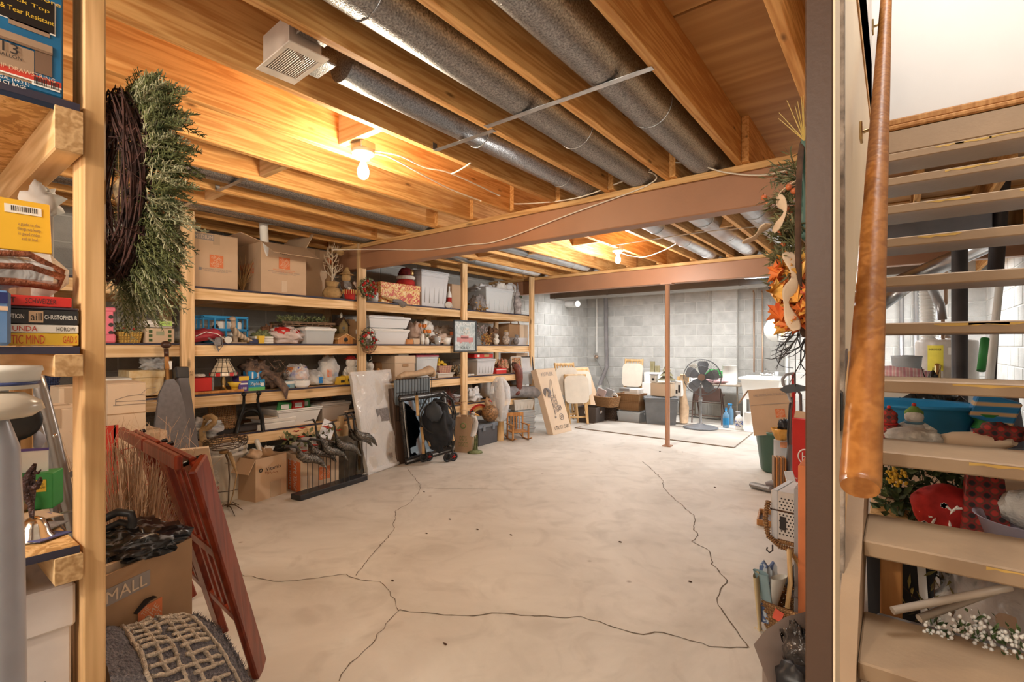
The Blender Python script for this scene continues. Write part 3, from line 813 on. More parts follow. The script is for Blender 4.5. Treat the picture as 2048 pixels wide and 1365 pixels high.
# ================================================================ FOREGROUND SHELF at the left edge
fs = T('workbench_shelf', 'small strand board and pine shelving right at the left edge', 'shelf', (0, 0, 0))
for x, y in ((-1.385, .296), (-1.97, .27)):
    G().box((0, 0, 0), (.089, .038, 2.24), .003).put('post', PZ, fs, (x, y, 1.12))
ink = text(fs, 'SPF  24-1\nKD  1201', -1.41, .2765, 1.26, .03, .05, INKB, 'front')
for z, hgt in ((1.705, .089), (1.205, .046), (.795, .055)):
    o = G().box((0, 0, 0), (.66, .045, hgt), .003).put('cross_piece', PX, fs, (-1.66, .2525, z - hgt / 2))
    G().box((0, 0, 0), (.002, .044, hgt - .002), .0005).put('end_grain', ENDG, fs, (-1.3295, .2525, z - hgt / 2))
for z in (1.72, 1.22, .81):
    G().box((0, 0, 0), (.66, 1.1, .014)).put('shelf_board', OSB, fs, (-1.665, -.28, z - .007))
    G().box((0, 0, 0), (.002, 1.1, .015)).put('painted_edge', BLUEED, fs, (-1.334, -.28, z - .007))

# ================================================================ DUCTS, BULBS, CABLES
def duct(label, x, y0, y1, r, z, mat, seams=3, straps=()):
    t = T('air_duct', label, 'duct', (x, y0, z))
    G().cyl((0, 0, 0), (0, y1 - y0, 0), r, n=28).put('pipe', mat, t)
    for k in range(1, seams + 1):
        yy = (y1 - y0) * k / (seams + 1)
        G().torus((0, yy, 0), r + .001, .003, 28, 6, Matrix.Rotation(PI / 2, 3, 'X')).put('seam', mat, t)
    for y in straps:
        w = .2
        o = G().bar((-w, 0, -z + ZJ - .004), (w, 0, -z + ZJ - .004), .028, .002, (0, 1, 0)).bar((-w, 0, -z + ZJ - .004), (-w, 0, -z + ZJ + .035), .028, .002, (0, 1, 0)).put('strap', STRAPM, t, (0, y - y0, 0))
zA = ZJ + .1
duct('thick mottled galvanised round duct nearest the plywood patch, before the first beam', -.9, -1.6, 3.5, .1, zA, GALV, 3, (1.75,))
duct('thick mottled galvanised round duct in the middle of the three overhead, before the first beam', -1.3, -1.6, 3.5, .1, zA, GALV, 3, (1.75,))
duct('slim galvanised duct running from the white ceiling register to the first beam', -1.69, 1.12, 3.5, .078, zA - .02, GALV, 2, (1.8,))
duct('long grey duct between joists over the cardboard moving boxes', -3.3, -1.6, 3.5, .075, ZJ + .075, GALV, 3, (1.4,))
duct('grey duct between joists close above the top shelf and front post', -4.13, -1.6, 3.5, .075, ZJ + .075, GALV, 3, (1.4,))
duct('smooth shiny duct beyond the first beam, closest to the stairs', -.9, 3.6, 6.6, .1, zA, GALV2, 3)
duct('smooth shiny duct beyond the first beam, second from the stairs', -1.3, 3.6, 6.6, .1, zA, GALV2, 3)
duct('smooth shiny duct beyond the first beam, nearest the far bulb', -1.71, 3.6, 6.6, .08, zA - .02, GALV2, 3)
duct('dull duct over the top shelf beyond the first beam, beside the grey tote', -4.17, 3.6, 6.6, .07, ZJ + .08, GALV2, 2)
duct('dull duct beyond the first beam above the floral gift box', -3.35, 3.6, 6.6, .07, ZJ + .08, GALV2, 2)
# register and boot
vt = T('ceiling_register', 'white slatted air register in a metal boot under the joists', 'vent', (-1.69, .92, 2.235), R(4))
G().box((0, 0, .09), (.23, .25, .16), .004).put('boot', M('dusty_white_metal', (.62, .54, .47), .5, .3), vt)
g = G(); 
for a, b, c_, d_ in ((-.15, -.098, -.15, .15), (.098, .15, -.15, .15), (-.098, .098, -.15, -.115), (-.098, .098, .115, .15)):
    g.box(((a + b) / 2, (c_ + d_) / 2, 0), (b - a, d_ - c_, .008), .002)
g.put('face_frame', M('register_white', (.8, .73, .66), .4), vt)
G().box((0, 0, .012), (.2, .235, .002)).put('dark_void', BLACKP, vt)
for k in range(2):
    for i in range(7):
        o = G().box((0, 0, 0), (.19, (.011 if k == 0 else .006), .0015)).put('slat', MATS['register_white'], vt, (0, (-.1 + i * .0155) if k == 0 else (.012 + i * .0155), .0), (R(20), 0, 0))
G().box((0, 0, 0), (.02, .012, .02), .004).put('lever', MATS['register_white'], vt, (.06, .03, -.008))
G().box((0, 0, 0), (.16, .17, .16), .006).put('elbow', GALV, vt, (-.005, .205, .12)); G().box((0, 0, 0), (.1, .22, .2), .006).put('elbow_flange', GALV, vt, (.18, .02, .16)); vt.scale = (.86, .47, .66); vt.location.z = 2.22; vt.rotation_euler.z = R(-3)
# bare bulbs in porcelain holders
def bare_bulb(x, y, z, label, warm, st_):
    t = T('ceiling_bulb', label, 'lamp', (x, y, z))
    G().lathe((0, 0, 0), [(0, 0), (.055, 0), (.057, -.012), (.055, -.022), (.035, -.032), (.032, -.045), (.02, -.05), (0, -.05)], 24).put('porcelain_holder', M('porcelain', (.82, .74, .64), .3), t)
    G().box((0, 0, .02), (.09, .09, .04), .004).put('junction_box', STRAPM, t)
    bm = M('lit_glass_' + ('warm' if warm else 'cool'), (1, .95, .85), .3, emit=((1, .86, .66) if warm else (1, .97, .92), st_))
    o = G().lathe((0, 0, -.05), [(0.013, 0), (.014, -.012), (.022, -.03), (.0295, -.052), (.03, -.065), (.025, -.085), (.012, -.097), (0, -.1)], 20).put('glass_bulb', bm, t)
    o.visible_shadow = True
    return o
bo1 = bare_bulb(B1[0], B1[1], 2.235, 'lit bare bulb in a porcelain holder before the first beam', True, 14)
bo2 = bare_bulb(B2[0], B2[1], 2.235, 'lit bare bulb in a porcelain holder between the two beams', False, 14)
CABLE = M('white_cable', (.86, .78, .66), .5)
def cable(label, pts, r=.0045, name='electric_cable', mat=None):
    P = [Vector(p) for p in pts]; S = []
    for i in range(len(P) - 1):
        a, b, c, d = P[max(0, i - 1)], P[i], P[i + 1], P[min(len(P) - 1, i + 2)]
        for k in range(6):
            t = k / 6; S.append(.5 * ((2 * b) + (c - a) * t + (2 * a - 5 * b + 4 * c - d) * t * t + (3 * b - a - 3 * c + d) * t ** 3))
    S.append(P[-1]); o = G().tube(S, r, 6).put(name, mat or CABLE); tag(o, label, 'cable'); return o
YBM = 2.985
cable('white cable draped diagonally across the face of the first beam', [XP(664, 500, -4.15), YP(760, 499, YBM - .03), YP(850, 500, YBM), YP(935, 490, YBM), YP(1000, 481, YBM), YP(1150, 425, YBM), YP(1262, 385, YBM), YP(1305, 365, YBM), YP(1312, 352, YBM), YP(1290, 342, YBM - .01), YP(1250, 341, YBM - .02)])
cable('white cable looping along the timber plate above the first beam', [YP(962, 402, YBM - .01), YP(1040, 408, YBM - .03), YP(1150, 397, YBM - .03), YP(1240, 365, YBM - .03), YP(1290, 345, YBM - .03), YP(1330, 327, YBM - .03), YP(1390, 328, YBM - .03), YP(1450, 345, YBM - .03), YP(1530, 350, YBM - .03), YP(1610, 330, YBM - .03)])
cable('short white cable curl stapled where the two beam cables meet', [YP(1248, 340, 2.94), YP(1262, 344, 2.94), YP(1285, 343, 2.95), YP(1305, 346, 2.96)])
def jc(label, px, z): return cable(label, [DP(u, v, (zz - H) * 996 / (694 - v)) for (u, v), zz in zip(px, z)])
jc('white cable running from the near bulb along the joist, upper one', [(750, 302), (800, 312), (850, 335), (905, 348), (1000, 392)], [2.23, 2.23, 2.23, 2.235, 2.23])
jc('white cable running from the near bulb along the joist, lower one', [(750, 308), (780, 315), (840, 347), (900, 378), (962, 402)], [2.225, 2.225, 2.225, 2.23, 2.23])
jc('short white cable end turned back onto the joist beside the near bulb', [(902, 348), (920, 340), (941, 326)], [2.225, 2.225, 2.225])
jc('taut white cable passing the far bulb above the second beam', [(1218, 492), (1300, 480), (1400, 465), (1500, 455), (1580, 444)], [2.23, 2.23, 2.23, 2.23, 2.23])
jc('slack white cable hanging beside the far bulb', [(1240, 505), (1262, 512), (1290, 514), (1325, 502), (1352, 488)], [2.2, 2.19, 2.19, 2.21, 2.23])
# low rectangular duct, tube light
t = T('rectangular_duct', 'dull grey rectangular duct hanging beyond the second beam', 'duct', (-4.46, 6.8, 2.0))
G().box((2.5, .2, .1), (5., .4, .2), .004).put('trunk', DARKDUCT, t)
for k in range(6): G().box((.1 + k * .93, .2, .1), (.03, .41, .21), .003).put('seam', DARKDUCT, t)
t = T('tube_light', 'lit cool white tube light fixture below the second beam', 'lamp', (-1.35, 6.45, 2.07))
G().box((0, 0, .02), (.3, .5, .05), .004).put('housing', WHITEP, t); [G().cyl((0, y_, .04), (0, y_, .19), .006, n=8).put('hanger', STRAPM, t) for y_ in (-.2, .2)]; G().box((0, 0, -.008), (.26, .46, .004)).put('diffuser', M('lit_diffuser', (.8, .9, 1), .4, emit=((.7, .85, 1), 1.6)), t)

# ================================================================ THINGS ON THE LONG SHELVES
Q=PI/2
Z1,Z2,Z3,Z4=[z+.001 for z in ZSH]
def SL(u0,u1,vt,z,xf=-4.285):return slot(u0,u1,vt,z,xf)
def fine_print(t,x,z,w,n=2,y=-.001,mat=None,face='front'):
    text(t,('MAKE MOVING & STORAGE EASIER\nWITH SIZES AND SUPPLIES' if n==2 else 'MOVING SUPPLIES'),x,y,z,w,.012*n,mat or INKG,face)
# ---- top shelf
(l,w,h)=SL(212,351,478,Z1);t=carton('pale moving carton with printed web address on the top shelf behind the cypress wreath',l,Q,w,.42,h,CARD2,name='moving_carton')
patch(t,0,-.002,h*.5,w*.98,h*.98,OFFW,name='pale_panel');text(t,'RDS',w*.32,-.004,h*.6,w*.3,h*.22,INKG);text(t,'.com',w*.22,-.004,h*.38,w*.16,.02,INKG)
(l,w,h)=SL(387,476,470,Z1);t=carton('closed medium moving carton on the top shelf beside the front post',l,Q,w,.42,h,CARD,name='moving_carton')
patch(t,-w*.28,-.0015,h*.93,w*.44,.045,INKG);text(t,'MEDIUM',-w*.28,-.003,h*.93,w*.4,.03,CARD2);store_logo(t,0,-.002,h*.5,.1);fine_print(t,0,h*.33,w*.7);patch(t,-w*.36,-.0015,h*.34,.022,.022,INKG)
(l,w,h)=SL(522,612,490,Z1,-4.27);t=carton('open moving carton with raised flaps and a poster tube on the top shelf',l,Q,w,.5,h,CARD,name='moving_carton',flaps=[('f',R(28)),('r',R(-62)),('l',R(-15)),('b',R(-25))])
store_logo(t,0,-.002,h*.62,.1);fine_print(t,0,h*.42,w*.7);patch(t,0,-.0015,h*.15,.05,.1,CARD2);text(t,'< 2\\NG',0,-.003,h*.82,.09,.02,INK)
text(t,'MOVING',-w/2-.002,.25,h*.5,.25,.1,ORNG,'left');fine_print(t,0,.2,.2,mat=ORNG)
G().ell((.08,.2,h*.97),(.09,.12,.05),12,8,.4,3,3).put('wrapped_contents',PAPER,t);G().ell((-.05,.3,h*.95),(.09,.1,.06),12,8,.4,3,5).put('wrapped_contents',OFFW,t)
p=XP(533,490,-4.33);q0=T('poster_tube','white cardboard poster tube sticking up out of the open moving carton','tube',(p.x,p.y,Z1+.1))
d_=XP(527,447,-4.27)-Vector((p.x,p.y,Z1+.1));g=G();g.tube([(0,0,0),d_],.034,20,False);g.tube([(0,0,0),d_],.03,20,False);g.put('tube_wall',PAPER,q0)
G().torus(d_,.032,.003,20,6,fr(d_)[0].to_track_quat('X','Z').to_matrix()if False else None).put('tube_rim',OFFW,q0)
(l,w,h)=SL(614,655,500,Z1,-4.6);carton('plain tan carton at the back of the top shelf behind the twig tree',l,Q,.3,.25,h,CARD,name='storage_carton')
(l,w,h)=SL(470,500,540,Z1,-4.5);t=T('wheat_bundle','dried wheat bundle squeezed between the two moving cartons','dried flowers',l);g=twigs(G(),(0,0,0),26,.38,.28,.0025,4,sub=2);g.put('stem',BURL,t)
# branch tree in a burlap sack
(l,w,h)=SL(648,680,560,Z1,-4.32);t=T('twig_tree','bare white twig tree standing in a tied burlap sack','decoration',l)
g=G().lathe((0,0,0),[(0,0),(.06,0),(.085,.03),(.088,.06),(.07,.095),(.04,.11),(.05,.13),(.065,.16),(.05,.15)],22,wob=.05);g.put('sack',BURL,t)
G().torus((0,0,.108),.041,.005,18,6).put('twine',TWIG,t)
g=G().tube([(0,0,.1),(.003,0,.3),(0,.003,.48)],[.009,.007,.003],7);tw=random.Random(5)
for k in range(15):
    z=.16+k*.021;a=k*2.4;d=Vector((math.cos(a)*.4,math.sin(a),.75)).normalized();b=Vector((0,0,z));L_=.17*(1-k*.035);c=b+d*L_*.6
    g.tube([b,c,c+Vector((d.x*.3,d.y*.3,.8))*L_*.5],[.005,.004,.0015],5)
    for j in range(3):
        m=b.lerp(c,.4+.25*j);e=(d+rv(tw,.8)).normalized();g.tube([m,m+e*.05,m+e*.05+Vector((0,0,.025))],[.003,.002,.001],4)
g.put('branches',M('bare_twig',(.72,.58,.42),.8),t)
# pumpkin man on branch & jar stack behind, scarecrow with basket
t=T('pumpkin_ornament','small round pumpkin face ornament hanging high on the white twig tree','ornament',(l[0]+.03,l[1]+.07,Z1+.46));G().ell((0,0,0),(.035,.04,.038),14,9).put('pumpkin',BURL,t);G().tube([(0,0,.035),(0,.01,.06)],.004,6).put('stem',TWIG,t)
(l,w,h)=SL(652,668,505,Z1,-4.5);t=T('candle_jar_stack','brown lantern with an orange cap behind the twig tree','lantern',l);G().lathe((0,0,0),[(0,0),(.05,0),(.05,.2),(.03,.23),(.03,.3),(.05,.3),(.06,.34),(0,.36)],16).put('body',CARDD,t);G().cyl((0,0,.36),(0,0,.43),.04,.02).put('cap',ORNG,t)
(l,w,h)=SL(680,705,530,Z1,-4.3);t=T('scarecrow_doll','seated scarecrow doll holding a red fringed basket on the top shelf','doll',l)
G().ell((0,0,.1),(.055,.065,.1),16,10).put('body',GREY_FAB,t);G().ell((0,0,.215),(.045,.048,.048),16,10).put('head',BURL,t);G().cyl((0,0,.245),(0,.01,.32),.05,.012,16).cyl((0,0,.243),(0,0,.249),.075,.07,18).put('hat',BURL,t)
for s_ in(-1,1):G().tube([(0,s_*.05,.17),(.04,s_*.07,.11),(.06,s_*.03,.08)],.016,8).put('arm',TWIG,t)
G().tube([(.0,-.05,.15),(.045,0,.1),(.0,.05,.15)],.02,8).put('apron',OFFW,t)
t=T('fringed_basket','small red basket with straw fringe in the lap of the scarecrow doll','basket',(l[0]+.055,l[1],Z1));G().lathe((0,0,0),[(0,0),(.045,0),(.062,.09),(.055,.09),(.04,.01)],20).put('bowl',REDF,t)
g=G();[g.tube([(math.cos(a)*.064,math.sin(a)*.064,.092),(math.cos(a)*.07,math.sin(a)*.07,.045)],[.005,.002],5)for a in[k*.35 for k in range(18)]];g.put('fringe',M('straw',(.7,.45,.15),.8),t,kind='stuff')
(l,w,h)=SL(704,714,558,Z1,-4.3);t=T('cream_figurine','slim cream and pink figurine beside the scarecrow doll','figurine',l);G().lathe((0,0,0),[(0,0),(.032,0),(.036,.05),(.028,.1),(.018,.13),(.026,.15),(.02,.18),(0,.19)],16).put('body',M('pinkish_cream',(.75,.55,.45),.6),t)
# wreath of white berries and red flowers on the third post
def mini_wreath(label,c,r,flo_mat,nfl,seed=2,name='berry_wreath',basket_=False,nl=330,axis='X'):
    t=T(name,label,'wreath',c);q=random.Random(seed);Rm=Matrix.Rotation(Q,3,'Y')
    G().torus((0,0,0),r*.68,.008,24,6,Rm).put('ring',TWIG,t)
    g=G()
    for k in range(nl):
        a=q.uniform(0,2*PI);rr=r*q.uniform(.3,.95);p=Vector((q.uniform(.0,.05),math.cos(a)*rr,math.sin(a)*rr));leaf(g,p,rv(q)+p.normalized()*.6,rv(q),q.uniform(.018,.034),.006)
    g.put('foliage',GREENF,t,kind='stuff')
    for k in range(nfl):
        a=k*2.4;rr=r*(.35+.5*q.random());G().ell((.05,math.cos(a)*rr,math.sin(a)*rr),(.012,.014,.014),8,6,.3,3,k).put('flower',flo_mat,t)
    g=G();
    for k in range(40):
        a=q.uniform(0,6.28);rr=r*q.uniform(.3,.95);g.ell((.045,math.cos(a)*rr,math.sin(a)*rr),.004,5,4)
    g.put('berry',WHITEF,t,kind='stuff')
    return t
p=XP(734,578,-4.19);mini_wreath('small wreath of red flowers and white berries high on the third pine post',(-4.2,p.y,p.z),.105,REDF,14)
p=XP(735,680,-4.19);t=mini_wreath('wire basket of red berries and greenery hung lower on the third pine post',(-4.2,p.y,p.z),.11,REDF,12,8,'berry_basket')
g=G();[g.torus((.03,0,-.06-k*.013),.085-k*.01,.002,22,4)for k in range(6)];[g.tube([(.03+math.cos(a)*.088,math.sin(a)*.088,-.05),(.03+math.cos(a)*.05,math.sin(a)*.05,-.12),(.03,0,-.145)],.002,4)for a in[k*.52 for k in range(12)]];g.put('wire_bowl',M('rusty_wire',(.35,.16,.08),.6,.4),t)
G().tube([(.03,-.08,-.03),(.03,-.06,.1),(.03,0,.13),(.03,.06,.1),(.03,.08,-.03)],.003,6).put('handle',BLACKM,t);[G().ell((.05,-.02+.05*k,.03+.02*k),.022,10,8).put('bauble',(WHITEF,CHROME)[k],t)for k in range(2)]
(l,w,h)=SL(735,756,578,Z1,-4.32);t=T('glass_jar','empty ribbed glass jar on the top shelf beside the third post','jar',l);G().lathe((0,0,0),[(0,0),(.05,0),(.058,.03),(.058,.09),(.05,.1),(.048,.1),(.055,.085),(.055,.03),(.047,.005),(0,.005)],20).put('glass',CLR,t)
(l,w,h)=SL(770,800,583,Z1,-4.27);t=T('rope_brush','broad grey brush with a rope handle overhanging the top shelf edge','brush',l,R(10));G().tube([(0,-.17,.06),(0,-.08,.045),(0,0,.03)],[.008,.012,.02],8).put('rope_handle',BURL,t);G().tube([(0,-.01,.03),(.02,.06,.02),(.03,.12,-.01)],[.03,.06,.075],12,flat=.5).put('bristle_head',GREY_FAB,t)
(l,w,h)=SL(762,840,568,Z1);t=T('gift_box','red and gold floral gift box on the top shelf','box',l,Q);G().box((0,.17,h*.38),(w,.34,h*.76),.004).put('body',GOLDF,t);G().box((0,.17,h*.86),(w+.012,.352,h*.28),.004).put('lid',GOLDF,t)
(l2,w2,h2)=SL(790,832,532,Z1+h,-4.4);t=T('santa_hat','dark red plush santa hat with fur band on top of the floral gift box','hat',(l2[0],l2[1],Z1+h+.006));G().lathe((0,0,0),[(.1,.0),(.105,.035),(.09,.06)],20).put('red_brim',REDF,t);G().torus((0,0,.085),.085,.022,22,8).put('fur_band',WHITEF,t);G().ell((0,0,.13),(.075,.08,.07),16,10,.3,3,2).put('crown',M('wine_velvet',(.2,.015,.015),.8,var=.3,vs=20),t);G().ell((.07,.03,.14),(.02,.03,.035),10,8).put('gold_trim',BRASS,t)
(l,w,h)=SL(843,897,543,Z1);t=tote('tall light grey lidded tote with a small blue label on the top shelf',l,Q,w,.4,h,LGREY,M('grey_lid',(.5,.52,.56),.4),taper=.86);patch(t,-.005,.012,h*.76,.055,.04,M('blue_label',(.2,.42,.68),.5));text(t,'STOR',-.005,.01,h*.76,.045,.012,PAPER)
(l,w,h)=SL(900,924,570,Z1,-4.45);carton('brown paper wrapped box behind the white bottle on the top shelf',l,Q,w+.06,.28,h,CARD,tape=False)
(l,w,h)=SL(893,904,573,Z1,-4.35);bottle('narrow white bottle beside the grey tote on the top shelf',l,h,.03,WHITEP,WHITEP,lbl=REDF)
(l,w,h)=SL(893,913,599,Z1,-4.27);t=T('cloth_roll','short white rolled cloth lying at the top shelf edge','roll',l,Q);G().cyl((-.05,.0,.04),(.06,.1,.04),.04,n=18).put('roll',WHITEF,t)
(l,w,h)=SL(908,922,568,Z1,-4.6);crumple('brown leafy bundle at the back of the top shelf behind the white roll',l,(.12,.12,.1),BURL,'leaf_bundle','decoration',3)
(l,w,h)=SL(940,972,585,Z1,-4.3);t=crumple('grey burlap bundle beside the fourth pine post on the top shelf',l,(.09,.1,.11),GREY_FAB,'burlap_bundle','bundle',5);
(l,w,h)=SL(952,975,598,Z1,-4.26);t=T('leaf_garland','little garland of yellow and brown autumn leaves on the top shelf','garland',l);q=random.Random(4);g=G();[leaf(g,Vector((q.uniform(-.03,.03),q.uniform(-.11,.1),q.uniform(.005,.09 if k%2 else .14))),rv(q),rv(q),.035,.012)for k in range(90)];g.put('leaves',M('yellow_brown_leaf',(.65,.4,.1),.8,col2=(.2,.08,.04),vs=25),t,kind='stuff')
(l,w,h)=SL(972,1026,577,Z1,-4.3);t=tote('long clear tote with cardboard end packed full on the top shelf',l,Q,w,.42,h,CLR,M('clear_lid',(.62,.64,.68),.3),fill=[CARDD,WHITEF,PAPER])
l3=l
for k,(u0,u1,vt,m_,lb)in enumerate(((955,990,566,MILKY,'thin grey folded bag on top of the long clear tote'),(988,1010,560,PAPER,'white crumpled paper bag on top of the long clear tote'),(1008,1030,562,MILKY,'greenish crumpled plastic bag at the far end of the long clear tote lid'))):
    (l,w,h)=SL(u0,u1,vt,Z1+.235,-4.45);crumple(lb,(l[0],l[1],Z1+.255),(.08,w*.55,h*.38),m_,seed=k+9)
(l,w,h)=SL(1028,1042,560,Z1,-4.27);t=T('hooded_gnome','tall slim frosted gnome with a pointed hood at the far shelf end','figurine',l);G().lathe((0,0,0),[(0,0),(.055,0),(.05,.06),(.06,.14),(.045,.2),(.05,.25),(.02,.33),(.008,.42),(0,.45)],18,wob=.04).put('body',M('frosted_fabric',(.55,.5,.5),.9,var=.35,vs=18),t);g=G();[leaf(g,Vector((.045,q.uniform(-.03,.03),.24)),rv(q),rv(q),.03,.009)for k in range(26)];g.put('leaf_collar',LEAFG,t,kind='stuff')

# ---- second shelf
(l,w,h)=SL(206,233,614,Z2,-4.3);t=T('pink_tower','pink toy tower with round window holes at the near end','toy',l,Q)
G().box((0,.04,h*.48),(w*.62,.06,h*.8),.004).put('tower',PINKP,t);G().box((0,.04,h*.93),(w*.95,.07,h*.12),.006).put('battlement',PINKP,t);G().box((0,.04,.03),(w*.95,.08,.06),.008).put('foot',PINKP,t)
for k in range(3):G().cyl((w*.12,.0085,h*(.28+.22*k)),(w*.12,.012,h*(.28+.22*k)),.014,n=16).put('window_hole',BLACKP,t)
(l,w,h)=SL(236,286,664,Z2,-4.3);t=T('greens_basket','yellow woven trough basket of dried greens with a thin wire handle','basket',l,Q)
shell(G(),w*.8,.12,h,.006,w,.15).put('trough',PATTERN('yellow_weave','weave',[(.3,.17,.03),(.65,.42,.08),(.75,.5,.12)],18,.6,.6),t);g=G();q=random.Random(6)
for k in range(130):leaf(g,Vector((q.uniform(-w*.45,w*.3),q.uniform(.02,.12),h+q.uniform(-.02,.055))),rv(q)+Vector((0,0,.6)),rv(q),.035,.007)
g.put('greens',GREENF,t,kind='stuff');G().tube([(-w*.4,.07,h),(-w*.1,.07,h+.13),(w*.35,.07,h+.1),(w*.5,.07,h)],.002,5).put('handle',BLACKM,t);[G().ell((-w*.2+.03*k,.04,h+.02),.011,8,6).put('berry',REDF,t)for k in range(3)]
(l,w,h)=SL(291,349,641,Z2,-4.29);t=T('carton_house','cardboard house box with a white label roof and green windows','box',l,Q)
G().box((0,.1,h*.32),(w,.2,h*.64),.003).put('body',CARD2,t);G().box((-.01,.08,h*.83),(w*1.08,.24,h*.3),.02).put('roof',PAPER,t);patch(t,w*.12,-.042,h*.85,w*.45,h*.22,M('lime_label',(.5,.75,.2),.6),name='lime_label');patch(t,w*.4,-.042,h*.8,.02,.015,INK);text(t,'HOUSE',w*.12,-.044,h*.85,.05,.012,INK)
for sx_ in(-1,1):
    for k in range(3):patch(t,sx_*w*.33,-.001,h*(.12+.19*k),.022,.022,LEAFG,name='window_print')
patch(t,0,-.001,h*.42,.05,.03,M('pale_green_ink',(.4,.42,.28),.7))
(l,w,h)=SL(428,504,634,Z2,-4.38);t=T('milk_crate','bright blue plastic crate on the second shelf','crate',l,Q);W=.34;D=.34;g=G();xo=-.06
for z in(0.01,h*.5,h*.97):
    for(cx,cy,sx_,sy_)in((xo,0,W,.012),(xo,D,W,.012),(xo-W/2,D/2,.012,D),(xo+W/2,D/2,.012,D)):g.box((cx,cy,z),(sx_+.012,sy_,.02),.002)
for i in range(5):
    for y in(0,D):g.box((xo-W/2+W*i/4,y,h/2),(.012,.01,h*.96))
    for x in(-W/2,W/2):g.box((xo+x,D*i/4,h/2),(.01,.012,h*.96))
g.box((xo,D/2,.006),(W,D,.008));g.put('lattice_frame',BLUEC,t)
G().box((xo+.05,.1,h*.55),(.2,.1,h*.55),.01).put('contents',PAPER,t);G().ell((xo-.06,.05,h*.45),(.03,.03,.06),10,8).put('contents',BLACKP,t)
(l,w,h)=SL(386,448,652,Z2,-4.28);t=T('red_travel_bag','flattened red cloth bag with pale piping in front of the blue crate','bag',(l[0],l[1],Z2+.003),Q,rx=0)
G().box((-.02,.09,.055),(w+.03,.2,.075),.03,Matrix.Rotation(R(-12),3,'Y')).ell((.02,.08,.07),(w*.5,.1,.045),16,8,.3,3,2).put('body',M('rose_red_cloth',(.52,.06,.08),.7,var=.15,vs=14,bump=.2,bs=30),t);G().tube([(-.1,-.022,.05),(-.03,-.03,.085),(.05,-.03,.07),(.11,-.025,.03)],.003,6).put('piping',PAPER,t)
(l,w,h)=SL(425,446,662,Z2,-4.23);t=T('strap_loop','grey canvas strap loop hanging over the second shelf edge','strap',(-4.225,l[1],Z2-.05),Q);G().tube([(-.05,.04,.09),(-.03,-.01,.06),(0,-.012,-.01),(.03,-.01,.03),(.035,.03,.1)],.013,8,flat=.3).put('webbing',GREY_FAB,t);G().box((.0,-.0,.06),(.05,.03,.07),.012).put('pouch',GREY_FAB,t)
(l,w,h)=SL(448,463,672,Z2,-4.26);t=T('spice_jar','small white capped jar lying on its side beside the wooden bird','jar',l,Q);G().cyl((0,0,.027),(0,.07,.03),.026,n=18).put('body',CARD2,t);G().cyl((0,-.012,.027),(0,0,.027),.028,n=18).put('cap',OFFW,t)
(l,w,h)=SL(462,500,643,Z2,-4.25);t=T('wooden_bird','carved wooden seabird figure with a striped wing','figurine',l,Q)
G().tube([(-.05,.03,.12),(-.04,.03,.15),(-.045,.03,.185)],[.02,.017,.019],12).ell((-.05,.03,.2),(.026,.02,.02),12,8).put('head',M('driftwood',(.5,.38,.28),.7,var=.15),t);G().tube([(-.05,.03,.13),(-.02,.03,.08),(.06,.03,.035),(.13,.03,.015)],[.03,.045,.028,.004],12,flat=.6).put('body',PATTERN('bird_stripes','stripes',[(.3,.22,.16),(.62,.5,.36)],12),t);G().cyl((-.075,.03,.2),(-.1,.03,.195),.006,.001,8).put('beak',TWIG,t);G().cyl((-.03,.03,.005),(-.03,.03,.06),.02,n=10).box((-.01,.03,.005),(.12,.06,.01),.003).put('stand',MATS['driftwood'],t)
for k,(u0,u1,vt,m_,lb,nm,ct)in enumerate(((478,500,676,BURL,'heap of tan straw bits behind the wooden bird','straw_heap','decoration'),(505,540,662,GREENF,'bundle of olive dried leaves behind the cream books','leaf_bundle','decoration'),(522,548,652,M('brown_cone',(.22,.1,.05),.8),'brown pine cone bundle beside the white shopping bag','cone_bundle','decoration'))):
    (l,w,h)=SL(u0,u1,vt,Z2,-4.36-.05*k);crumple(lb,l,(.08,w*.55,h*.5),m_,nm,ct,k+20,.7,5)
(l,w,h)=SL(500,517,680,Z2,-4.27);carton('tiny navy blue box at the second shelf edge',l,Q,w,.06,h,M('navy_card',(.04,.05,.12),.5),tape=False)
(l,w,h)=SL(517,530,672,Z2,-4.27);t=T('yellow_cup','little yellow block cup beside the cream books','cup',l,Q);shell(G(),w*.8,.05,h,.004,w,.055).put('cup',YELL,t)
for k in range(3):
    (l,w,h)=SL(510,547,683-k*8,Z2,-4.3);t=T('flat_book',['cream book at the bottom of the little stack beside the yellow cup','cream book in the middle of the little stack beside the yellow cup','cream book topmost of the little stack beside the yellow cup'][k],'book',(l[0],l[1],Z2+k*.021),Q,'cream books on the second shelf');G().box((0,.07,.01),(w,.14,.0195),.002).put('cover',OFFW,t);G().box((0,.07,.01),(w-.004,.143,.014)).put('pages',PAPER,t)
(l,w,h)=SL(548,622,652,Z2,-4.29);t=T('shopping_bag','white plastic shopping bag holding red ornaments on the second shelf','bag',l,Q)
G().ell((0,.1,h*.42),(w*.5,.1,h*.46),30,20,.5,3,33,zmin=0).put('wrap',CLEAR('white_shopping_plastic',(.85,.72,.68),.72,.3,.6,18),t);G().ell((-.05,.1,h*.6),(.09,.07,h*.34),14,9,.3).ell((.04,.08,h*.55),(.07,.06,h*.3),14,9,.3,3,5).put('contents',REDP,t);G().tube([(.02,.04,h*.5),(.0,.0,h*.95),(.06,.0,h*.6)],.008,6,flat=.3).put('handle',MATS['white_shopping_plastic'],t)
(l,w,h)=SL(612,671,657,Z2,-4.28);t=tote('clear shoebox tote with a thick white lid under the twig tray',l,Q,w,.3,h,CLR,WHITEP,'shoebox_tote',fill=[GREY_FAB,OFFW,BURL],ribs=False)
hz=Z2+h+.014
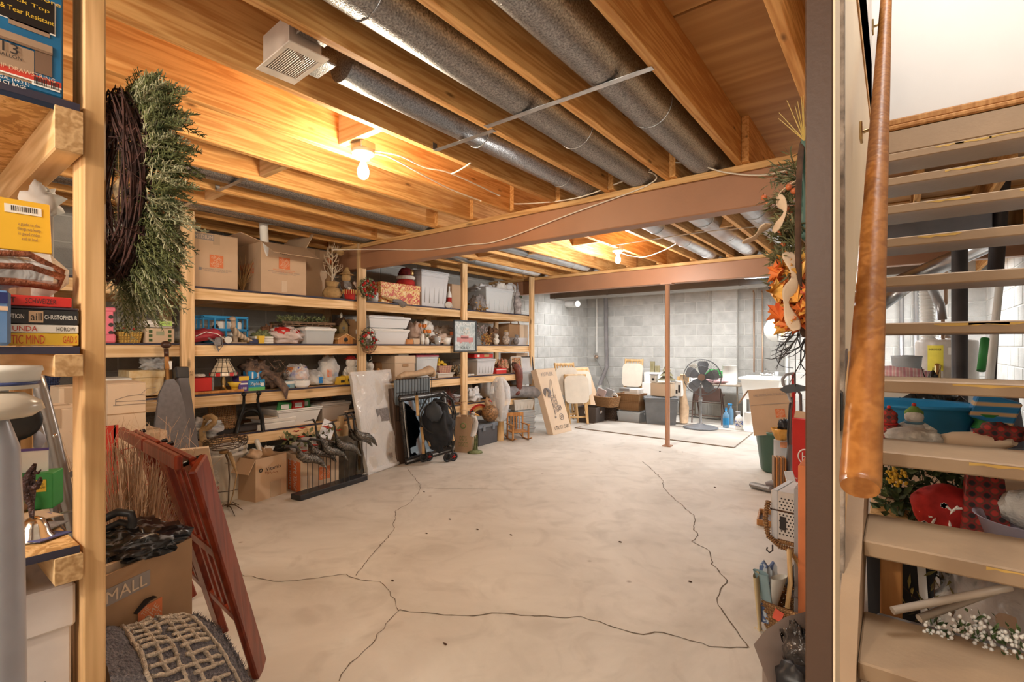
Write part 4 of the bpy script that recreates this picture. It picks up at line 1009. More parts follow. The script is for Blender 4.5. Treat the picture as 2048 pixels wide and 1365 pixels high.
t=T('twig_tray','rustic twig tray heaped with pale greenery above the clear shoebox tote','tray',(-4.36,l[1]-.06,hz),Q);g=G();q=random.Random(9)
for k in range(7):g.tube([(-.27+q.uniform(0,.03),.02+k*.035,.008+.002*(k%2)),(.25+q.uniform(-.03,.03),.02+k*.035,.01)],.006,6)
for k in range(8):g.tube([(-.24+.065*k,0,.018),(-.24+.065*k,.24,.018)],.005,6)
for z in(.028,.04):g.tube([(-.27,0,z),(.26,0,z)],.006,6);g.tube([(-.27,.24,z),(.26,.24,z)],.006,6)
g.put('twig_frame',M('tray_twig',(.33,.2,.12),.8,var=.3,vs=20),t);g=G()
for k in range(260):leaf(g,Vector((q.uniform(-.25,.24),q.uniform(.02,.22),.04+q.uniform(0,.045))),rv(q)+Vector((0,0,.5)),rv(q),.045,.009)
g.put('greenery',GREENF,t,kind='stuff')
def birdhouse(label,l,w,h,wall,roof,steep=1.,steeple=False):
    t=T('birdhouse',label,'birdhouse',l,Q);d=w*.8;hb=h*.5
    G().prism([(-w*.4,0),(w*.4,0),(w*.4,hb),(0,hb+w*.4*steep),(-w*.4,hb)],(0,d,0),(1,0,0),(0,0,1),d).put('body',wall,t)
    for s_ in(-1,1):G().bar((0,d/2,hb+w*.4*steep+.006),(s_*w*.52,d/2,hb-.02),d+.03,.007,(0,1,0)).put('roof_side',roof,t)
    G().cyl((0,-.0012,hb*.62),(0,.001,hb*.62),w*.11,n=16).put('entry_hole',BLACKP,t);G().cyl((0,-.02,hb*.38),(0,0,hb*.38),.003,n=8).put('perch',roof,t)
    if steeple:G().box((0,d*.4,hb+w*.45+.015),(.018,.018,.05),.002).cyl((0,d*.4,hb+w*.45+.04),(0,d*.4,h),.014,.001,8).put('steeple',CREAMF,t)
    return t
(l,w,h)=SL(676,698,625,Z2,-4.42);birdhouse('narrow mossy birdhouse with a steeple on the second shelf',(l[0],l[1],Z2+.09),w,h-.09,M('mossy_wood',(.3,.2,.07),.8,var=.3),TWIG,1.1,True)
t=T('pedestal_block','small brown wooden block carrying the mossy birdhouse','block',(l[0],l[1],Z2),Q);G().box((0,.04,.044),(.12,.12,.088),.003).put('block',HONEY,t)
(l,w,h)=SL(673,710,662,Z2,-4.28);birdhouse('low orange wooden birdhouse with a wide roof beside the third post',l,w,h,HONEY,OAK,.35)
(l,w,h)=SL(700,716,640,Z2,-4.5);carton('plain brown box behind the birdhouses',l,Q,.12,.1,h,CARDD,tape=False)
(l,w,h)=SL(740,818,659,Z2,-4.28);t=tote('white lidded underbed tote, lower one of the pair beside the third post',l,Q,w,.42,h,MILKY,WHITEP,fill=[WHITEF,PAPER],ribs=False,group='milky totes stacked on the second shelf')
(l2,w2,h2)=SL(738,820,634,Z2+h+.016,-4.28);t=tote('milky lidded tote, upper one of the pair beside the third post',(l2[0],l2[1],Z2+h+.015),Q,w2,.42,h2,MILKY,CLEAR('lid_clear',(.8,.82,.85),.75,.3),fill=[WHITEF,PAPER],ribs=False,group='milky totes stacked on the second shelf')
for k,(u0,u1,vt,xf,m_,lb)in enumerate(((818,842,645,-4.42,M('blush_cloth',(.66,.5,.42),.9),'blush pink folded cloth pile beside the milky totes'),(842,862,642,-4.5,PAPER,'white crumpled bag behind the tulip vases'),(864,905,650,-4.45,M('brown_grey_bag',(.42,.34,.28),.5,var=.2,vs=12),'brown grey plastic bag of cloth behind the ornament cup'),(866,905,668,-4.36,M('blush_bag',(.62,.47,.38),.6,var=.15),'blush coloured cloth bag beside the orange cup'))):
    (l,w,h)=SL(u0,u1,vt,Z2,xf);crumple(lb,l,(.1,w*.55,h*.5),m_,'cloth_bag','bag',k+40,.5)
(l,w,h)=SL(814,828,680,Z2,-4.28);carton('small orange and cream packet lying at the second shelf edge',l,Q,w,.07,h,M('orange_packet',(.7,.3,.1),.6),tape=False,name='packet')
(l,w,h)=SL(826,840,678,Z2,-4.28);carton('small pale printed packet beside the tulip vases',l,Q,w,.07,h,CARD2,tape=False,name='packet')
for k,(u,vt,vv)in enumerate(((845,648,668),(854,660,675))):
    (l,w,h)=SL(u-4,u+4,vt,Z2,-4.28+.02*k);t=T('tulip_vase',['taller white vase of orange tulips on the second shelf','shorter white vase of orange tulips on the second shelf'][k],'vase',l);hv=XP(u,vv,-4.28).z-Z2
    G().lathe((0,0,0),[(0,0),(.022,0),(.026,hv*.5),(.016,hv*.9),(.018,hv),(.012,hv)],16).put('vase',WHITEP,t)
    q=random.Random(k+3)
    for j in range(5):
        a=j*1.26;top=Vector((math.cos(a)*.03,math.sin(a)*.045,h*(.86+.1*q.random())));G().tube([(0,0,hv*.8),top],.002,5).put('stem',LEAFG,t);G().ell(top,(.013,.013,.022),8,6).put('tulip',M('tulip_orange',(.85,.27,.05),.5),t)
(l,w,h)=SL(866,884,655,Z2,-4.29);t=T('ornament_cup','clear cup of silver ornaments with printed rim on the second shelf','cup',l);G().lathe((0,0,0),[(0,0),(.03,0),(.042,.09),(.04,.09),(.028,.004)],18).put('glass',CLR,t);[G().ell((math.cos(j*2)*.018,math.sin(j*2)*.018,.03+j*.02),.02,10,8).put('bauble',CHROME,t)for j in range(6)]
(l,w,h)=SL(884,902,676,Z2,-4.28);t=T('white_bowl','low white plastic bowl beside the hanging picture sign','bowl',l);G().lathe((0,0,0),[(0,0),(.04,0),(.06,h),(.055,h),(.038,.004)],20).put('bowl',WHITEP,t)
(l,w,h)=SL(900,910,664,Z2,-4.33);t=T('orange_cup','orange cup partly behind the hanging picture sign','cup',l);G().lathe((0,0,0),[(0,0),(.03,0),(.04,h),(.036,h),(.028,.004)],18).put('cup',ORNG,t)
# hanging sign
(l,w,h)=SL(908,955,641,XP(930,704,-4.19).z,-4.185);t=T('holiday_sign','framed blue grey holiday picture sign hanging on the fourth post','sign',(-4.197,l[1],l[2]),Q)
W,Hh=w*.96,h
G().box((0,.006,Hh/2),(W-.02,.008,Hh-.02)).put('panel',PATTERN('snowy_print','blobs',[(.38,.45,.47),(.47,.54,.56),(.6,.65,.66),(.42,.48,.5)],14,.6),t)
g=G();g.box((0,.0,Hh-.008),(W,.022,.016),.003).box((0,0,.008),(W,.022,.016),.003)
for s_ in(-1,1):g.box((s_*(W/2-.008),0,Hh/2),(.016,.022,Hh),.003)
g.put('frame',M('dark_slate_frame',(.08,.09,.1),.5),t)
text(t,'HOLLY',0.01,.0005,Hh*.9,W*.5,Hh*.09,PAPER);text(t,'JOLLY',0.0,.0005,Hh*.12,W*.5,Hh*.1,INK)
G().box((0,.001,Hh*.38),(W*.72,.003,Hh*.14),.001).cyl((-W*.2,0,Hh*.3),(-W*.2,.002,Hh*.3),.016,n=16).cyl((W*.2,0,Hh*.3),(W*.2,.002,Hh*.3),.016,n=16).box((-.01,.001,Hh*.47),(W*.34,.003,Hh*.09),.001).put('truck_print',M('faded_rose',(.66,.3,.3),.6),t)
q=random.Random(3);g=G();[leaf(g,Vector((q.uniform(-.05,.05),-.001,Hh*.55+q.uniform(-.02,.06))),Vector((q.uniform(-1,1),-.05,q.uniform(-.2,1))),Vector((0,-1,0)),.035,.008)for k in range(16)];g.put('sprig_print',WHITEF,t,kind='stuff')
for k,(x,z)in enumerate(((-.08,.9),(-.08,.12),(.08,.1),(-.05,.72),(.07,.7))):text(t,'*',x,.0005,Hh*z,.014,.014,PAPER)
G().tube([(-.08,.012,Hh),(0,.014,Hh+.03),(.08,.012,Hh)],.0015,5).put('hanging_wire',BLACKM,t)
(l,w,h)=SL(956,972,652,Z2,-4.36);t=T('flower_spray','tall spray of small pink and white blossoms behind the picture sign','flowers',l);g=twigs(G(),(0,0,0),10,.24,.35,.002,6);g.put('stem',TWIG,t);q=random.Random(8);g=G();[g.ell((q.uniform(-.06,.06),q.uniform(-.08,.08),q.uniform(.12,.26)),.008,5,4)for k in range(60)];g.put('blossoms',M('pale_blossom',(.75,.6,.6),.8),t,kind='stuff')
(l,w,h)=SL(962,982,668,Z2,-4.24);t=T('dried_bouquet','drooping yellow and red dried bouquet at the second shelf edge','flowers',l);g=G();q=random.Random(18);[leaf(g,Vector((q.uniform(-.03,.03),q.uniform(-.07,.07),q.uniform(.0,.14))),rv(q),rv(q),.04,.01)for k in range(110)];g.put('leaves',M('yellow_green_leaf',(.55,.42,.12),.8,col2=(.4,.08,.05),vs=30),t,kind='stuff')
def figurine(label,l,h,m1,m2,name='figurine',ears=False,hat=None):
    t=T(name,label,'figurine',l);r=h*.3
    G().ell((0,0,h*.32),(r*.9,r*.95,h*.32),16,12,.12,3,h).put('body',m1,t);G().ell((.01,0,h*.74),(r*.62,r*.65,h*.2),14,10).put('head',m2,t)
    for s_ in(-1,1):
        G().ell((r*.62,s_*r*.25,h*.77),.004,6,5).put('eye',BLACKP,t);G().tube([(0,s_*r*.75,h*.5),(r*.6,s_*r*.8,h*.32)],[r*.2,r*.15],8).put('arm',m1,t)
        if ears:G().cyl((0,s_*r*.4,h*.84),(0,s_*r*.5,h),r*.2,.001,8).put('ear',m2,t)
    if hat:G().lathe((0,0,h*.86),[(r*.8,0),(r*.5,.01),(r*.45,h*.12),(0,h*.14)],14).put('hat',hat,t)
    return t
(l,w,h)=SL(986,998,667,Z2,-4.27);figurine('white cat figurine on the second shelf',l,h,OFFW,OFFW,ears=True)
(l,w,h)=SL(1000,1022,660,Z2,-4.28);figurine('speckled snowman figurine with a round hat on the second shelf',l,h,M('speckled_cream',(.6,.5,.42),.8,var=.3,vs=40),M('speckled_cream',(.6,.5,.42)),hat=BURL)
(l,w,h)=SL(974,996,655,Z2,-4.5);crumple('brown and white plush toy behind the cat figurine',l,(.09,.1,h*.5),M('brown_plush',(.25,.14,.08),.95,var=.3,vs=12),'plush_toy','toy',51)
(l,w,h)=SL(1018,1040,642,Z2,-4.42);t=T('antler_box','tall brown box with zigzag flap ends at the far end of the second shelf','box',l,Q);G().box((0,.1,h*.44),(w,.2,h*.88),.003).put('body',CARDD,t);[G().prism([(0,0),(.03,0),(.0,.05)],(s_*w*.35-.015,.0,h*.88),(1,0,0),(0,0,1),.004).put('flap',CARDD,t)for s_ in(-1,1)]
(l,w,h)=SL(1024,1040,668,Z2,-4.3);figurine('grey brown mouse figurine beside the white rope bowl',l,h,GREY_FAB,GREY_FAB,ears=True)
(l,w,h)=SL(1032,1055,676,Z2,-4.28);t=T('shallow_tub','shallow white tub at the far end of the second shelf','tub',l,Q);shell(G(),w*.85,.2,h,.004,w,.22).put('tub',LGREY,t)
(l,w,h)=SL(1040,1056,650,Z2,-4.4);t=T('standing_board','cream and brown upright carton at the far end of the second shelf','box',l,Q);G().box((0,.08,h/2),(w,.16,h),.002).put('body',CARD2,t)

# ---- third shelf
(l,w,h)=SL(200,264,759,Z3,-4.26);t=carton('white folding bag box with upside down black lettering on the third shelf',l,Q,w,.3,h,PAPER,name='printed_box',tape=False);text(t,'Clean-Up Ba',w*.12,-.002,h*.55,w*.72,h*.5,INK,roll=PI)
(l,w,h)=SL(260,328,740,Z3+.01,-4.32);t=carton('gold floral keepsake box under a crinkled clear bag',l,Q,w,.25,h*.95,M('gold_print',(.6,.4,.17),.5,var=.3,vs=20,col2=(.75,.62,.4)),name='keepsake_box',tape=False,lid=.05)
(l2,w2,h2)=SL(285,330,722,Z3+h*.97,-4.36);crumple('crinkled clear plastic bag lying on the gold floral box',(l2[0],l2[1],Z3+h*.95+.012),(.1,w2*.55,.06),FILM,seed=60,amp=.8)
(l,w,h)=SL(385,424,757,Z3,-4.27);t=T('red_box','bright red shallow box with dark end at the front post','box',(l[0],l[1],Z3+.022),Q);G().box((0,.1,h*.42),(w,.2,h*.84),.003).put('body',REDP,t);G().box((w/2+.008,.1,h*.42),(.012,.2,h*.84),.002).put('dark_end',GREY_FAB,t)
t=T('white_ring','small white fluffy ring lying on the red box','ring',(l[0]-.06,l[1],Z3+.022+h*.86));G().torus((0,0,.014),.03,.013,20,8).put('ring',WHITEF,t)
t=T('wooden_tray','low reddish wooden tray under the red box on the third shelf','tray',(l[0]+.01,l[1]+.08,Z3),Q);G().box((0,.15,.01),(.46,.3,.019),.003).put('tray',HONEY,t)
(l,w,h)=SL(429,464,717,Z3,-4.33);t=T('stained_glass_lamp','small stained glass table lamp with cream and red shade','lamp',l)
G().lathe((0,0,.0),[(0,0),(.055,0),(.05,.015),(.02,.03),(.013,.06),(.02,.09),(.011,.13),(.014,h*.55),(.006,h*.6)],18).put('base',BRASS,t)
hs=h*.52;zz=h-hs
SH=[(.1,0),(.092,hs*.22),(.072,hs*.5),(.05,hs*.78),(.046,hs*.86),(.06,hs)]
G().lathe((0,0,zz),SH,12,False).put('shade',PATTERN('glass_cream','cells',[(.75,.66,.5),(.62,.5,.35),(.5,.4,.28)],26,.3),t)
g=G();[g.tube([(r_*1.01*math.cos(a),r_*1.01*math.sin(a),zz+z_)for r_,z_ in SH],.0022,4)for a in[2*PI*k/12 for k in range(12)]];[g.torus((0,0,zz+z_),r_*1.01,.0022,12,4)for r_,z_ in SH];g.put('leading',BLACKM,t)
for k in range(12):a=2*PI*(k+.5)/12;(G().box((0,0,0),(.034,.006,.03),.002).put('red_pane',REDP,t,(math.cos(a)*.097,math.sin(a)*.097,zz+.014),(0,0,a+PI/2))if k%2==0 else None)
def printed(label,px,z,xf,d,m,strips=(),name='carton',txt=None,tm=None):
    (l,w,h)=SL(*px,z,xf);t=T(name,label,'box',l,Q);G().box((0,d/2,h/2),(w,d,h),.002).put('body',m,t)
    for(x,zc,ww,hh,mm)in strips:patch(t,x*w,-.001,zc*h,ww*w,hh*h,mm)
    if txt:text(t,txt[0],txt[1]*w,-.0025,txt[2]*h,txt[3]*w,txt[4]*h,tm or PAPER)
    return t,l,w,h
t,l,w,h=printed('yellow topped box with a purple front beside the lamp',(478,498,753),Z3,-4.27,.12,PURP,[(0,.85,1,.3,YELL),(0,.5,.7,.1,PAPER)],txt=('100',0,.2,.5,.18))
t,l,w,h=printed('aqua and green zip bag box with white lettering',(497,530,760),Z3,-4.265,.12,M('aqua_card',(.03,.3,.6),.4),[(0,.16,1,.3,M('lime_card',(.15,.55,.15),.5)),(.33,.55,.2,.3,PAPER)],txt=('Ziploc',-.08,.6,.62,.4))
t,l2,w2,h2=printed('bright blue striped box standing on the aqua zip bag box',(497,524,743),Z3+h+.002,-4.3,.1,BLUEC,[(-.2,.5,.12,.8,PAPER),(.2,.5,.12,.8,LGREY)])
(l,w,h)=SL(463,478,763,Z3,-4.32);t=T('yellow_bowl','yellow plastic lid or bowl behind the purple and yellow box','bowl',l);G().lathe((0,0,.03),[(0,0),(.03,0),(.06,.05),(.055,.05),(.02,.01)],18).cyl((0,0,0),(0,0,.035),.03,n=14).put('bowl',YELL,t)
t=T('feather_shawl','dark brown feathery shawl spilling over the third shelf edge','shawl',(-4.3,XP(533,0,-4.3).y,Z3),Q)
g=G();g.ell((-.06,.1,.16),(.1,.1,.1),18,12,.7,5,2);g.ell((.05,.05,.07),(.11,.09,.07),18,12,.7,5,8);g.tube([(.0,.06,.16),(.08,-.02,.09),(.13,-.07,-.0),(.14,-.072,-.09)],[.07,.075,.06,.012],14,flat=.45);g.put('fabric',M('dark_mottled_shawl',(.24,.15,.1),.7,var=.4,vs=22,col2=(.03,.02,.02),bump=.6,bs=60),t);g=G();q=random.Random(2)
for k in range(160):leaf(g,Vector((q.uniform(-.15,.17),q.uniform(-.09,.1),q.uniform(.0,.26))),rv(q),rv(q),.05,.004)
g.put('feathers',M('feather_brown',(.3,.19,.12),.8,col2=(.04,.02,.02),vs=30),t,kind='stuff')
t,l,w,h=printed('flat blue and white tissue box at the third shelf edge',(565,589,763),Z3,-4.265,.11,M('pale_blue_card',(.32,.52,.62),.5),[(0,.8,1,.35,PAPER),(-.1,.3,.4,.3,BLUEC)])
for k,(u0,u1,vt,lb,m2)in enumerate(((582,622,727,'clear bag of paper plates with orange and blue print',[REDINK,PAPER,BLUEP]),(618,650,740,'smaller clear bag with a blue tag in the middle of the third shelf',[PAPER,BLUEP]),(648,683,712,'tall clear bag of white paper rolls with orange labels',[PAPER,ORNG,PAPER]))):
    (l,w,h)=SL(u0,u1,vt,Z3,-4.34);t=T('clear_bag',lb,'bag',(l[0],l[1],Z3),Q)
    G().ell((0,.08,h*.47),(w*.5,.12,h*.5),28,18,.3,3,70+k,zmin=.001).put('wrap',FILM,t)
    if k==0:G().lathe((0,.09,.01),[(0,0),(.09,0),(.12,.05),(.125,.055)],22).put('plate_stack',PAPER,t);G().cyl((0,.08,.07),(0,.08,h*.85),.09,n=20).put('printed_pack',PATTERN('orange_blue_print','blobs',[(.75,.28,.1),(.8,.75,.7),(.08,.1,.45),(.8,.78,.74)],16,.5),t)
    elif k==1:G().cyl((0,.08,.01),(0,.08,h*.6),.07,n=20).put('paper_stack',PAPER,t);patch(t,.02,-.03,h*.35,.04,.06,BLUEP)
    else:
        G().cyl((-.02,.07,.01),(-.02,.07,h*.8),.065,n=20).put('paper_roll',PAPER,t);G().cyl((.05,.12,.01),(.05,.12,h*.7),.06,n=20).put('paper_roll',PAPER,t);patch(t,-.04,-.008,h*.4,.05,.07,ORNG);patch(t,.03,-.01,h*.33,.04,.05,BLUEP)
(l,w,h)=SL(590,617,758,Z3,-4.27);t=T('plastic_bowls','stack of white plastic bowls in front of the paper plate bag','bowls',l);[G().lathe((0,0,.014*k),[(0,0),(.05,0),(.075,.035),(.072,.035),(.048,.004)],22).put('bowl',WHITEP,t)for k in range(3)]
printed('yellow and black box, left one of two beside the third post',(680,691,754),Z3,-4.265,.09,YELL,[(0,.4,.7,.3,INK)]);printed('yellow and black box, right one of two beside the third post',(692,704,752),Z3,-4.265,.09,YELL,[(.1,.5,.5,.35,INK)])
(l,w,h)=SL(693,710,711,Z3+.08,-4.35);t=figurine('snowman toy with red hat beside the third post',(l[0],l[1],Z3),h+.08,WHITEF,WHITEF,'snowman_toy',hat=REDF)
(l,w,h)=SL(733,744,722,Z3,-4.4);t=figurine('white reindeer toy beyond the third post',(l[0],l[1],Z3),h,WHITEF,WHITEF,'reindeer_toy',ears=True);G().tube([(0,0,h),(0,.03,h*1.1),(0,.02,h*1.2)],.005,6).put('antler',OFFW,t)
(l,w,h)=SL(746,758,735,Z3,-4.35);t=T('wooden_animal','small orange wooden animal behind the wrapped panel','toy',l,Q);G().box((0,.02,h*.5),(.1,.03,.04),.01).box((.045,.02,h*.75),(.035,.03,.05),.01).put('body',HONEY,t);[G().box((s_*.035,.02,h*.2),(.014,.025,h*.42),.003).put('leg',HONEY,t)for s_ in(-1,1)]
(l,w,h)=SL(790,830,713,Z3,-4.28);t=carton('pale records box with a hand hole and lid on the third shelf',l,Q,w,.38,h,CARD2,name='records_box',lid=.08,tape=False);G().box((0,-.007,h*.62),(w*.28,.002,.028),.0005).put('hand_hole',CARDD,t);G().box((-.0,.1,h+.012),(w*.5,.15,.016),.002).put('envelope',PAPER,t)
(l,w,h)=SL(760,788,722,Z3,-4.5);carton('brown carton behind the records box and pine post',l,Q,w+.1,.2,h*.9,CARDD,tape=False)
(l,w,h)=SL(792,862,737,Z3,-4.22);t=T('felt_stocking','tan quilted stocking lying on top of the black wire crate','stocking',(-4.13,l[1],XP(828,757,-4.13).z),Q);G().tube([(-.26,.03,.025),(-.17,.03,.045),(-.05,.03,.04),(.07,.03,.055),(.16,.03,.075),(.21,.04,.05)],[.03,.05,.045,.055,.075,.04],16,flat=.7).put('body',TANF,t);G().torus((.19,.03,.06),.055,.018,20,8,Matrix.Rotation(R(65),3,'Y')).put('cuff',TANF,t)
(l,w,h)=SL(834,876,711,Z3,-4.28);t=tote('clear tote with a red lid and a big white label on the third shelf',l,Q,w,.38,h,CLR,M('dull_red_lid',(.4,.08,.12),.4),fill=[LGREY,PAPER],ribs=False);patch(t,0,.014,h*.68,w*.4,h*.28,PAPER);G().box((0,.15,h+.03),(w*.7,.2,.02),.004).put('folded_bag',MILKY,t)
(l,w,h)=SL(878,904,731,Z3+.05,-4.28);t=T('bead_basket','woven basket of yellow and pink checks filled with small yellow gourds','basket',(l[0],l[1],Z3+.055),Q);shell(G(),w*.85,.16,h*.9,.008,w,.18).put('side',PATTERN('yellow_pink_weave','weave',[(.3,.1,.12),(.7,.45,.18),(.82,.65,.35)],17,.7,.5),t)
for k in range(5):G().ell((-.05+.028*k,.08+.02*(k%2),h*.95+(.03 if k in(1,2,3)else 0)),(.028,.028,.024),10,7).put('gourd',YELL,t)
G().tube([(-.04,.08,h+.03),(-.035,.08,h+.085)],[.014,.005],8).put('gourd_neck',YELL,t)
t=tote('shallow white tub with a clip handle under the checked basket',(l[0],l[1]+.01,Z3),Q,w*1.25,.25,.052,OFFW,WHITEP,'shallow_tub',ribs=False,lidh=.01)
(l,w,h)=SL(903,922,733,Z3,-4.34);t=T('dried_flowers','loose cream and tan dried flowers beside the fourth post','flowers',l);g=twigs(G(),(0,0,0),14,.15,.8,.003,9);g.put('stem',TWIG,t);g=G();q=random.Random(7);[g.ell((q.uniform(-.05,.05),q.uniform(-.09,.09),q.uniform(.02,.14)),.012,6,4)for k in range(45)];g.put('blossoms',M('tan_blossom',(.66,.5,.3),.9,var=.3,vs=30),t,kind='stuff')
(l,w,h)=SL(934,947,748,Z3,-4.25);t=T('shell_cluster','small heap of cream seashells just past the fourth post','shells',l);[G().ell((q.uniform(-.01,.02),-.06+.028*k,.014),(.015,.02,.014),8,6,.3,4,k).put('shell',OFFW,t)for k in range(5)]
(l,w,h)=SL(955,991,719,Z3,-4.28);t=tote('light grey ribbed tote beside the fourth post on the third shelf',l,Q,w,.45,h,LGREY,LGREY,fill=None)
t=T('game_box','red board game box with gold print on the light grey tote','box',(l[0]-.03,l[1]-.02,Z3+h+.016),Q);G().box((0,.13,.03),(w*1.02,.26,.055),.002).put('body',REDP,t);patch(t,w*.15,-.001,.03,.1,.03,BRASS);patch(t,-w*.3,-.001,.03,.04,.03,PAPER)
(l,w,h)=SL(993,1012,738,Z3,-4.28);t,l,w,h=printed('small red tin with a pale band beside the boot',(993,1013,737),Z3,-4.28,.12,REDP,[(0,.75,1,.12,PAPER)])
(l,w,h)=SL(996,1012,716,Z3+.1,-4.4);crumple('sequined brown bundle behind the small red tin',(l[0],l[1],Z3),(.09,.09,.1),DECOR,'decor_bundle','decoration',80)
(l,w,h)=SL(1012,1038,715,Z3,-4.4);t=T('standing_bottle','white fabric bundle leaning above the hanging boot','bundle',l,Q);G().tube([(-.05,.02,.16),(.0,0,.13),(.06,-.03,.08)],[.045,.06,.05],14).put('bundle',WHITEF,t)
t=T('rubber_boot','tall reddish brown boot hanging down over the third shelf edge','boot',(-4.2,XP(1037,0,-4.2).y,Z3-.26),Q);G().tube([(.0,.06,.36),(.005,0,.3),(.01,-.01,.2),(.0,-.012,.05),(-.01,-.012,0)],[.05,.058,.05,.042,.036],14).tube([(-.01,-.01,.01),(-.06,-.03,-.02),(-.1,-.04,-.03)],[.036,.03,.015],10).put('shaft',M('oxblood',(.22,.06,.04),.4,var=.25,vs=20),t);G().torus((0,.06,.36),.05,.015,18,6,Matrix.Rotation(R(60),3,'X')).put('cuff',TWIG,t)
(l,w,h)=SL(1033,1056,712,Z3,-4.35);carton('pale brown carton at the far end of the third shelf',l,Q,w,.3,h*1.15,CARD,tape=False)
(l,w,h)=SL(1036,1056,736,Z3,-4.27);tote('small clear tote with blue contents at the far end of the third shelf',l,Q,w,.06,h,CLR,None,fill=[BLUEP],ribs=False)
# left bit of the third shelf, seen past the near shelf
(l,w,h)=SL(58,122,770,Z3,-4.24);t=basket('dark navy wicker basket on the third shelf, seen past the near shelf',l,Q,w,.3,h+.04,PATTERN('navy_wicker','weave',[(.01,.015,.05),(.03,.05,.14),(.08,.11,.22)],26,.7,.7));G().tube([(w*.25,.02,h+.03),(w*.3,.02,h+.11),(w*.36,.02,h+.03)],.006,6).put('gold_clasp',BRASS,t)
(l,w,h)=SL(120,200,776,Z3-.16,-4.18);
# ---- fourth shelf
(l,w,h)=SL(385,418,832,Z4,-4.3);crumple('silvery crinkled plastic film on the lowest shelf behind the wicker bird',(l[0],l[1],Z4),(.12,.13,.07),FILM,'plastic_film','film',90,.8)
t=T('wicker_set','open brown wicker basket lid and tray on the lowest shelf','basket',(-4.3,XP(458,0,-4.3).y,Z4+.05),Q)
g=G();nn=12
for k in range(nn):g.tube([(-.09+.18*k/(nn-1),.1+.004*(k%2),.0),(-.09+.18*k/(nn-1),.14,.2-.03*abs(k/(nn-1)-.5)*2)],.006,5)
for k in range(12):g.tube([(-.095,.1+k*.0035,.015+k*.015),(.095,.1+k*.0035,.015+k*.015)],.006,5)
g.tube([(-.1,.1,0),(-.1,.13,.16),(-.06,.14,.205),(.06,.14,.205),(.1,.13,.16),(.1,.1,0)],.009,7);g.put('back_weave',WICK,t);g=G()
for k in range(14):g.tube([(-.24+.02*k,-.06,.0),(-.22+.02*k,.12,.0)],.006,5)
for k in range(9):g.tube([(-.25,-.05+.02*k,.006),(.05,-.05+.02*k,.006)],.006,5)
g.put('tray_weave',WICK,t);G().box((-.02,.04,-.025),(.3,.2,.045),.01).put('black_base',BLACKP,t)
t=T('cast_iron_stand','black iron stand with two curved arms on the lowest shelf','stand',(-4.205,XP(500,0,-4.22).y,Z4),Q)
for s_ in(-1,1):G().tube([(s_*.11,.02,0),(s_*.09,.0,.12),(s_*.06,.0,.2),(s_*.055,.0,.27),(s_*.06,-.01,.31)],[.018,.016,.012,.011,.01],10).ell((s_*.06,-.01,.32),.02,10,8).put('arm',BLACKM,t)
G().torus((0,.01,.1),.085,.014,18,8,Matrix.Rotation(Q,3,'X'),0,PI).put('arch',BLACKM,t);G().box((0,.09,.03),(.3,.12,.05),.012).put('foot',IRON,t)
for k,(w_b,h_b,m_,lb)in enumerate(((.34,.05,PAPER,'thick white book at the bottom of the stack on the lowest shelf'),(.3,.03,PAPER,'thin white book in the stack on the lowest shelf'),(.26,.012,CARD2,'cream folder on top of the white books on the lowest shelf'))):
    y=XP(553,0,-4.25).y;z=Z4+(0,.052,.084)[k];t=T('stacked_book',lb,'book',(-4.24-.02*k,y+(.0,.03,.0)[k],z),Q+R((4,-3,8)[k]));G().box((0,.11,h_b/2),(w_b,.22,h_b),.003).put('cover',m_,t);G().box((0,.11,h_b/2),(w_b-.004,.224,h_b*.7)).put('pages',OFFW,t)
(l,w,h)=SL(552,640,815,Z4,-4.27);t=tote('white plastic dish tub with bright bags on the lowest shelf',(l[0]+.03,l[1],Z4),Q,w,.34,h,WHITEP,None,'dish_tub','tub',ribs=False,taper=.78);patch(t,.03,.028,h*.55,.055,.05,BLUEP);patch(t,.03,.027,h*.62,.05,.02,PAPER)
for k,(x,m_,lb)in enumerate(((-.1,GREENP,'green and blue snack packet'),(.05,REDP,'red packet'),(.13,GREENP,'green packet'))):G().box((x,.1+.04*k,h+.0),(.13,.03,.1),.01,Matrix.Rotation(R(10-8*k),3,'Y')).put('packet',m_,t);patch(t,x,.082+.04*k,h+.01,.07,.04,PAPER)
(l,w,h)=SL(644,700,806,Z4,-4.29);t=tote('translucent smoky tote with a small white label on the lowest shelf',l,Q,w,.34,h,CLEAR('smoky_plastic',(.55,.48,.42),.75,.3),CLEAR('smoky_lid',(.45,.4,.36),.8,.3),fill=[CARDD,GREY_FAB],ribs=False);patch(t,.03,.018,h*.5,.07,.05,PAPER)
for k in range(4):
    t=T('flat_magazine',['grey magazine lowest in the pile beside the smoky tote','tan magazine second in the pile beside the smoky tote','dark magazine third in the pile beside the smoky tote','pale magazine on top of the pile beside the smoky tote'][k],'magazine',(-4.28,XP(708,0,-4.28).y-.02,Z4+.02*k),Q+.1*k,'magazines on the lowest shelf');G().box((0,.1,.009),(.13,.2,.018),.002).put('cover',(GREY_FAB,CARD,BLACKP,CARD2)[k],t)
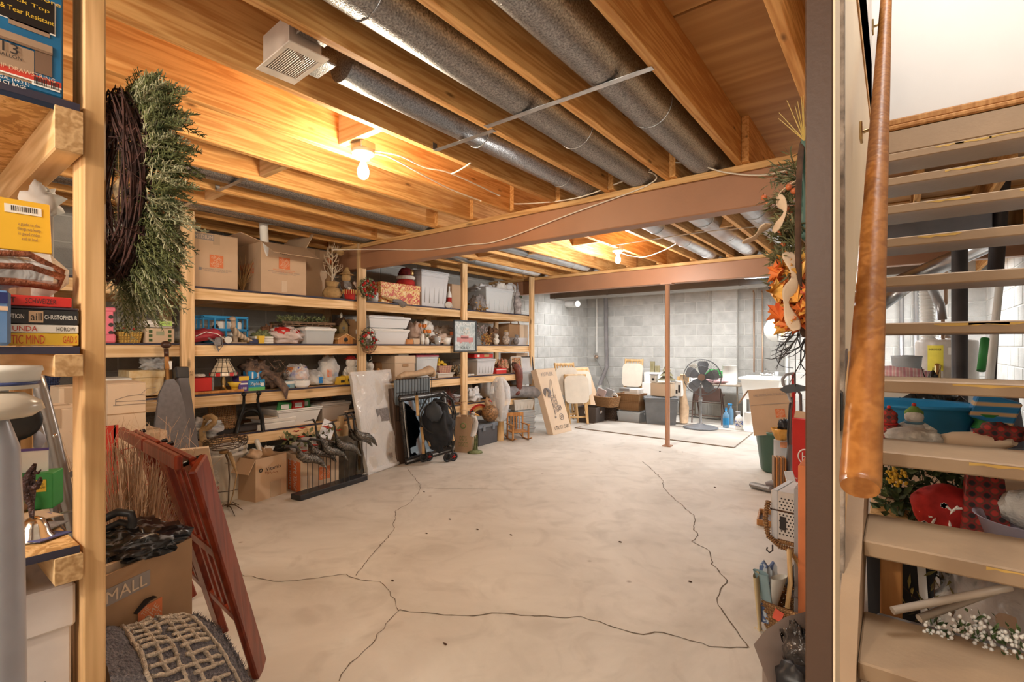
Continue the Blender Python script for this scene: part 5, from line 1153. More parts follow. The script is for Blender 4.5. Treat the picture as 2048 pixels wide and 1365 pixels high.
# lowest shelf, beyond the fourth post
(l,w,h)=SL(958,998,776,Z4,-4.38);t=T('slow_cooker','round steel slow cooker with a dark lid on the lowest shelf','cooker',(l[0]-.12,l[1],Z4));G().lathe((0,0,.02),[(0,0),(.14,0),(.15,.02),(.15,.2),(.155,.21)],28).put('pot',STEEL,t);G().lathe((0,0,.23),[(.155,0),(.12,.03),(.02,.045),(0,.045)],28).ell((0,0,.285),(.02,.02,.015),10,6).put('lid',BLACKP,t);G().box((.148,.03,.12),(.012,.07,.11),.003).put('panel',PAPER,t);G().cyl((0,0,0),(0,0,.02),.13,n=24).put('base',BLACKP,t)
(l,w,h)=SL(930,955,792,Z4,-4.33);crumple('white crumpled plastic bag on the lowest shelf past the fourth post',(l[0],l[1],Z4),(.1,.11,.09),MILKY,seed=95,amp=.8)
(l,w,h)=SL(860,925,790,Z4,-4.4);t=tote('grey tote behind the folded doll stroller on the lowest shelf',(l[0],l[1],Z4),Q,w*.9,.3,h*.8,GREYP,LGREY)
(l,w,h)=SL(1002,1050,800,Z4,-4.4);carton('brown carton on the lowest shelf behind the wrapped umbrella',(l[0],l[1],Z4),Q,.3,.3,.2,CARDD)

# ================================================================ FLOOR ALONG THE SHELVES
def F(u,v,z=0.):return ZP(u,v,z)
# cardboard cartons under the near end
c0=F(445,1000)
(l,w,h)=slot(214,292,762,0.,-3.25);t=carton('tall pale carton with red stripes and a red line drawing of a bin',(-3.25,l[1],0),Q,w,.3,XP(250,768,-3.25).z,CARD2,name='printed_carton',tape=False)
hh=XP(250,768,-3.25).z;patch(t,-w*.42,-.001,hh*.45,.045,hh*.68,REDINK);patch(t,-w*.28,-.001,hh*.45,.02,hh*.68,REDINK);G().box((0,-.001,hh*.845),(w,.002,.004)).put('flap_seam',CARDD,t)
def linework(parent,pts,mat,r=.0022,name='line_drawing',y=-.0025):
    g=G()
    for seg in pts:g.tube([(x,y,z)for x,z in seg],r,4)
    g.put(name,mat,parent,kind='stuff')
bx,bz=w*.14,hh*.5
linework(t,[[(bx-.1,bz),(bx-.05,bz+.16),(bx+.09,bz+.18),(bx+.12,bz+.08),(bx+.1,bz-.04),(bx-.02,bz-.06),(bx-.1,bz)],[(bx-.05,bz+.16),(bx-.02,bz+.07),(bx+.12,bz+.08)],[(bx-.02,bz+.07),(bx-.02,bz-.06)],[(bx,bz+.12),(bx+.01,bz+.14)]],REDINK)
bz=hh*.92
linework(t,[[(-.06,bz-.03),(.14,bz-.03)],[(-.05,bz-.01),(.12,bz-.015)],[(-.05,bz-.03),(-.05,bz),(.0,bz+.015),(.06,bz+.02),(.09,bz+.05),(.13,bz+.055)],[(.06,bz+.02),(.1,bz+.01),(.14,bz+.03)]],INKG,.0012)
(l,w,h)=slot(285,335,866,0.,-3.5);t=carton('low pale carton behind the tall red striped one',(-3.5,l[1]+.0,0),Q,w,.3,XP(310,866,-3.5).z,CARD2)
(l,w,h)=slot(60,150,818,0.,-2.75);t=carton('large pale carton leaning behind the folded step ladder',(-2.75,l[1],0),Q,w*1.1,.25,XP(100,820,-2.75).z,CARD2)
(l,w,h)=slot(118,165,776,0.,-3.3);t=carton('narrow pale carton standing behind the folded step ladder',(-3.3,l[1],0),Q,w,.2,XP(140,776,-3.3).z,CARD2)
# walking cane and ironing boards
t=T('walking_stick','brown varnished walking stick with a dark knob leaning on the front post','cane',(-3.98,XP(349,0,-4.05).y-.02,0));a=Vector((-.17,.0,XP(351,690,-4.15).z));G().tube([(0,0,0),a*.5,a*.86],.012,10).tube([a*.86,a*.97],.015,10).put('shaft',HONEY,t);G().ell(a,(.03,.034,.028),14,10).cyl(a*.93,a*.975,.016,n=10).put('knob',M('dark_knob',(.07,.03,.02),.3),t);patch(t,a.x+.03,.012,a.z*.88,.03,.06,PAPER,'right')
bt=XP(352,760,-4.06);bb=F(352,985)
t=T('ironing_board','grey covered ironing board standing on end against the front post','board',(-3.85,XP(345,0,-3.9).y,0))
yy=XP(345,0,-3.95).y;ht=XP(350,758,-4.0).z
ol=[(-.16,.02),(.16,.02),(.165,ht*.55),(.13,ht*.8),(.085,ht*.95),(.04,ht),(-.03,ht-.005),(-.1,ht*.9),(-.15,ht*.7)]
G().prism([(x*.64,z)for x,z in ol],(0,0,0),(0,1,0),(-.13,0,1),.028).put('padded_top',M('grey_board_cover',(.2,.19,.2),.8,var=.1,vs=40),t)
t=T('bed_rail','long dark grey rail standing beside the ironing board','rail',(-3.8,XP(375,0,-3.9).y,0));top=XP(362,738,-4.12)-Vector((-3.8,XP(375,0,-3.9).y,0));G().bar((0,.06,0),top,.07,.05,(0,1,0),.006).put('beam',M('charcoal_board',(.13,.12,.13),.5),t);G().bar(top*.93,top*1.01,.085,.06,(0,1,0),.008).put('end_cap',BLACKP,t)
# paper sheet behind the chairs
t=T('foam_sheet','thin cream foam board sheet leaning beside the white bucket','board',F(416,1008));a=XP(388,897,-3.3)-F(416,1008);G().bar((0,0,0),a,.15,.01,(.4,.9,0)).put('sheet',CARD2,t)
# white bucket
bc=F(452,1003)+Vector((-.1,.04,0));hb=.5;rb=.175
t=T('white_bucket','large white food pail with printed orange label and bunched liner bag','bucket',(bc.x,bc.y,0),R(-25));t.scale=(.88,.88,1)
dh=DP(452,885,(bc.x*-SY+bc.y*CY)).z;hb=dh
G().lathe((0,0,0),[(0,0),(.15,0),(.153,.01),(.17,hb*.78),(.178,hb*.79),(.178,hb*.82),(.17,hb*.83),(.172,hb*.88),(.18,hb*.89),(.18,hb*.91),(.172,hb*.92),(.176,hb),(.166,hb),(.16,hb*.5)],36).put('pail',M('pail_white',(.82,.77,.68),.45),t)
g=G();pr=[(.155,hb*.2),(.1605,hb*.6)]
n_=14;vs=[(r_*1.008*math.cos(a),r_*1.008*math.sin(a),z)for r_,z in pr for a in[R(-95+120*k/n_)for k in range(n_+1)]]
g.add(vs,[(k,k+1,n_+2+k,n_+1+k)for k in range(n_)],True);g.put('printed_label',M('orange_beige_label',(.6,.32,.16),.5,col2=(.75,.55,.38),vs=9),t)
def on_pail(s,ang,z,w,h,mt):
    a=R(ang);r_=.165;o=text(t,s,r_*math.cos(a),r_*math.sin(a),z,w,h,mt,rot=(PI/2,0,a+PI/2));return o
on_pail('FOOD\nSTORAGE',-30,hb*.5,.1,.07,PAPER);on_pail('oo GE do',-30,hb*.36,.09,.025,INK);on_pail('229',-25,hb*.26,.06,.03,REDINK);on_pail('220',-75,hb*.42,.04,.03,REDINK)
for z in(.62,.185):G().torus((0,0,hb*z),.161 if z>.5 else .1555,.003,36,5).put('band',INK,t)
G().ell((0,-.01,hb*.88),(.183,.183,.045),30,12,.25,4,3).put('liner',M('liner_plastic',(.6,.56,.52),.3,var=.1,vs=9,bump=.5,bs=14),t);G().box((.0,0,hb*1.0),(.3,.28,.012),.003,Matrix.Rotation(.3,3,'Z')).put('paper_sheet',PAPER,t)
G().tube([(.0,.178,hb*.8),(.12,.2,hb*.65),(.17,.1,hb*.6),(.18,.0,hb*.7)],.003,6).put('wire_handle',STEEL,t)
# wicker wire bird
b0=F(455,1015);t=T('crane_sculpture','wire and wicker crane garden sculpture standing before the white bucket','sculpture',(b0.x,b0.y,0))
D0=b0.x*-SY+b0.y*CY;W_=lambda u,v,d=0.:DP(u,v,D0+d)-Vector((b0.x,b0.y,0))
G().tube([W_(420,893),W_(406,880),W_(404,862),W_(418,855),W_(428,846),W_(430,838),W_(422,833),W_(412,837),W_(410,845)],[.026,.025,.024,.022,.021,.021,.022,.026,.014],12).put('neck',M('wicker_tan',(.5,.33,.16),.8,var=.2,vs=40,bump=.3,bs=90),t)
G().tube([W_(411,843),W_(404,857),W_(398,872)],[.016,.009,.003],8).put('beak',BURL,t);G().ell(W_(409,839,-.03),.005,6,5).put('eye',BLACKP,t);G().tube([W_(408,832),W_(416,828),W_(425,830)],.003,5).put('crest',TWIG,t)
g=G();ctr=W_(452,885,.02);q=random.Random(12)
for k in range(7):g.torus(ctr+Vector((0,0,(k-3)*.014)),.15*math.sqrt(max(.1,1-((k-3)/4)**2)),.0028,26,4,Matrix.Rotation(R(3),3,'X'))
for k in range(20):a=q.uniform(0,6.28);g.torus(ctr+Vector((math.cos(a)*.13,math.sin(a)*.13,q.uniform(-.02,.03))),.02,.002,12,4,Matrix.Rotation(Q,3,'X')@Matrix.Rotation(a,3,'Y'))
for k in range(9):a=k*.7;g.tube([ctr+Vector((math.cos(a)*.15,math.sin(a)*.15,0)),ctr+Vector((math.cos(a)*.07,math.sin(a)*.07,.045)),ctr+Vector((-math.cos(a)*.04,0,.06))],.0022,4)
g.put('wire_body',M('old_wire',(.16,.11,.08),.6,.5),t,kind='stuff')
G().lathe(W_(448,903),[(0,-.02),(.03,-.015),(.035,0),(.02,.012),(.006,.014)],18).put('hip_bead',M('bronze_bead',(.35,.2,.08),.4,.5),t)
for k,pts in enumerate(([(450,905),(457,925),(459,955),(457,1000),(455,1015)],[(458,905),(466,925),(474,948),(466,990),(457,1015)])):
    G().tube([W_(*p_)for p_ in pts],[.015 if k else .008,.014 if k else .006,.005,.005,.004],8).put('leg',MATS['wicker_tan']if k else MATS['old_wire'],t)
for k,e in enumerate(((432,1030),(440,1018),(478,1012),(486,1022),(470,1034))):fe=F(*e)-Vector((b0.x,b0.y,0));G().tube([Vector((0,0,.02)),fe*.5+Vector((0,0,.03)),fe+Vector((0,0,.004))],[.005,.004,.002],6).put('toe',MATS['old_wire'],t)
# wheat of cartons on the floor: helper for boxes whose front corner is seen
def floorbox(label,uL,uR,vbL,vbR,vt,depth,mat,builder=carton,**k):
    """front face runs on the floor from pixel (uL,vbL) to (uR,vbR); top edge at vt over uR"""
    a,b=F(uL,vbL),F(uR,vbR);d=(b-a);w=d.length;ang=math.atan2(d.y,d.x);fd=b.x*-SY+b.y*CY
    h=DP(uR,vt,fd).z;m_=(a+b)/2
    return builder(label,(m_.x,m_.y,0),ang,w,depth,h,mat,**k),w,h
t,w,h=floorbox('brown appliance carton with black lettering full of crumpled paper',511,573,1006,986,906,.26,CARD,flaps=[('l',R(60)),('b',R(65))],name='appliance_carton')
text(t,'Vitamix',.02,-.002,h*.72,w*.5,.03,INK,roll=R(2));G().torus((-w*.34,-.002,h*.72),.013,.004,14,5,Matrix.Rotation(Q,3,'X')).put('logo_mark',INK,t);linework(t,[[(-.05,h*.6),(-.06,h*.66),(-.03,h*.64),(-.04,h*.59),(-.01,h*.63),(0,h*.58),(.02,h*.62),(.03,h*.58),(.05,h*.61),(.06,h*.55)]],M('handwriting',(.5,.22,.12),.7));patch(t,.04,-.0015,h*.2,w*.36,h*.36,TAPE,name='tape_patch');text(t,'Vita',-w/2-.002,.13,h*.66,.07,.03,INKB,'left')
for k in range(4):G().ell((-.08+.05*k,.1+.04*(k%2),h*.97),(.06,.07,.055),14,9,.9,4,k+5).put('crumpled_paper',(CARD,PAPER,CARDD,OFFW)[k],t)
G().bar((.0,.1,h*.95),(-.03,.14,h+.13),.05,.03,None,.01).put('white_handle',OFFW,t)
t,w,h=floorbox('moving carton with a large orange logo and a red side behind the bird sculpture',601,678,987,968,900,.3,CARD2,name='moving_carton');store_logo(t,.04,-.002,h*.42,h*.36);text(t,'LARGE\nBOX',w*.3,-.002,h*.75,.07,.04,INKG)
patch(t,-w/2-.001,.1,h*.42,.2,h*.84,ORNG,'left');text(t,'SHOVEL RACK',-w/2-.003,.08,h*.4,.3,.05,PAPER,'left',roll=Q);text(t,'ORANGE LIFE',-w/2-.003,.16,h*.4,.3,.03,PAPER,'left',roll=Q)
ctr=Vector((t.location.x,t.location.y,0));hc=h
tp=T('poinsettia_bouquet','poinsettia bouquet with red blooms wrapped in clear film on the logo carton','flowers',(ctr.x-.12,ctr.y-.02,hc+.008));q=random.Random(31);g=G()
for k in range(18):p=Vector((q.uniform(-.15,.15),q.uniform(-.18,.18),q.uniform(.03,.2)));[leaf(g,p,Vector((math.cos(a),math.sin(a),.3)),Vector((0,0,1)),.045,.014)for a in[1.05*j for j in range(6)]]
g.put('petals',M('poinsettia_red',(.65,.05,.03),.6),tp,kind='stuff');g=G();[leaf(g,Vector((q.uniform(-.17,.17),q.uniform(-.2,.2),q.uniform(.0,.17))),rv(q),rv(q),.06,.016)for k in range(90)];g.put('leaves',GREENF,tp,kind='stuff');G().ell((0,0,.05),(.13,.17,.07),22,14,.3,3,2,zmin=.001).put('film_wrap',FILM,tp)
t2=T('plastic_sheet','white curved plastic sheet standing in the logo carton','sheet',(ctr.x-.08,ctr.y+.1,hc+.01));G().bar((0,-.05,0),(-.12,.12,.22),.12,.006,(0,1,0)).put('sheet',MILKY,t2)
# metal bin of firewood
a=F(700,957);t=T('firewood_bin','dark metal bin filled with split firewood behind the bird sculpture','bin',(a.x-.14,a.y+.0,0));fd=a.x*-SY+a.y*CY+.1;hb=DP(705,868,fd).z
G().lathe((0,0,0),[(0,0),(.13,0),(.15,hb),(.155,hb+.005),(.145,hb),(.125,.01),(0,.01)],28).put('bin',M('old_steel',(.3,.26,.21),.4,.6,var=.3,vs=8),t)
for k in range(5):an=k*1.3;G().bar((math.cos(an)*.06,math.sin(an)*.06,.02),(math.cos(an)*.09,math.sin(an)*.09,hb+.1+.03*(k%3)),.06,.05,None,.012).put('log',M('split_log',(.62,.42,.22),.8,var=.2,vs=10),t)
# bird row sculpture
e0,e1=F(606,1003),F(735,962);L_=(e1-e0).length;ang=math.atan2((e1-e0).y,(e1-e0).x)
t=T('bird_row_sculpture','row of seven metal shorebirds on rods over a long black base','sculpture',((e0.x+e1.x)/2,(e0.y+e1.y)/2,0),ang)
G().box((0,.07,.022),(L_+.03,.12,.044),.004).put('base',M('black_stone',(.03,.03,.035),.4,var=.2),t)
SIL=M('hammered_bronze',(.34,.31,.27),.25,1.,var=.4,vs=70,bump=1.,bs=80);DKM=M('dark_rod',(.05,.045,.04),.45,.5)
def shorebird(x,y,z,s,beakup,k):
    """hammered body leaning down to the tail, neck curved up and the bill held out"""
    p=lambda a,b:(x+a*s,y,z+b*s)
    G().tube([p(-.09,.075),p(-.075,.035),p(-.03,.005),(x+.04*s,y,z-.01*s),p(.1,-.045),p(.155,-.105)],[.013*s,.028*s,.035*s,.033*s,.022*s,.005],12).put('bird_body',SIL,t)
    if beakup:pts=[p(-.09,.075),p(-.105,.12),p(-.11,.17),p(-.13,.2),p(-.16,.2)]
    else:pts=[p(-.09,.075),p(-.11,.1),p(-.15,.11),p(-.2,.12)]
    G().tube(pts,[.012*s,.008*s,.007*s,.009*s,.004],8).tube([pts[-1],(pts[-1][0]-.05*s,y,pts[-1][2]+(-.004 if beakup else-.012))],[.003,.0012],5).put('bird_neck',DKM,t)
    for dx in(-.012,.03):G().tube([(x+dx*s,y,z-.02),(x+dx*s,y,.04)],.0028,6).put('rod',DKM,t)
fdm=lambda u:None
birds=[(618,917,0,.02),(655,888,1,.1),(692,893,1,.03),(717,874,1,.1),(664,902,0,.05),(727,873,1,.05),(640,905,0,.08)]
for k,(u,v,up,yo)in enumerate(birds):
    r_=ray(u,v);nrm=Vector((-math.sin(ang),math.cos(ang),0));o_=Vector(((e0.x+e1.x)/2,(e0.y+e1.y)/2,0))+nrm*yo
    s_=(o_-Vector((0,0,0))).dot(nrm)/Vector((r_.x,r_.y,0)).dot(nrm);P=CAM+r_*s_;x=(P-o_).dot(Vector((math.cos(ang),math.sin(ang),0)))
    shorebird(x,yo,P.z,1.12,up,k)
# bubble wrapped panel
def leaner(label,name,cat,uL,uR,vbL,vbR,vt,lean,thick,mat,extra=None,part='panel'):
    a,b=F(uL,vbL),F(uR,vbR);d=b-a;w=d.length;ang=math.atan2(d.y,d.x);m_=(a+b)/2;fd=m_.x*-SY+m_.y*CY
    t=T(name,label,cat,(m_.x,m_.y,0),ang);h=DP((uL+uR)/2,vt,fd+lean*.8).z;L_=math.hypot(h,lean);th=math.atan2(lean,h)
    rt=T  # keep name short
    return t,w,L_,th
t,w,L_,th=leaner('tall panel wrapped in bubble wrap leaning on the third post','bubble_wrapped_sheet','panel',737,808,951,926,745,.2,.05,BUBBLE)
Rx=Matrix.Rotation(-th,3,'X')
t.rotation_euler=(Matrix.Rotation(math.atan2((F(808,926)-F(737,951)).y,(F(808,926)-F(737,951)).x),3,'Z')@Rx).to_euler()
G().box((0,.03,L_/2+.01),(w,.05,L_-.02),.012).put('inner_board',M('pale_wrapped_board',(.72,.68,.63),.6),t)
g=G();nx,nz=14,34;vs=[]
for i in range(nz+1):
    for j in range(nx+1):
        x=(j/nx-.5)*(w+.03);z=i/nz*(L_+.02);vs.append((x,-.004-.032*noise.noise(Vector((x*6,z*5,1)))-.01*noise.noise(Vector((x*17,z*14,4))),z))
g.add(vs,[(i*(nx+1)+j,i*(nx+1)+j+1,(i+1)*(nx+1)+j+1,(i+1)*(nx+1)+j)for i in range(nz)for j in range(nx)],True);g.put('bubble_wrap',BUBBLE,t)
G().ell((0,.02,.02),(w*.55,.05,.03),20,8,.4,4,2,zmin=.0).put('wrap_gather',BUBBLE,t);patch(t,w*.12,-.022,L_*.12,.05,.05,INKG)
G().box((.06,-.012,L_*.55),(.18,.004,.13),.001).put('inner_label',GREY_FAB,t)
# ornate frame
def lean_thing(label,name,cat,uL,uR,vbL,vbR,vt,lean):
    t,w,L_,th=leaner(label,name,cat,uL,uR,vbL,vbR,vt,lean,0,None)
    d=F(uR,vbR)-F(uL,vbL);t.rotation_euler=(Matrix.Rotation(math.atan2(d.y,d.x),3,'Z')@Matrix.Rotation(-th,3,'X')).to_euler();return t,w,L_
FRM=M('ornate_black_frame',(.05,.04,.035),.3,.4,var=.3,vs=40,bump=.9,bs=60)
t,w,L_=lean_thing('large black ornate framed mirror leaning against the shelves','framed_mirror','mirror',814,905,931,905,785,.1)
fw=.07
for(cx,cz,sx_,sz)in((0,fw/2,w,fw),(0,L_-fw/2,w,fw),(-w/2+fw/2,L_/2,fw,L_-2*fw),(w/2-fw/2,L_/2,fw,L_-2*fw)):
    G().box((cx,.02,cz),(sx_,.04,sz),.012).put('frame_side',FRM,t);G().box((cx,-.003,cz),(sx_*(1 if sx_>sz else .3),.01,sz*(1 if sz>sx_ else .3)),.004).put('bead',STEEL,t)
G().box((0,.03,L_/2),(w-2*fw,.01,L_-2*fw)).put('mirror_glass',M('mirror_glass',(.2,.23,.26),.05,1.,var=.02),t)
t,w,L_=lean_thing('dark wooden panel edge leaning behind the ornate mirror','leaning_dark_sheet','panel',800,812,931,928,776,.1);G().box((0,.05,L_/2),(w+.02,.06,L_),.006).put('panel',M('dark_brown_panel',(.1,.06,.04),.5),t)
# folded wire crate
a,b=F(792,925),F(862,905);d=b-a;
t=T('wire_crate','folded black wire pet crate standing behind the mirror','crate',(-4.12,XP(829,0,-4.12).y,0),Q);hw=XP(829,757,-4.12).z;ww=abs(XP(866,0,-4.12).y-XP(796,0,-4.12).y)
g=G();[g.tube([(-ww/2+ww*k/12,0,.02),(-ww/2+ww*k/12,0,hw)],.003,5)for k in range(13)];[g.tube([(-ww/2,0,.02+(hw-.02)*k/6),(ww/2,0,.02+(hw-.02)*k/6)],.003,5)for k in range(7)];g.put('wire_grid',BLACKM,t,kind='stuff')
G().box((0,.03,hw/2),(ww,.02,hw-.02),.003).put('floor_tray',M('blue_grey_tray',(.22,.26,.29),.5),t)
# doll stroller
s0=F(865,925);fd=s0.x*-SY+s0.y*CY;t=T('doll_stroller','folded black doll stroller with wooden grips and red wheel hubs','stroller',(s0.x,s0.y,0));W_=lambda u,v,d=0.:DP(u,v,fd+d)-Vector((s0.x,s0.y,0))
for k,(u,v)in enumerate(((847,918),(858,912),(895,902),(907,900))):
    c=W_(u,v,.05*(k%2));c.z=max(c.z,.052);ax=RGT*.6+FWD*-.8;Rw=ax.to_track_quat('Z','Y').to_matrix();c.z=.05
    G().torus(c,.038,.012,22,8,Rw).put('tyre',BLACKP,t);G().lathe(c,[(0,.008),(.03,.006),(.034,-.006),(0,-.008)],18,ax=Rw).put('wheel',BLACKP,t);[G().bar(c+Rw@Vector((0,0,.01)),c+Rw@Vector((.024*math.cos(j*1.257),.024*math.sin(j*1.257),.01)),.008,.004).put('spoke',REDP if k%2 else BLACKM,t)for j in range(5)]
TUB=M('black_tube',(.03,.03,.03),.35)
for pts in(([(833,785),(838,830),(846,880),(852,912)]),([(905,905),(903,880),(897,850),(885,800)]),([(850,868),(862,898),(880,904),(905,898),(910,880)]),([(885,783),(905,800),(912,830),(905,860)]),([(836,830),(855,795),(880,788),(902,800),(908,830)])):G().tube([W_(*p_)for p_ in pts],.009,8).put('frame_tube',TUB,t)
for pts in(([(833,792),(836,832)]),([(843,855),(847,885)]),([(846,885),(847,908)]),([(855,868),(861,893)]),([(903,865),(906,882)])):G().tube([W_(p_[0],p_[1],-.02)for p_ in pts],.017,10).put('wooden_grip',OAK,t)
G().ell(W_(874,850,.0),(.2,.12,.25),30,20,.3,3.2,3).put('seat_cloth',BLACKF,t);G().torus(W_(874,835,-.1),.165,.008,28,6,(RGT*.35+FWD*-1).normalized().to_track_quat('Z','Y').to_matrix()).put('canopy_ring',TUB,t);G().ell(W_(868,825,-.13),(.11,.05,.1),16,10,.3,3,6).put('canopy_cloth',M('slate_cloth',(.06,.07,.085),.7),t)
t2=T('berry_garland','dark red berry twig garland beside the fourth post above the stroller','garland',(-4.3,XP(900,0,-4.3).y,Z4));g=twigs(G(),(0,0,0),16,.25,.7,.004,22,bend=.9);g.put('twigs',M('dark_red_twig',(.18,.04,.03),.7),t2,kind='stuff')
# paper bag, heron, toolbox, turkey
t,w,h=floorbox('brown paper grocery bag with faded green print',910,943,905,907,835,.17,CARD,name='paper_bag',cat='bag',flaps=[('l',R(75)),('b',R(80))]);G().torus((.0,-.001,h*.75),.03,.006,20,6,Matrix.Rotation(Q,3,'X')).put('ring_print',M('faded_green',(.25,.33,.12),.7),t);text(t,"DD'S\nDISCO",0,-.002,h*.32,w*.6,h*.3,MATS['faded_green']);G().tube([(-.05,0,h),(-.04,0,h+.08),(.04,0,h+.08),(.05,0,h)],.004,6).put('handle',CARD,t)
a=F(950,906);t=T('heron_statue','slim grey heron statue with yellow bill on green reeds','statue',(a.x,a.y,0));fd=a.x*-SY+a.y*CY;W_=lambda u,v,d=0.:DP(u,v,fd+d)-Vector((a.x,a.y,0))
G().tube([W_(944,873),W_(948,860),W_(952,845),W_(950,836),W_(943,832),W_(945,827)],[.03,.04,.028,.02,.018,.02],12).ell(W_(946,827),(.026,.022,.02),12,8).put('body',M('heron_grey',(.66,.62,.58),.6,var=.15,vs=14),t);G().tube([W_(949,828),W_(961,833)],[.012,.001],8).put('bill',M('bill_orange',(.85,.42,.08),.4),t);G().tube([W_(940,825),W_(947,822)],[.004,.014],8).put('crest',BLACKP,t)
g=G();q=random.Random(3);[g.tube([(q.uniform(-.03,.03),q.uniform(-.03,.03),0),(q.uniform(-.03,.03),q.uniform(-.03,.03),.2)],[.008,.003],5)for k in range(9)];g.put('reeds',GREENF,t,kind='stuff');G().lathe((0,0,0),[(0,0),(.09,0),(.085,.015),(.05,.03),(0,.035)],20).put('base',GREENF,t)
t,w,h=floorbox('black lidded plastic toolbox under the painted turkey',957,995,894,884,845,.3,GREYP,builder=lambda lb,lo,an,w,d,h,m,**k:T('toolbox',lb,'toolbox',lo,an));G().box((0,.15,h*.42),(w,.3,h*.84),.006).put('body',M('charcoal_plastic',(.09,.09,.1),.45),t);G().box((0,.15,h*.93),(w+.02,.32,h*.22),.012).put('lid',M('slate_lid',(.17,.19,.22),.4),t);[G().box((s_*w*.25,-.008,h*.84),(.05,.02,.07),.004).put('latch',MATS['slate_lid'],t)for s_ in(-1,1)]
tz=h*1.045;ta=Vector((t.location.x,t.location.y,0))+Vector((.02,.07,0));fd=ta.x*-SY+ta.y*CY
t=T('turkey_figure','painted turkey figure with red and orange tail fan on the toolbox','figurine',(ta.x,ta.y,tz));W_=lambda u,v,d=0.:DP(u,v,fd+d)-Vector((ta.x,ta.y,tz))
G().ell(W_(980,827),(.1,.12,.105),22,16,.06,6,2,zmin=0).put('body',M('scaly_brown',(.42,.22,.09),.45,.2,var=.4,vs=45,bump=.9,bs=45),t);G().tube([W_(976,812),W_(973,803),W_(974,798),W_(980,800)],[.04,.026,.024,.012],12).put('neck',M('turkey_tan',(.5,.3,.16),.6),t);G().tube([W_(979,800),W_(984,805)],[.01,.004],6).put('wattle',REDP,t)
for k,(r_,m_)in enumerate(((.15,REDF),(.125,M('rust_orange',(.6,.2,.05),.6)),(.1,M('olive_gold',(.5,.35,.12),.6)),(.075,TWIG))):
    g=G();pts=[(0,0)]+[(math.cos(a_)*r_,math.sin(a_)*r_)for a_ in[R(15+150*j/14)for j in range(15)]];g.prism(pts,W_(960,832,.03-.014*k),Vector((.5,.86,0)),Vector((0,0,1)),.012);g.put('tail_fan',m_,t)
# wrapped umbrella in a stand
a=F(1000,882);t=T('wrapped_umbrella','umbrella wrapped in crinkled clear plastic standing on a round wood stand','umbrella',(a.x,a.y,0));fd=a.x*-SY+a.y*CY;hz1,hz2=DP(1000,843,fd).z,DP(1000,752,fd).z
G().cyl((0,0,0),(0,0,hz1),.05,n=22).put('stand',OAK,t);G().lathe((0,0,hz1-.02),[(.02,0),(.08,.06),(.13,(hz2-hz1)*.5),(.12,(hz2-hz1)*.8),(.05,hz2-hz1),(0,hz2-hz1+.01)],24,wob=.08).put('plastic_wrap',FILM,t);G().lathe((0,0,hz1+.02),[(.01,0),(.04,.1),(.065,(hz2-hz1)*.5),(.03,(hz2-hz1)*.9)],14,wob=.15).put('furled_canopy',M('pale_tan_canopy',(.6,.53,.46),.7),t)
# small rocking chair
a=F(1036,880);t=T('rocking_chair','tiny honey coloured wooden rocking chair on the floor','chair',(a.x-.02,a.y+.02,0),R(60));s=.3
for x in(-.11,.11):
    G().tube([(x,-.2,.045),(x,-.1,.012),(x,0,.008),(x,.1,.012),(x,.18,.04)],.009,7).put('rocker',HONEY,t);G().box((x,-.1,.1),(.02,.02,.19),.003).put('leg',HONEY,t);G().box((x,.09,.17),(.02,.02,.34),.003).put('back_post',HONEY,t);G().box((x,-.01,.2),(.035,.23,.014),.004).put('arm',HONEY,t)
G().box((0,0,.11),(.23,.2,.016),.003).put('seat',HONEY,t);G().box((0,.09,.32),(.23,.016,.05),.004).put('top_rail',HONEY,t);[G().box((-.06+.04*k,.09,.22),(.016,.01,.19),.002).put('slat',HONEY,t)for k in range(4)]
# stack of clear shoebox totes with a grey roll
a=F(1057,868);fd=a.x*-SY+a.y*CY;wB=.3
for k in range(4):
    t=tote(['clear shoebox tote lowest in the stack behind the rocking chair','clear shoebox tote second from the floor behind the rocking chair','clear shoebox tote third from the floor behind the rocking chair','clear shoebox tote topmost in the stack behind the rocking chair'][k],(a.x-.05,a.y+.02,.003+k*.078),R(70),.3,.24,.072,CLR,CLR,'shoebox_tote',group='clear totes stacked behind the rocking chair',fill=[GREY_FAB,PAPER],ribs=False,lidh=.012,taper=.92)
tz=.003+4*.078+.015;t=tote('white ribbed tote under the rolled grey blanket',(a.x-.07,a.y+.0,tz),R(70),.34,.28,.15,OFFW,None,ribs=True)
t=T('rolled_blanket','thick grey rolled pad draped over the stacked clear totes','blanket',(a.x-.02,a.y-.02,tz+.155),R(70));P=[(-.3,.1,.075),(.25,.1,.08)]
g=G();sp=[]
for k in range(40):an=k*.32;r_=.025+.0048*k;sp.append((math.cos(an)*r_,math.sin(an)*r_*.5))
ln=[Vector((-.34,.1,.09)),Vector((-.1,.12,.1)),Vector((.12,.08,.09)),Vector((.3,-.05,.07))]
g.tube(ln,[.1,.1,.105,.1],22,True,.8)
g.torus(ln[-1]+Vector((.004,0,0)),.062,.02,22,8,Matrix.Rotation(Q,3,'Y')@Matrix.Rotation(R(-20),3,'X'));g.put('roll',M('felt_grey',(.33,.32,.33),.95,var=.2,vs=16,bump=.4,bs=60),t)
G().box((.0,.1,.185),(.14,.03,.006),.002,Matrix.Rotation(.4,3,'Z')).put('tie_bow',PAPER,t)
zt=tz+.155+.19
t=tote('clear tote of mixed odds above the grey roll near the shelf end',(a.x-.14,a.y+.1,zt-.0),R(70),.3,.24,.2,CLR,None,fill=[CARDD,GREY_FAB,PAPER],ribs=False);
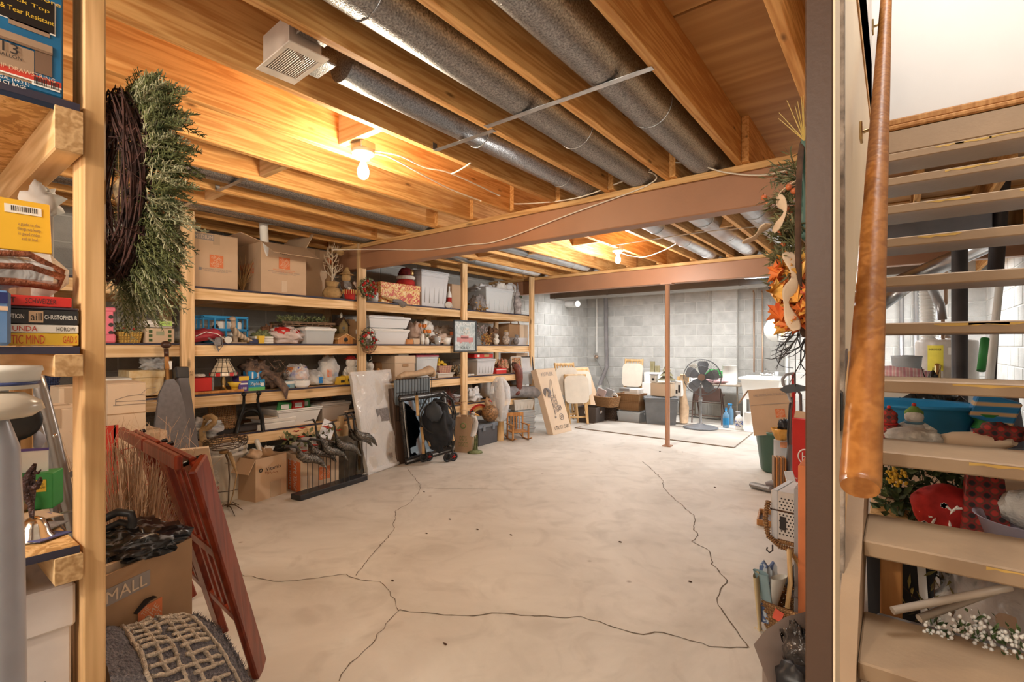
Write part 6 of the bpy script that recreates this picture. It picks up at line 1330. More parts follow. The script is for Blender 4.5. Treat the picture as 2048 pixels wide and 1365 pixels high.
for k,(dx,w_,h_,m_,lb,m2)in enumerate(((-.06,.16,.3,OFFW,'cream framed picture standing in the clear tote near the shelf end',DECOR),(.09,.24,.3,BLACKP,'black framed white print standing in the clear tote near the shelf end',M('pale_print',(.75,.77,.8),.3)))):
    t=T('framed_picture',lb,'picture',(a.x-.2+.05*k,a.y+.06+dx,zt+.1),R(62));t.rotation_euler=(R(-8),0,R(62));[G().box((cx,0,cz),(sx_,.02,sz),.003).put('frame_side',m_,t)for cx,cz,sx_,sz in((0,.006,w_,.014),(0,h_,w_,.014),(-w_/2,h_/2,.014,h_),(w_/2,h_/2,.014,h_))];G().box((0,.004,h_/2),(w_,.008,h_)).put('print',m2,t)

# ================================================================ FAR END OF THE ROOM
rug_pts=[F(1150,857),F(1468,897),F(1506,867),F(1215,843)]
t=T('floor_mat','large thin pale grey floor mat before the far wall','rug',(0,0,0));g=G();k=4
a=[p+Vector((0,0,.001))for p in rug_pts];b=[p+Vector((0,0,.009))for p in rug_pts]
g.add(a+b,[(3,2,1,0),(4,5,6,7)]+[(i,(i+1)%4,4+(i+1)%4,4+i)for i in range(4)]);g.put('mat',M('pale_mat',(.56,.52,.46),.9,var=.12,vs=2.5,col2=(.44,.4,.35),bump=.2,bs=60),t)
for i in range(4):G().tube([b[i],b[(i+1)%4]],.005,5).put('edge',M('mat_edge',(.3,.22,.16),.8),t)
# utility cart carton
t,w,L_=lean_thing('tall flat carton printed with a black utility cart drawing','cart_carton','box',1107,1144,871,862,737,.3)
G().box((0,.05,L_/2),(w,.1,L_),.004).put('body',CARD2,t);text(t,'KIFFLER',-.0,-.002,L_*.91,w*.62,.055,INKG);text(t,'UTILITY CART',.02,-.002,L_*.09,w*.8,.05,INK)
sx=w*.16;linework(t,[[(-.07,L_*.28),(-.06,L_*.62),(.03,L_*.82),(.045,L_*.82),(.05,L_*.78),(-.0,L_*.5)],[(-.08,L_*.58),(.06,L_*.58),(.05,L_*.34),(-.06,L_*.3),(-.08,L_*.58)]]+[[(-.078+.004*k,L_*(.54-.05*k)),(.058,L_*(.54-.045*k))]for k in range(5)]+[[(-.06+.03*k,L_*.58),(-.055+.03*k,L_*.32)]for k in range(4)],INKG,.0035)
for x,z,r_ in((.07,.24,.045),(.085,.38,.035),(-.075,.25,.015)):G().torus((x,-.003,L_*z),r_,.005,20,5,Matrix.Rotation(Q,3,'X')).torus((x,-.003,L_*z),r_*.4,.005,12,5,Matrix.Rotation(Q,3,'X')).put('wheel_print',INKG,t,kind='stuff')
# padded folding chairs
def padded_chair(label,loc,rz,lean,h=.84,legs=True):
    t=T('folding_chair',label,'chair',loc,rz);t.rotation_euler=(Matrix.Rotation(rz,3,'Z')@Matrix.Rotation(-lean,3,'X')).to_euler()
    G().prism(rounded(.4,.44,.09),(0,.02,h*.69),(1,0,0),(0,0,1),.045).put('cushion',CREAMF,t)
    for s_ in(-1,1):
        G().box((s_*.17,.035,h/2),(.028,.03,h),.005).put('leg',OAK,t);G().bar((s_*.14,.06,h*.6),(s_*.14,-.02,.01),.024,.026,(1,0,0),.004).put('leg',OAK,t)
    G().box((0,.035,h*.97),(.38,.028,.05),.01).put('top_rail',OAK,t);G().box((0,.035,h*.15),(.32,.02,.03),.004).put('lower_rail',OAK,t)
    for k in range(6):G().box((-.125+.05*k,.035,h*.9),(.02,.014,.1),.003).put('slat',OAK,t)
    return t
def at(u,v,dz=0.):p=F(u,v);return(p.x,p.y,dz)
p1=padded_chair('cream padded wooden folding chair leaning behind the utility cart carton',at(1140,848),R(62),R(9),.98);p2=padded_chair('cream padded folding chair with its cushion low beside the utility cart carton',at(1157,850),R(50),R(10),.8);p3=padded_chair('cream padded folding chair behind the low cushioned one',at(1166,838),R(60),R(8),.86)
p4=padded_chair('cream padded folding chair standing against the far block wall',(YP(1262,0,8.75).x,8.75,0),0,R(6),1.0)
t,w,L_=lean_thing('tall narrow carton with a folded top leaning in the corner','deluxe_carton','box',1176,1205,832,828,735,.35);G().box((0,.09,L_/2),(w+.04,.18,L_),.004).put('body',CARD,t);text(t,'DELUXE',0,-.002,L_*.72,w*.8,.05,INKG)
# dark cube with grommet, basket, books
t,w,h=floorbox('dark brown fabric cube with a metal ring near the corner',1189,1213,849,842,817,.34,M('espresso_fabric',(.09,.07,.06),.7),builder=lambda lb,lo,an,w,d,h,m,**k:T('storage_cube',lb,'bin',lo,an));a_,b_=F(1189,849),F(1164,838)
w=.34;shell(G(),.33,.33,.25,.01,.35,.35).put('body',MATS['espresso_fabric'],t);G().torus((-.0,-.006,.17),.028,.008,18,6,Matrix.Rotation(Q,3,'X')).torus((-.175,.17,.17),.028,.008,18,6,Matrix.Rotation(Q,3,'Y')).put('grommet',CHROME,t)
cb=t.location.copy()
t=basket('oval woven basket with white handles on the dark cube',(cb.x-.02,cb.y+.02,.255),R(-20),.42,.3,.15,WICK);[G().torus((s_*.18,.15,.16),.06,.008,16,6,Matrix.Rotation(Q,3,'X'),0,PI).put('handle',OFFW,t)for s_ in(-1,1)]
for k,(x,m_,w_,lb)in enumerate(((-.07,M('pink_cover',(.55,.42,.4),.5),.17,'book with a pink and grey cover tilted in the oval basket'),(.05,GREYP,.16,'dark grey book tilted in the oval basket'))):
    t=T('tilted_book',lb,'book',(cb.x-.04+x,cb.y+.1+.05*k,.33),R(-15));t.rotation_euler=(R(-15),R(14),R(-15));G().box((0,.02,.1),(w_,.035,.22),.003).put('cover',m_,t);G().box((0,.02,.1),(w_-.008,.026,.223)).put('pages',PAPER,t);(text(t,'GRE',0,.001,.09,.08,.04,INK)if k==0 else patch(t,0,.001,.05,.1,.07,LGREY))
p=F(1219,842);basket('dark twisted wicker basket between the cube and the hamper',(p.x,p.y-.05,0),0,.2,.24,.36,WICKD,'tall_basket',taper=.85,rows=14)
t,w,h=floorbox('clear tote of papers under the woven hamper',1233,1279,842,847,826,.36,None,builder=lambda lb,lo,an,w,d,h,m,**k:tote(lb,lo,an,w,d,h,CLR,CLR,fill=[PAPER,REDF,GREY_FAB],ribs=False));hb=h+.02
t=T('woven_hamper','rectangular brown woven hamper holding white books on the clear tote','basket',(t.location.x,t.location.y-.02,hb),t.rotation_euler.z);shell(G(),w*.9,.26,.27,.012,w,.3).put('side',WICK,t);[G().tube([(-w/2+.005,-.004,z),(w/2-.005,-.004,z)],.008,6).put('rim_band',WICK,t)for z in(.02,.14,.265)];G().box((.04,.15,.3),(w*.6,.2,.1),.01).put('contents',PAPER,t);G().box((-.08,.12,.33),(w*.45,.15,.05),.004).put('contents',GREYP,t)
# grey tote with things on it
t,w,h=floorbox('large dark grey tote before the far wall beside the steel post',1293,1352,850,852,797,.4,None,builder=lambda lb,lo,an,w,d,h,m,**k:tote(lb,lo,an,w*1.12,d,h,M('slate_tote',(.2,.21,.22),.45),M('slate_tote',(.2,.21,.22)),ribs=False));tl=t.location.copy();hz=h+.02
(l,ww,hh)=fslot(1299,1340,768,tl.y);t=carton('light brown sealed carton on the dark grey tote',(l[0],tl.y+.04,hz),0,ww,.3,hh-hz,CARD2,tape=False);ch=hh
t=T('toy_tree','small brown and green model pine tree on the brown carton','decoration',(l[0]+.06,tl.y+.14,ch+.01),0);[G().cyl((0,0,.04+.07*k),(0,0,.15+.07*k),.14-.035*k,.01,14).put('tier',M('frosted_tree',(.25,.22,.12),.8,var=.3,vs=30),t)for k in range(3)];G().cyl((0,0,0),(0,0,.05),.02,n=8).put('trunk',TWIG,t)
t=T('toy_arch','tiny cream arched model house on the brown carton','decoration',(l[0]-.13,tl.y+.1,ch+.01));G().box((0,0,.06),(.09,.08,.12),.006).put('wall',OFFW,t);G().box((0,0,.125),(.11,.1,.014),.003).put('roof',GREY_FAB,t);G().cyl((0,-.042,.05),(0,-.03,.05),.022,n=14).put('arch_opening',INK,t)
p=YP(1306,0,YB-.3)
for k,(u,v0,v1)in enumerate(((1305,723,746),(1315,732,746))):t=T('wood_block',['taller green brown block standing on white cartons by the far wall','shorter green brown block standing on white cartons by the far wall'][k],'block',(YP(u,0,YB-.3).x,YB-.3,YP(u,v1,YB-.3).z));hh=YP(u,v0,YB-.3).z-t.location.z;G().box((0,0,hh/2),(.085,.04,hh),.004).put('block',M('olive_block',(.36,.31,.17),.7,var=.2),t);G().box((0,-.021,hh*.55),(.04,.002,hh*.5)).put('inset',M('olive_inset',(.28,.24,.12),.7),t)
(l,ww,hh)=fslot(1288,1330,746,YB-.45);t=carton('white carton behind the grey tote against the far wall',l,0,ww,.3,hh,PAPER,tape=False)
(l,ww,hh)=fslot(1284,1300,766,YB-.75);t=carton('narrow white plastic carton left of the brown carton near the far wall',l,0,ww,.2,hh,WHITEP,tape=False)
(l,ww,hh)=fslot(1342,1356,764,7.6);t=T('white_print_box','white upright box with black drawing right of the steel post','box',(l[0],7.75,hz));G().box((0,.05,(hh-hz)/2),(ww,.1,hh-hz),.003).put('body',PAPER,t);patch(t,.02,-.001,(hh-hz)*.5,.03,.12,INK);patch(t,-.02,-.001,(hh-hz)*.3,.03,.06,INK)
(l,ww,hh)=fslot(1360,1376,790,7.9);t=T('cream_sack','cream fabric and lace bundle hanging off the table beside the grey tote','bundle',(l[0],7.9,0));G().tube([(0,0,.02),(.0,0,.25),(-.02,0,.5),(.01,0,.78)],[.1,.12,.07,.1],14,flat=.6).put('cloth',TANF,t)
# work table, rolls, chair
TB=.78;ya=8.35;xa,xb=YP(1361,0,ya).x,YP(1481,0,ya).x
TBz=YP(1480,771,ya).z
t=T('folding_table','narrow grey topped folding table against the far wall','table',((xa+xb)/2,ya,0));wt=xb-xa;G().box((0,.3,TBz-.014),(wt,.6,.028),.006).put('tabletop',M('table_top_tan',(.42,.35,.27),.5),t)
for sx_ in(-1,1):
    for yy in(.05,.55):G().tube([(sx_*(wt/2-.06),yy,.0),(sx_*(wt/2-.06),yy,TBz-.03)],.013,8).put('leg',M('tan_leg',(.35,.3,.24),.5,.3),t)
    G().tube([(sx_*(wt/2-.06),.05,.12),(sx_*(wt/2-.06),.55,.12)],.009,6).put('crossbar',MATS['tan_leg'],t)
for k,(u,vt,lb)in enumerate(((1387,729,'white paper towel roll on the table behind the fan'),(1458,732,'larger white paper towel roll at the sink end of the table'))):
    x=YP(u,0,ya+.12).x;hh=YP(u,vt,ya+.12).z-TBz;r_=.085+.025*k;t=T('paper_towel_roll',lb,'paper roll',(x,ya+.17,TBz));G().cyl((0,0,0),(0,0,hh),r_,n=28).put('roll',PAPER,t);G().cyl((0,0,hh),(0,0,hh+.002),.02,n=16).put('core',CARD,t)
crumple('bright green and white cloth heap on the table behind the fan',(YP(1428,0,ya+.15).x,ya+.2,TBz),(.14,.1,.12),M('green_cloth',(.08,.5,.12),.8,var=.3,vs=20),'cloth_heap','cloth',7);crumple('pink and white checked cloth beside the green heap on the table',(YP(1432,0,ya+.1).x,ya+.1,TBz),(.16,.08,.05),PATTERN('pink_check','plaid',[(.7,.6,.58),(.6,.2,.25),(.75,.65,.62)],20),'cloth_heap','cloth',8)
t=T('wooden_box','open light wooden box on the table end behind the steel post','box',(YP(1352,0,ya).x+.06,ya+.2,TBz));shell(G(),.22,.2,.09,.01).put('box',OAK,t)
# brown metal folding chair under the table
x0=YP(1413,0,8.1).x;t=T('folding_chair','brown metal folding chair opened in front of the table','chair',(x0,8.1,0));BM=M('brown_enamel',(.1,.06,.045),.4,.3);zt=YP(1413,777,8.1).z
for s_ in(-1,1):G().tube([(s_*.23,0,0),(s_*.22,.03,zt*.6),(s_*.2,.04,zt)],.012,8).put('leg',BM,t);G().tube([(s_*.2,.35,0),(s_*.2,.15,.42),(s_*.2,.08,.5)],.012,8).put('leg',BM,t)
G().box((0,.03,zt-.1),(.4,.02,.22),.01).put('backrest',M('brown_vinyl',(.13,.075,.06),.5),t);[G().tube([(-.22,.01,z),(.22,.01,z)],.009,6).put('stretcher',BM,t)for z in(.13,.34)];G().box((0,.2,.44),(.38,.32,.03),.012).put('seat',MATS['brown_vinyl'],t)
# pedestal fan
p=F(1401,858);fd=p.x*-SY+p.y*CY;t=T('pedestal_fan','grey and black pedestal fan standing on the floor mat','fan',(p.x,p.y,.01));hc=DP(1409,756,fd).z
G().lathe((0,0,0),[(0,0),(.245,0),(.25,.012),(.2,.03),(.08,.05),(.04,.07),(0,.07)],36).put('base',M('fan_base_grey',(.24,.25,.27),.4),t);G().cyl((0,0,.06),(0,0,.42),.02,n=14).cyl((0,0,.42),(0,0,hc-.1),.014,n=12).cyl((0,0,.4),(0,0,.46),.028,n=14).put('pole',M('fan_pole',(.3,.3,.3),.35,.4),t)
fa=Vector((-p.x*.6,-p.y,0)).normalized();Rf=fa.to_track_quat('Z','Y').to_matrix();c=Vector((.03,-.02,hc));rF=35.5/996*fd
G().cyl(c-fa*.16,c-fa*.04,.05,.06,20).put('motor',GREYP,t);G().box(c-fa*.1+Vector((0,0,-.07)),(.05,.05,.1),.01).put('neck',GREYP,t)
g=G();[g.torus(c+fa*z,r_,.004,40,5,Rf)for r_,z in((rF,0),(rF,-.02),(rF*.62,.055),(rF*.98,.018))];[g.tube([c+Rf@Vector((math.cos(a)*.04,math.sin(a)*.04,.07)),c+Rf@Vector((math.cos(a+.12)*rF*.6,math.sin(a+.12)*rF*.6,.056)),c+Rf@Vector((math.cos(a+.2)*rF,math.sin(a+.2)*rF,0))],.0016,4)for a in[2*PI*k/60 for k in range(60)]];g.put('grille',M('grille_dark',(.13,.13,.13),.4,.3),t,kind='stuff')
G().cyl(c+fa*.066,c+fa*.08,.05,n=24).put('hub_badge',M('badge_bronze',(.25,.16,.12),.4,.3),t)
for k in range(5):
    a=k*2*PI/5+.3;g=G();pts=[]
    for r_,w_,tw_ in((.04,.03,.5),(rF*.45,.075,.4),(rF*.75,.09,.3),(rF*.9,.06,.25)):
        e=Vector((math.cos(a),math.sin(a),0));f=Vector((-math.sin(a),math.cos(a),0));pts.append((e*r_-f*w_+Vector((0,0,-w_*tw_)),e*r_+f*w_*.7+Vector((0,0,w_*tw_))))
    vs=[c+fa*.02+Rf@q_ for pr in pts for q_ in pr];g.add(vs,[(2*i,2*i+1,2*i+3,2*i+2)for i in range(3)],True);g.put('blade',M('blade_grey',(.2,.21,.23),.4),t)
cable('black power cord of the fan lying along the floor under the table',[F(1345,828,.01),F(1395,835,.01),F(1448,838,.01),F(1476,822,.05),F(1484,824,.01)],.006,mat=BLACKP)
# bottles
p=F(1452,856);bottle('blue and clear squirt bottle on the floor before the table',(p.x,p.y,0),.3,.045,CLEAR('blue_tint',(.2,.42,.65),.6,.15),BLUEC,lbl=BLUEC)
p=F(1457,850);bottle('second blue spray bottle with a blue trigger behind the squirt bottle',(p.x+.02,p.y+.06,0),.33,.04,CLEAR('blue_tint',(.2,.42,.65),.6,.15),BLUEC,spray=True)
p=F(1478,860);t=bottle('white spray cleaner bottle with blue and yellow label beside the roll',(p.x,p.y,0),.27,.055,WHITEP,GREYP,spray=True,lbl=PATTERN('cleaner_label','blobs',[(.75,.7,.6),(.1,.15,.4),(.8,.65,.1)],24,.5))
p=F(1500,863);t=T('paper_towel_roll','white paper towel roll standing on the floor beside the spray cleaner','paper roll',(p.x,p.y,0));G().cyl((0,0,0),(0,0,.27),.078,n=28).put('roll',PAPER,t);G().cyl((0,0,.27),(0,0,.272),.02,n=14).put('core',CARD,t)
# laundry sink
ys=8.2;x0,x1=YP(1480,0,ys).x,YP(1560,0,ys).x;zt=YP(1520,756,ys).z;ws=x1-x0
t=T('laundry_sink','white plastic laundry sink against the far wall','sink',((x0+x1)/2,ys,0));g=G();shell(g,ws*.86,.46,.34,.02,ws*.97,.56);[setattr(g,'v',[(x,y,z+zt-.34)for x,y,z in g.v])];g.put('basin',M('sink_white',(.82,.81,.77),.35,var=.02),t)
for(cx,cy,sx_,sy_)in((0,0,ws+.02,.05),(0,.56,ws+.02,.09),(-ws/2,.28,.05,.6),(ws/2,.28,.05,.6)):G().box((cx,cy,zt-.02),(sx_,sy_,.045),.012).put('rim',MATS['sink_white'],t)
for sx_ in(-1,1):
    for yy in(.05,.5):G().box((sx_*ws*.4,yy,(zt-.34)/2),(.05,.04,zt-.34),.006).put('leg',MATS['sink_white'],t)
g=G();g.cyl((-.09,.55,zt),(-.09,.55,zt+.05),.018,n=12).cyl((.09,.55,zt),(.09,.55,zt+.05),.018,n=12).tube([(-.1,.55,zt+.03),(.1,.55,zt+.03)],.014,8).tube([(0,.55,zt+.03),(0,.54,zt+.1),(0,.44,zt+.12),(0,.4,zt+.09)],.01,8);g.put('faucet',CHROME,t)
t=T('soap_cup','small clear plastic cup on the back rim of the laundry sink','cup',(x1-.14,ys+.56,zt+.003));G().lathe((0,0,0),[(0,0),(.025,0),(.032,.07),(.029,.07),(.022,.004)],16).put('cup',CLR,t)
p=F(1506,838);t=T('step_bin','slim white lidded pedal bin in front of the laundry sink','bin',(p.x,p.y,0));hh=DP(1506,780,p.x*-SY+p.y*CY).z;G().lathe((0,0,0),[(0,0),(.14,0),(.15,hh*.9)],24,sx=.8).put('body',WHITEP,t);G().lathe((0,0,hh*.9),[(.158,0),(.155,.03),(.1,.055),(0,.06)],24,sx=.8).put('lid',WHITEP,t)
# pipes on the back wall
def pipe(label,pts,r,mat,name='water_pipe'):o=G().tube(pts,r,10).put(name,mat);tag(o,label,'pipe');return o
yb=YB-.06
for k,(u,lb)in enumerate(((1508,'left one of two thin copper pipes rising from the laundry sink'),(1525,'right one of two thin copper pipes rising from the laundry sink'))):x=YP(u,0,yb).x;pipe(lb,[(x,yb,YP(u,745,yb).z),(x,yb,YP(u,587,yb).z),(x,yb-.05,YP(u,583,yb).z)],.013,COPPER)
x=YP(1573,0,8.65).x;pipe('white conduit running down from the gas box to the wall foot',[(x,8.68,1.25),(x,8.68,.3)],.02,WHITEP)
xx=lambda u:YP(u,0,yb).x
pipe('grey drain pipe descending in the room corner with a kink at the bottom',[(xx(1214),yb-.06,2.2),(xx(1216),yb-.06,YP(1216,735,yb).z),(xx(1208),yb-.08,YP(1206,757,yb).z),(xx(1204),yb-.1,YP(1204,770,yb).z)],.04,M('grey_pvc',(.27,.25,.25),.5),'drain_pipe')
t=T('pump_fitting','white and black pipe coupling at the foot of the corner drain pipe','fitting',(xx(1204),yb-.1,0));zq=YP(1204,770,yb).z;G().cyl((0,0,zq-.12),(0,0,zq),.05,n=16).put('white_coupling',WHITEP,t);G().cyl((0,0,zq-.3),(0,0,zq-.12),.045,n=16).cyl((0,0,zq-.24),(0,0,zq-.18),.06,n=16).put('valve',BLACKP,t);G().cyl((0,0,0),(0,0,zq-.3),.04,n=14).put('lower_pipe',BLACKP,t)
x=xx(1193.5);pipe('thin cream pipe dropping to a wall valve in the corner',[(x,yb,2.2),(x,yb,YP(1193,706,yb).z)],.016,OFFW)
t=T('wall_valve','small brass wall valve in the room corner','valve',(x,yb-.02,YP(1193,714,yb).z));G().ell((0,0,0),(.045,.04,.04),12,8).cyl((0,0,0),(0,-.05,.03),.012,n=8).put('body',COPPER,t);G().torus((0,-.06,.035),.03,.006,14,5,Matrix.Rotation(Q,3,'X')).put('handwheel',GREYM,t)
cable('thin grey hose drooping from the corner wall valve',[(x,yb-.04,YP(1193,716,yb).z),(x+.1,yb-.03,YP(1200,735,yb).z),(x+.28,yb-.03,YP(1210,765,yb).z),(x+.3,yb-.03,.3)],.007,'hose',M('hose_grey',(.3,.28,.26),.6))
cp=Vector((XL+.3,8.25,XP(1178,612,XL+.3).z));t=T('wall_vent_hood','white tipped vent outlet on a short flexible pipe near the ceiling corner','vent',cp);G().tube([(-.28,.1,.02),(-.05,0,0),(.05,-.05,-.0)],.06,14).put('outlet',WHITEP,t);G().tube([(.02,-.02,.06),(-.02,.02,.14),(.1,.1,.2),(.5,.25,.3)],.045,12).put('flex_pipe',M('dull_flex',(.42,.4,.37),.5,.4),t)
for k in range(14):q_=Vector((-.0,.02,.14)).lerp(Vector((.5,.25,.3)),k/13);(G().torus(q_,.046,.004,14,4,Vector((.9,.4,.3)).to_track_quat('Z','Y').to_matrix()).put('rib',MATS['dull_flex'],t))
# white domed gas box and duct by the pier
yq=YB-.62;x=YP(1551,0,yq).x;z0_,z1_=YP(1551,684,yq).z,YP(1551,636,yq).z;zc=(z0_+z1_)/2;rr=(z1_-z0_)/2
t=T('wall_control_box','white domed control box with exposed wiring beside the far pier','control box',(x,yq,zc));Rd=Matrix.Rotation(-Q,3,'Y');G().lathe((0,0,0),[(rr,-.05),(rr,.04),(rr*.8,.1),(rr*.4,.15),(0,.16)],28,ax=Rd).put('dome',WHITEP,t);G().box((.13,0,0),(.16,.2,rr*1.9),.006).put('housing',STRAPM,t)
for k,m_ in enumerate((YELL,COPPER,COPPER)):G().tube([(.07+.03*k,-.105,rr*.7),(.12,-.115,.0),(.1+.03*k,-.105,-rr*.6)],.006,6).put('wire',m_,t)
t=T('elbow_duct','dull metal elbow duct above the white domed control box','duct',(x+.1,yq+.1,zc+rr));G().tube([(0,0,0),(0,0,.22),(.06,0,.36),(.25,.02,.45)],[.13,.13,.13,.12],18).put('pipe',M('dull_duct',(.4,.42,.41),.45,.6),t);G().tube([(-.1,0,.35),(-.35,.05,.72)],.03,8).put('arm',IRON,t)
cable('thin black wire looping under the white domed control box',[(x+.08,yq-.08,zc-rr),(x+.02,yq-.08,zc-rr-.2),(x+.08,yq-.06,zc-rr-.36),(x+.25,yq-.03,zc-rr-.4)],.006,mat=BLACKP)

# ================================================================ RIGHT EDGE OF THE BARE FLOOR
p=F(1537,946);fd=p.x*-SY+p.y*CY;hz=DP(1537,862,fd).z
t=T('green_bin','tall ribbed dark green waste bin below the moving carton','bin',(p.x+.08,p.y+.12,0));g=G();vs=[];n=32
G().lathe((0,0,0),[(0,0),(.15,0),(.17,.02),(.215,hz*.9),(.235,hz*.91),(.235,hz),(.22,hz),(.2,hz*.8)],32,wob=.02).put('body',DGREEN,t)
t2=carton('tilted open moving carton with orange logo on top of the green bin',(p.x+.08,p.y-.08,hz-.02),R(12),.38,.36,.44,CARD,name='moving_carton',flaps=[('b',R(70)),('l',R(50))],rx=R(-6),ry=R(-7));store_logo(t2,.06,-.002,.2,.08);text(t2,'MAKE MOVING AND STORAGE EASIER',0,-.002,.38,.3,.02,INKG);patch(t2,0,-.001,.29,.36,.004,INKG);text(t2,'ST',.06,-.002,.04,.08,.035,INK)
p=F(1562,962);fd=p.x*-SY+p.y*CY;hz=DP(1562,880,fd).z;t=T('white_canister','white cylindrical canister with an orange rim before the green bin','canister',(p.x,p.y,0));G().cyl((0,0,0),(0,0,hz),.06,n=26).put('body',LGREY,t);G().cyl((.02,0,hz-.06),(.02,0,hz-.01),.062,n=26).put('orange_band',M('dull_orange',(.6,.25,.12),.6),t)
t=T('fluted_bowl','orange yellow fluted bowl stacked on the white canister','bowl',(p.x,p.y,hz+.002));G().lathe((0,0,0),[(0,0),(.045,0),(.072,.07),(.082,.1),(.075,.1),(.06,.03),(0,.01)],32,wob=.06).put('bowl',M('amber_plastic',(.75,.38,.08),.35),t);G().ell((.02,.02,.13),(.05,.05,.05),14,9,.7,4,3).put('black_film',BLACKP,t)
# upright vacuum cleaner
p=F(1590,985);fd=p.x*-SY+p.y*CY;t=T('upright_vacuum','upright vacuum cleaner with a red tube and a coiled grey hose','vacuum',(p.x,p.y,0));W_=lambda u,v,d=0.:DP(u,v,fd+d)-Vector((p.x,p.y,0))
G().tube([W_(1587,900),W_(1587,746)],.0155,14).put('red_tube',REDP,t);G().tube([W_(1590,747),W_(1582,748),W_(1572,750),W_(1565,758),W_(1566,768),W_(1575,785),W_(1582,805)],[.012,.012,.013,.014,.013,.011,.01],10).put('handle',GREYP,t)
G().tube([W_(1583,945),W_(1579,880),W_(1581,820),W_(1587,790),W_(1594,780),W_(1601,790),W_(1602,830),W_(1600,860)],.012,10).put('hose',M('hose_brown_grey',(.16,.12,.11),.5),t);G().tube([W_(1579,930),W_(1576,870),W_(1580,810),W_(1589,783)],.009,8).put('power_cord',BLACKP,t)
G().tube([W_(1585,960),W_(1583,930),W_(1584,890)],[.05,.05,.035],14).put('body',M('vacuum_grey',(.2,.2,.21),.35),t)
G().box((0,.0,.06),(.24,.2,.11),.03).put('base',GREYP,t)
p=F(1520,982);t=T('vacuum_head','grey vacuum floor nozzle lying on the concrete beside the stacked slats','nozzle',(p.x,p.y,0),R(-18));G().box((.0,.02,.03),(.19,.07,.04),.012).put('nozzle',M('grey_nozzle',(.3,.29,.28),.35),t);G().tube([(.03,.04,.05),(.08,.07,.075),(.13,.1,.09)],[.025,.025,.03],10).put('swivel',GREYP,t)
p=F(1590,948);t,w,h=None,0,0
a,b=F(1584,990),F(1640,998);fd=3.6
P0=DP(1584,947,3.62);P1=DP(1640,950,3.45);zb=min(P0.z,P1.z);d=P1-P0;ht=DP(1584,836,3.62).z
t=T('red_box','tall red cardboard box with a white ring emblem standing behind the brown post','box',((P0.x+P1.x)/2,(P0.y+P1.y)/2,0),math.atan2(d.y,d.x));wv=math.hypot(d.x,d.y)
G().box((0,.1,ht/2),(wv,.2,ht),.004).put('body',REDP,t);G().torus((.0,-.002,ht*.62),.052,.005,26,5,Matrix.Rotation(Q,3,'X')).put('ring_emblem',PAPER,t)
text(t,'H',.0,-.003,ht*.62,.05,.06,PAPER);text(t,'POWER',-.03,-.003,ht*.38,.09,.018,PAPER);text(t,'CARPET CLEANER',-.02,-.003,ht*.35,.11,.008,PAPER);G().box((0,.03,ht+.025),(wv*.98,.004,.05),.001,Matrix.Rotation(R(-20),3,'X')).put('flap',CARD,t)
p=F(1558,985);t=T('slat_bundle','upright bundle of brown wooden slats beside the perforated box','slats',(p.x,p.y,0),R(20));[G().box((-.04+.016*k,0,.15),(.012,.09,.3-.01*(k%2)),.002).put('slat',HONEY if k%2 else M('brown_slat',(.3,.18,.1),.6),t)for k in range(6)]
t=T('metal_rule','long white and grey level strip propped on the perforated box','strip',(DP(1590,1010,3.0)),0);dd=DP(1577,944,3.1)-DP(1601,1035,2.75);G().bar((0,0,0),dd,.05,.015,(1,0,0),.003).put('strip',LGREY,t);t.location=DP(1601,1035,2.75)
# perforated white box on a wicker rimmed tray
P0=DP(1572,1083,2.6);zt=DP(1572,984,2.62).z;zb=max(.1,P0.z)
t=T('perforated_box','white perforated metal box strapped shut, resting in a wicker rimmed tray','box',(P0.x+.02,P0.y,zb),R(-8));wv,dv,hv=.19,.26,zt-zb
G().box((0,dv/2,hv/2),(wv,dv,hv),.004).put('body',M('perforated_white',(.72,.67,.63),.4),t);g=G();[g.cyl((-.05+.017*i+(.008 if j%2 else 0),-.0015,.03+.017*j),(-.05+.017*i+(.008 if j%2 else 0),.001,.03+.017*j),.0042,n=8)for i in range(9)for j in range(int((hv-.04)/.017))];g.put('hole',INK,t,kind='stuff')
G().box((-.075,dv/2,hv/2),(.03,dv+.006,hv+.006),.003).put('corner_guard',LGREY,t);G().box((0,dv/2,hv*.6),(wv+.006,dv+.006,.008)).put('strap',TWIG,t);patch(t,-.035,-.003,hv*.35,.03,.07,INK)
t=T('wicker_tray','large upright wicker rimmed tray behind the perforated box','tray',(P0.x+.0,P0.y-.012,zb),R(-8));g=G();rim=[(-.085,0,.19),(-.1,0,.1),(-.085,0,.01),(-.03,0,-.03),(.05,0,-.035),(.12,0,-.03)]
g.tube([Vector(q_)for q_ in rim],.011,8);[g.torus(Vector(rim[i]).lerp(Vector(rim[i+1]),j/7),.012,.004,8,4,(Vector(rim[i+1])-Vector(rim[i])).to_track_quat('Z','Y').to_matrix())for i in range(5)for j in range(7)];g.put('wicker_rim',WICK,t)
G().box((.03,.14,-.012),(.2,.26,.02),.004).put('tray_base',WICK,t);[G().cyl((.03,.05+.2*k,-zb),(.03,.05+.2*k,-.02),.006,n=8).put('support_rod',IRON,t)for k in range(2)]
G().tube([(-.06,-.01,-.03),(-.06,-.01,-.06),(-.075,-.01,-.075),(-.09,-.01,-.065),(-.085,-.01,-.05)],.004,6).put('hook',IRON,t)
p=F(1531,1050);t=T('picture_tray','shallow wooden frame tray lying on the floor beside the wicker tray','tray',(p.x+.04,p.y+.1,0),R(8));[G().box((cx,cy,.02),(sx_,sy_,.04),.003).put('side',HONEY,t)for cx,cy,sx_,sy_ in((0,-.13,.2,.012),(0,.13,.2,.012),(-.1,0,.012,.26),(.1,0,.012,.26))];G().box((0,0,.005),(.19,.25,.008)).put('base',GREY_FAB,t)
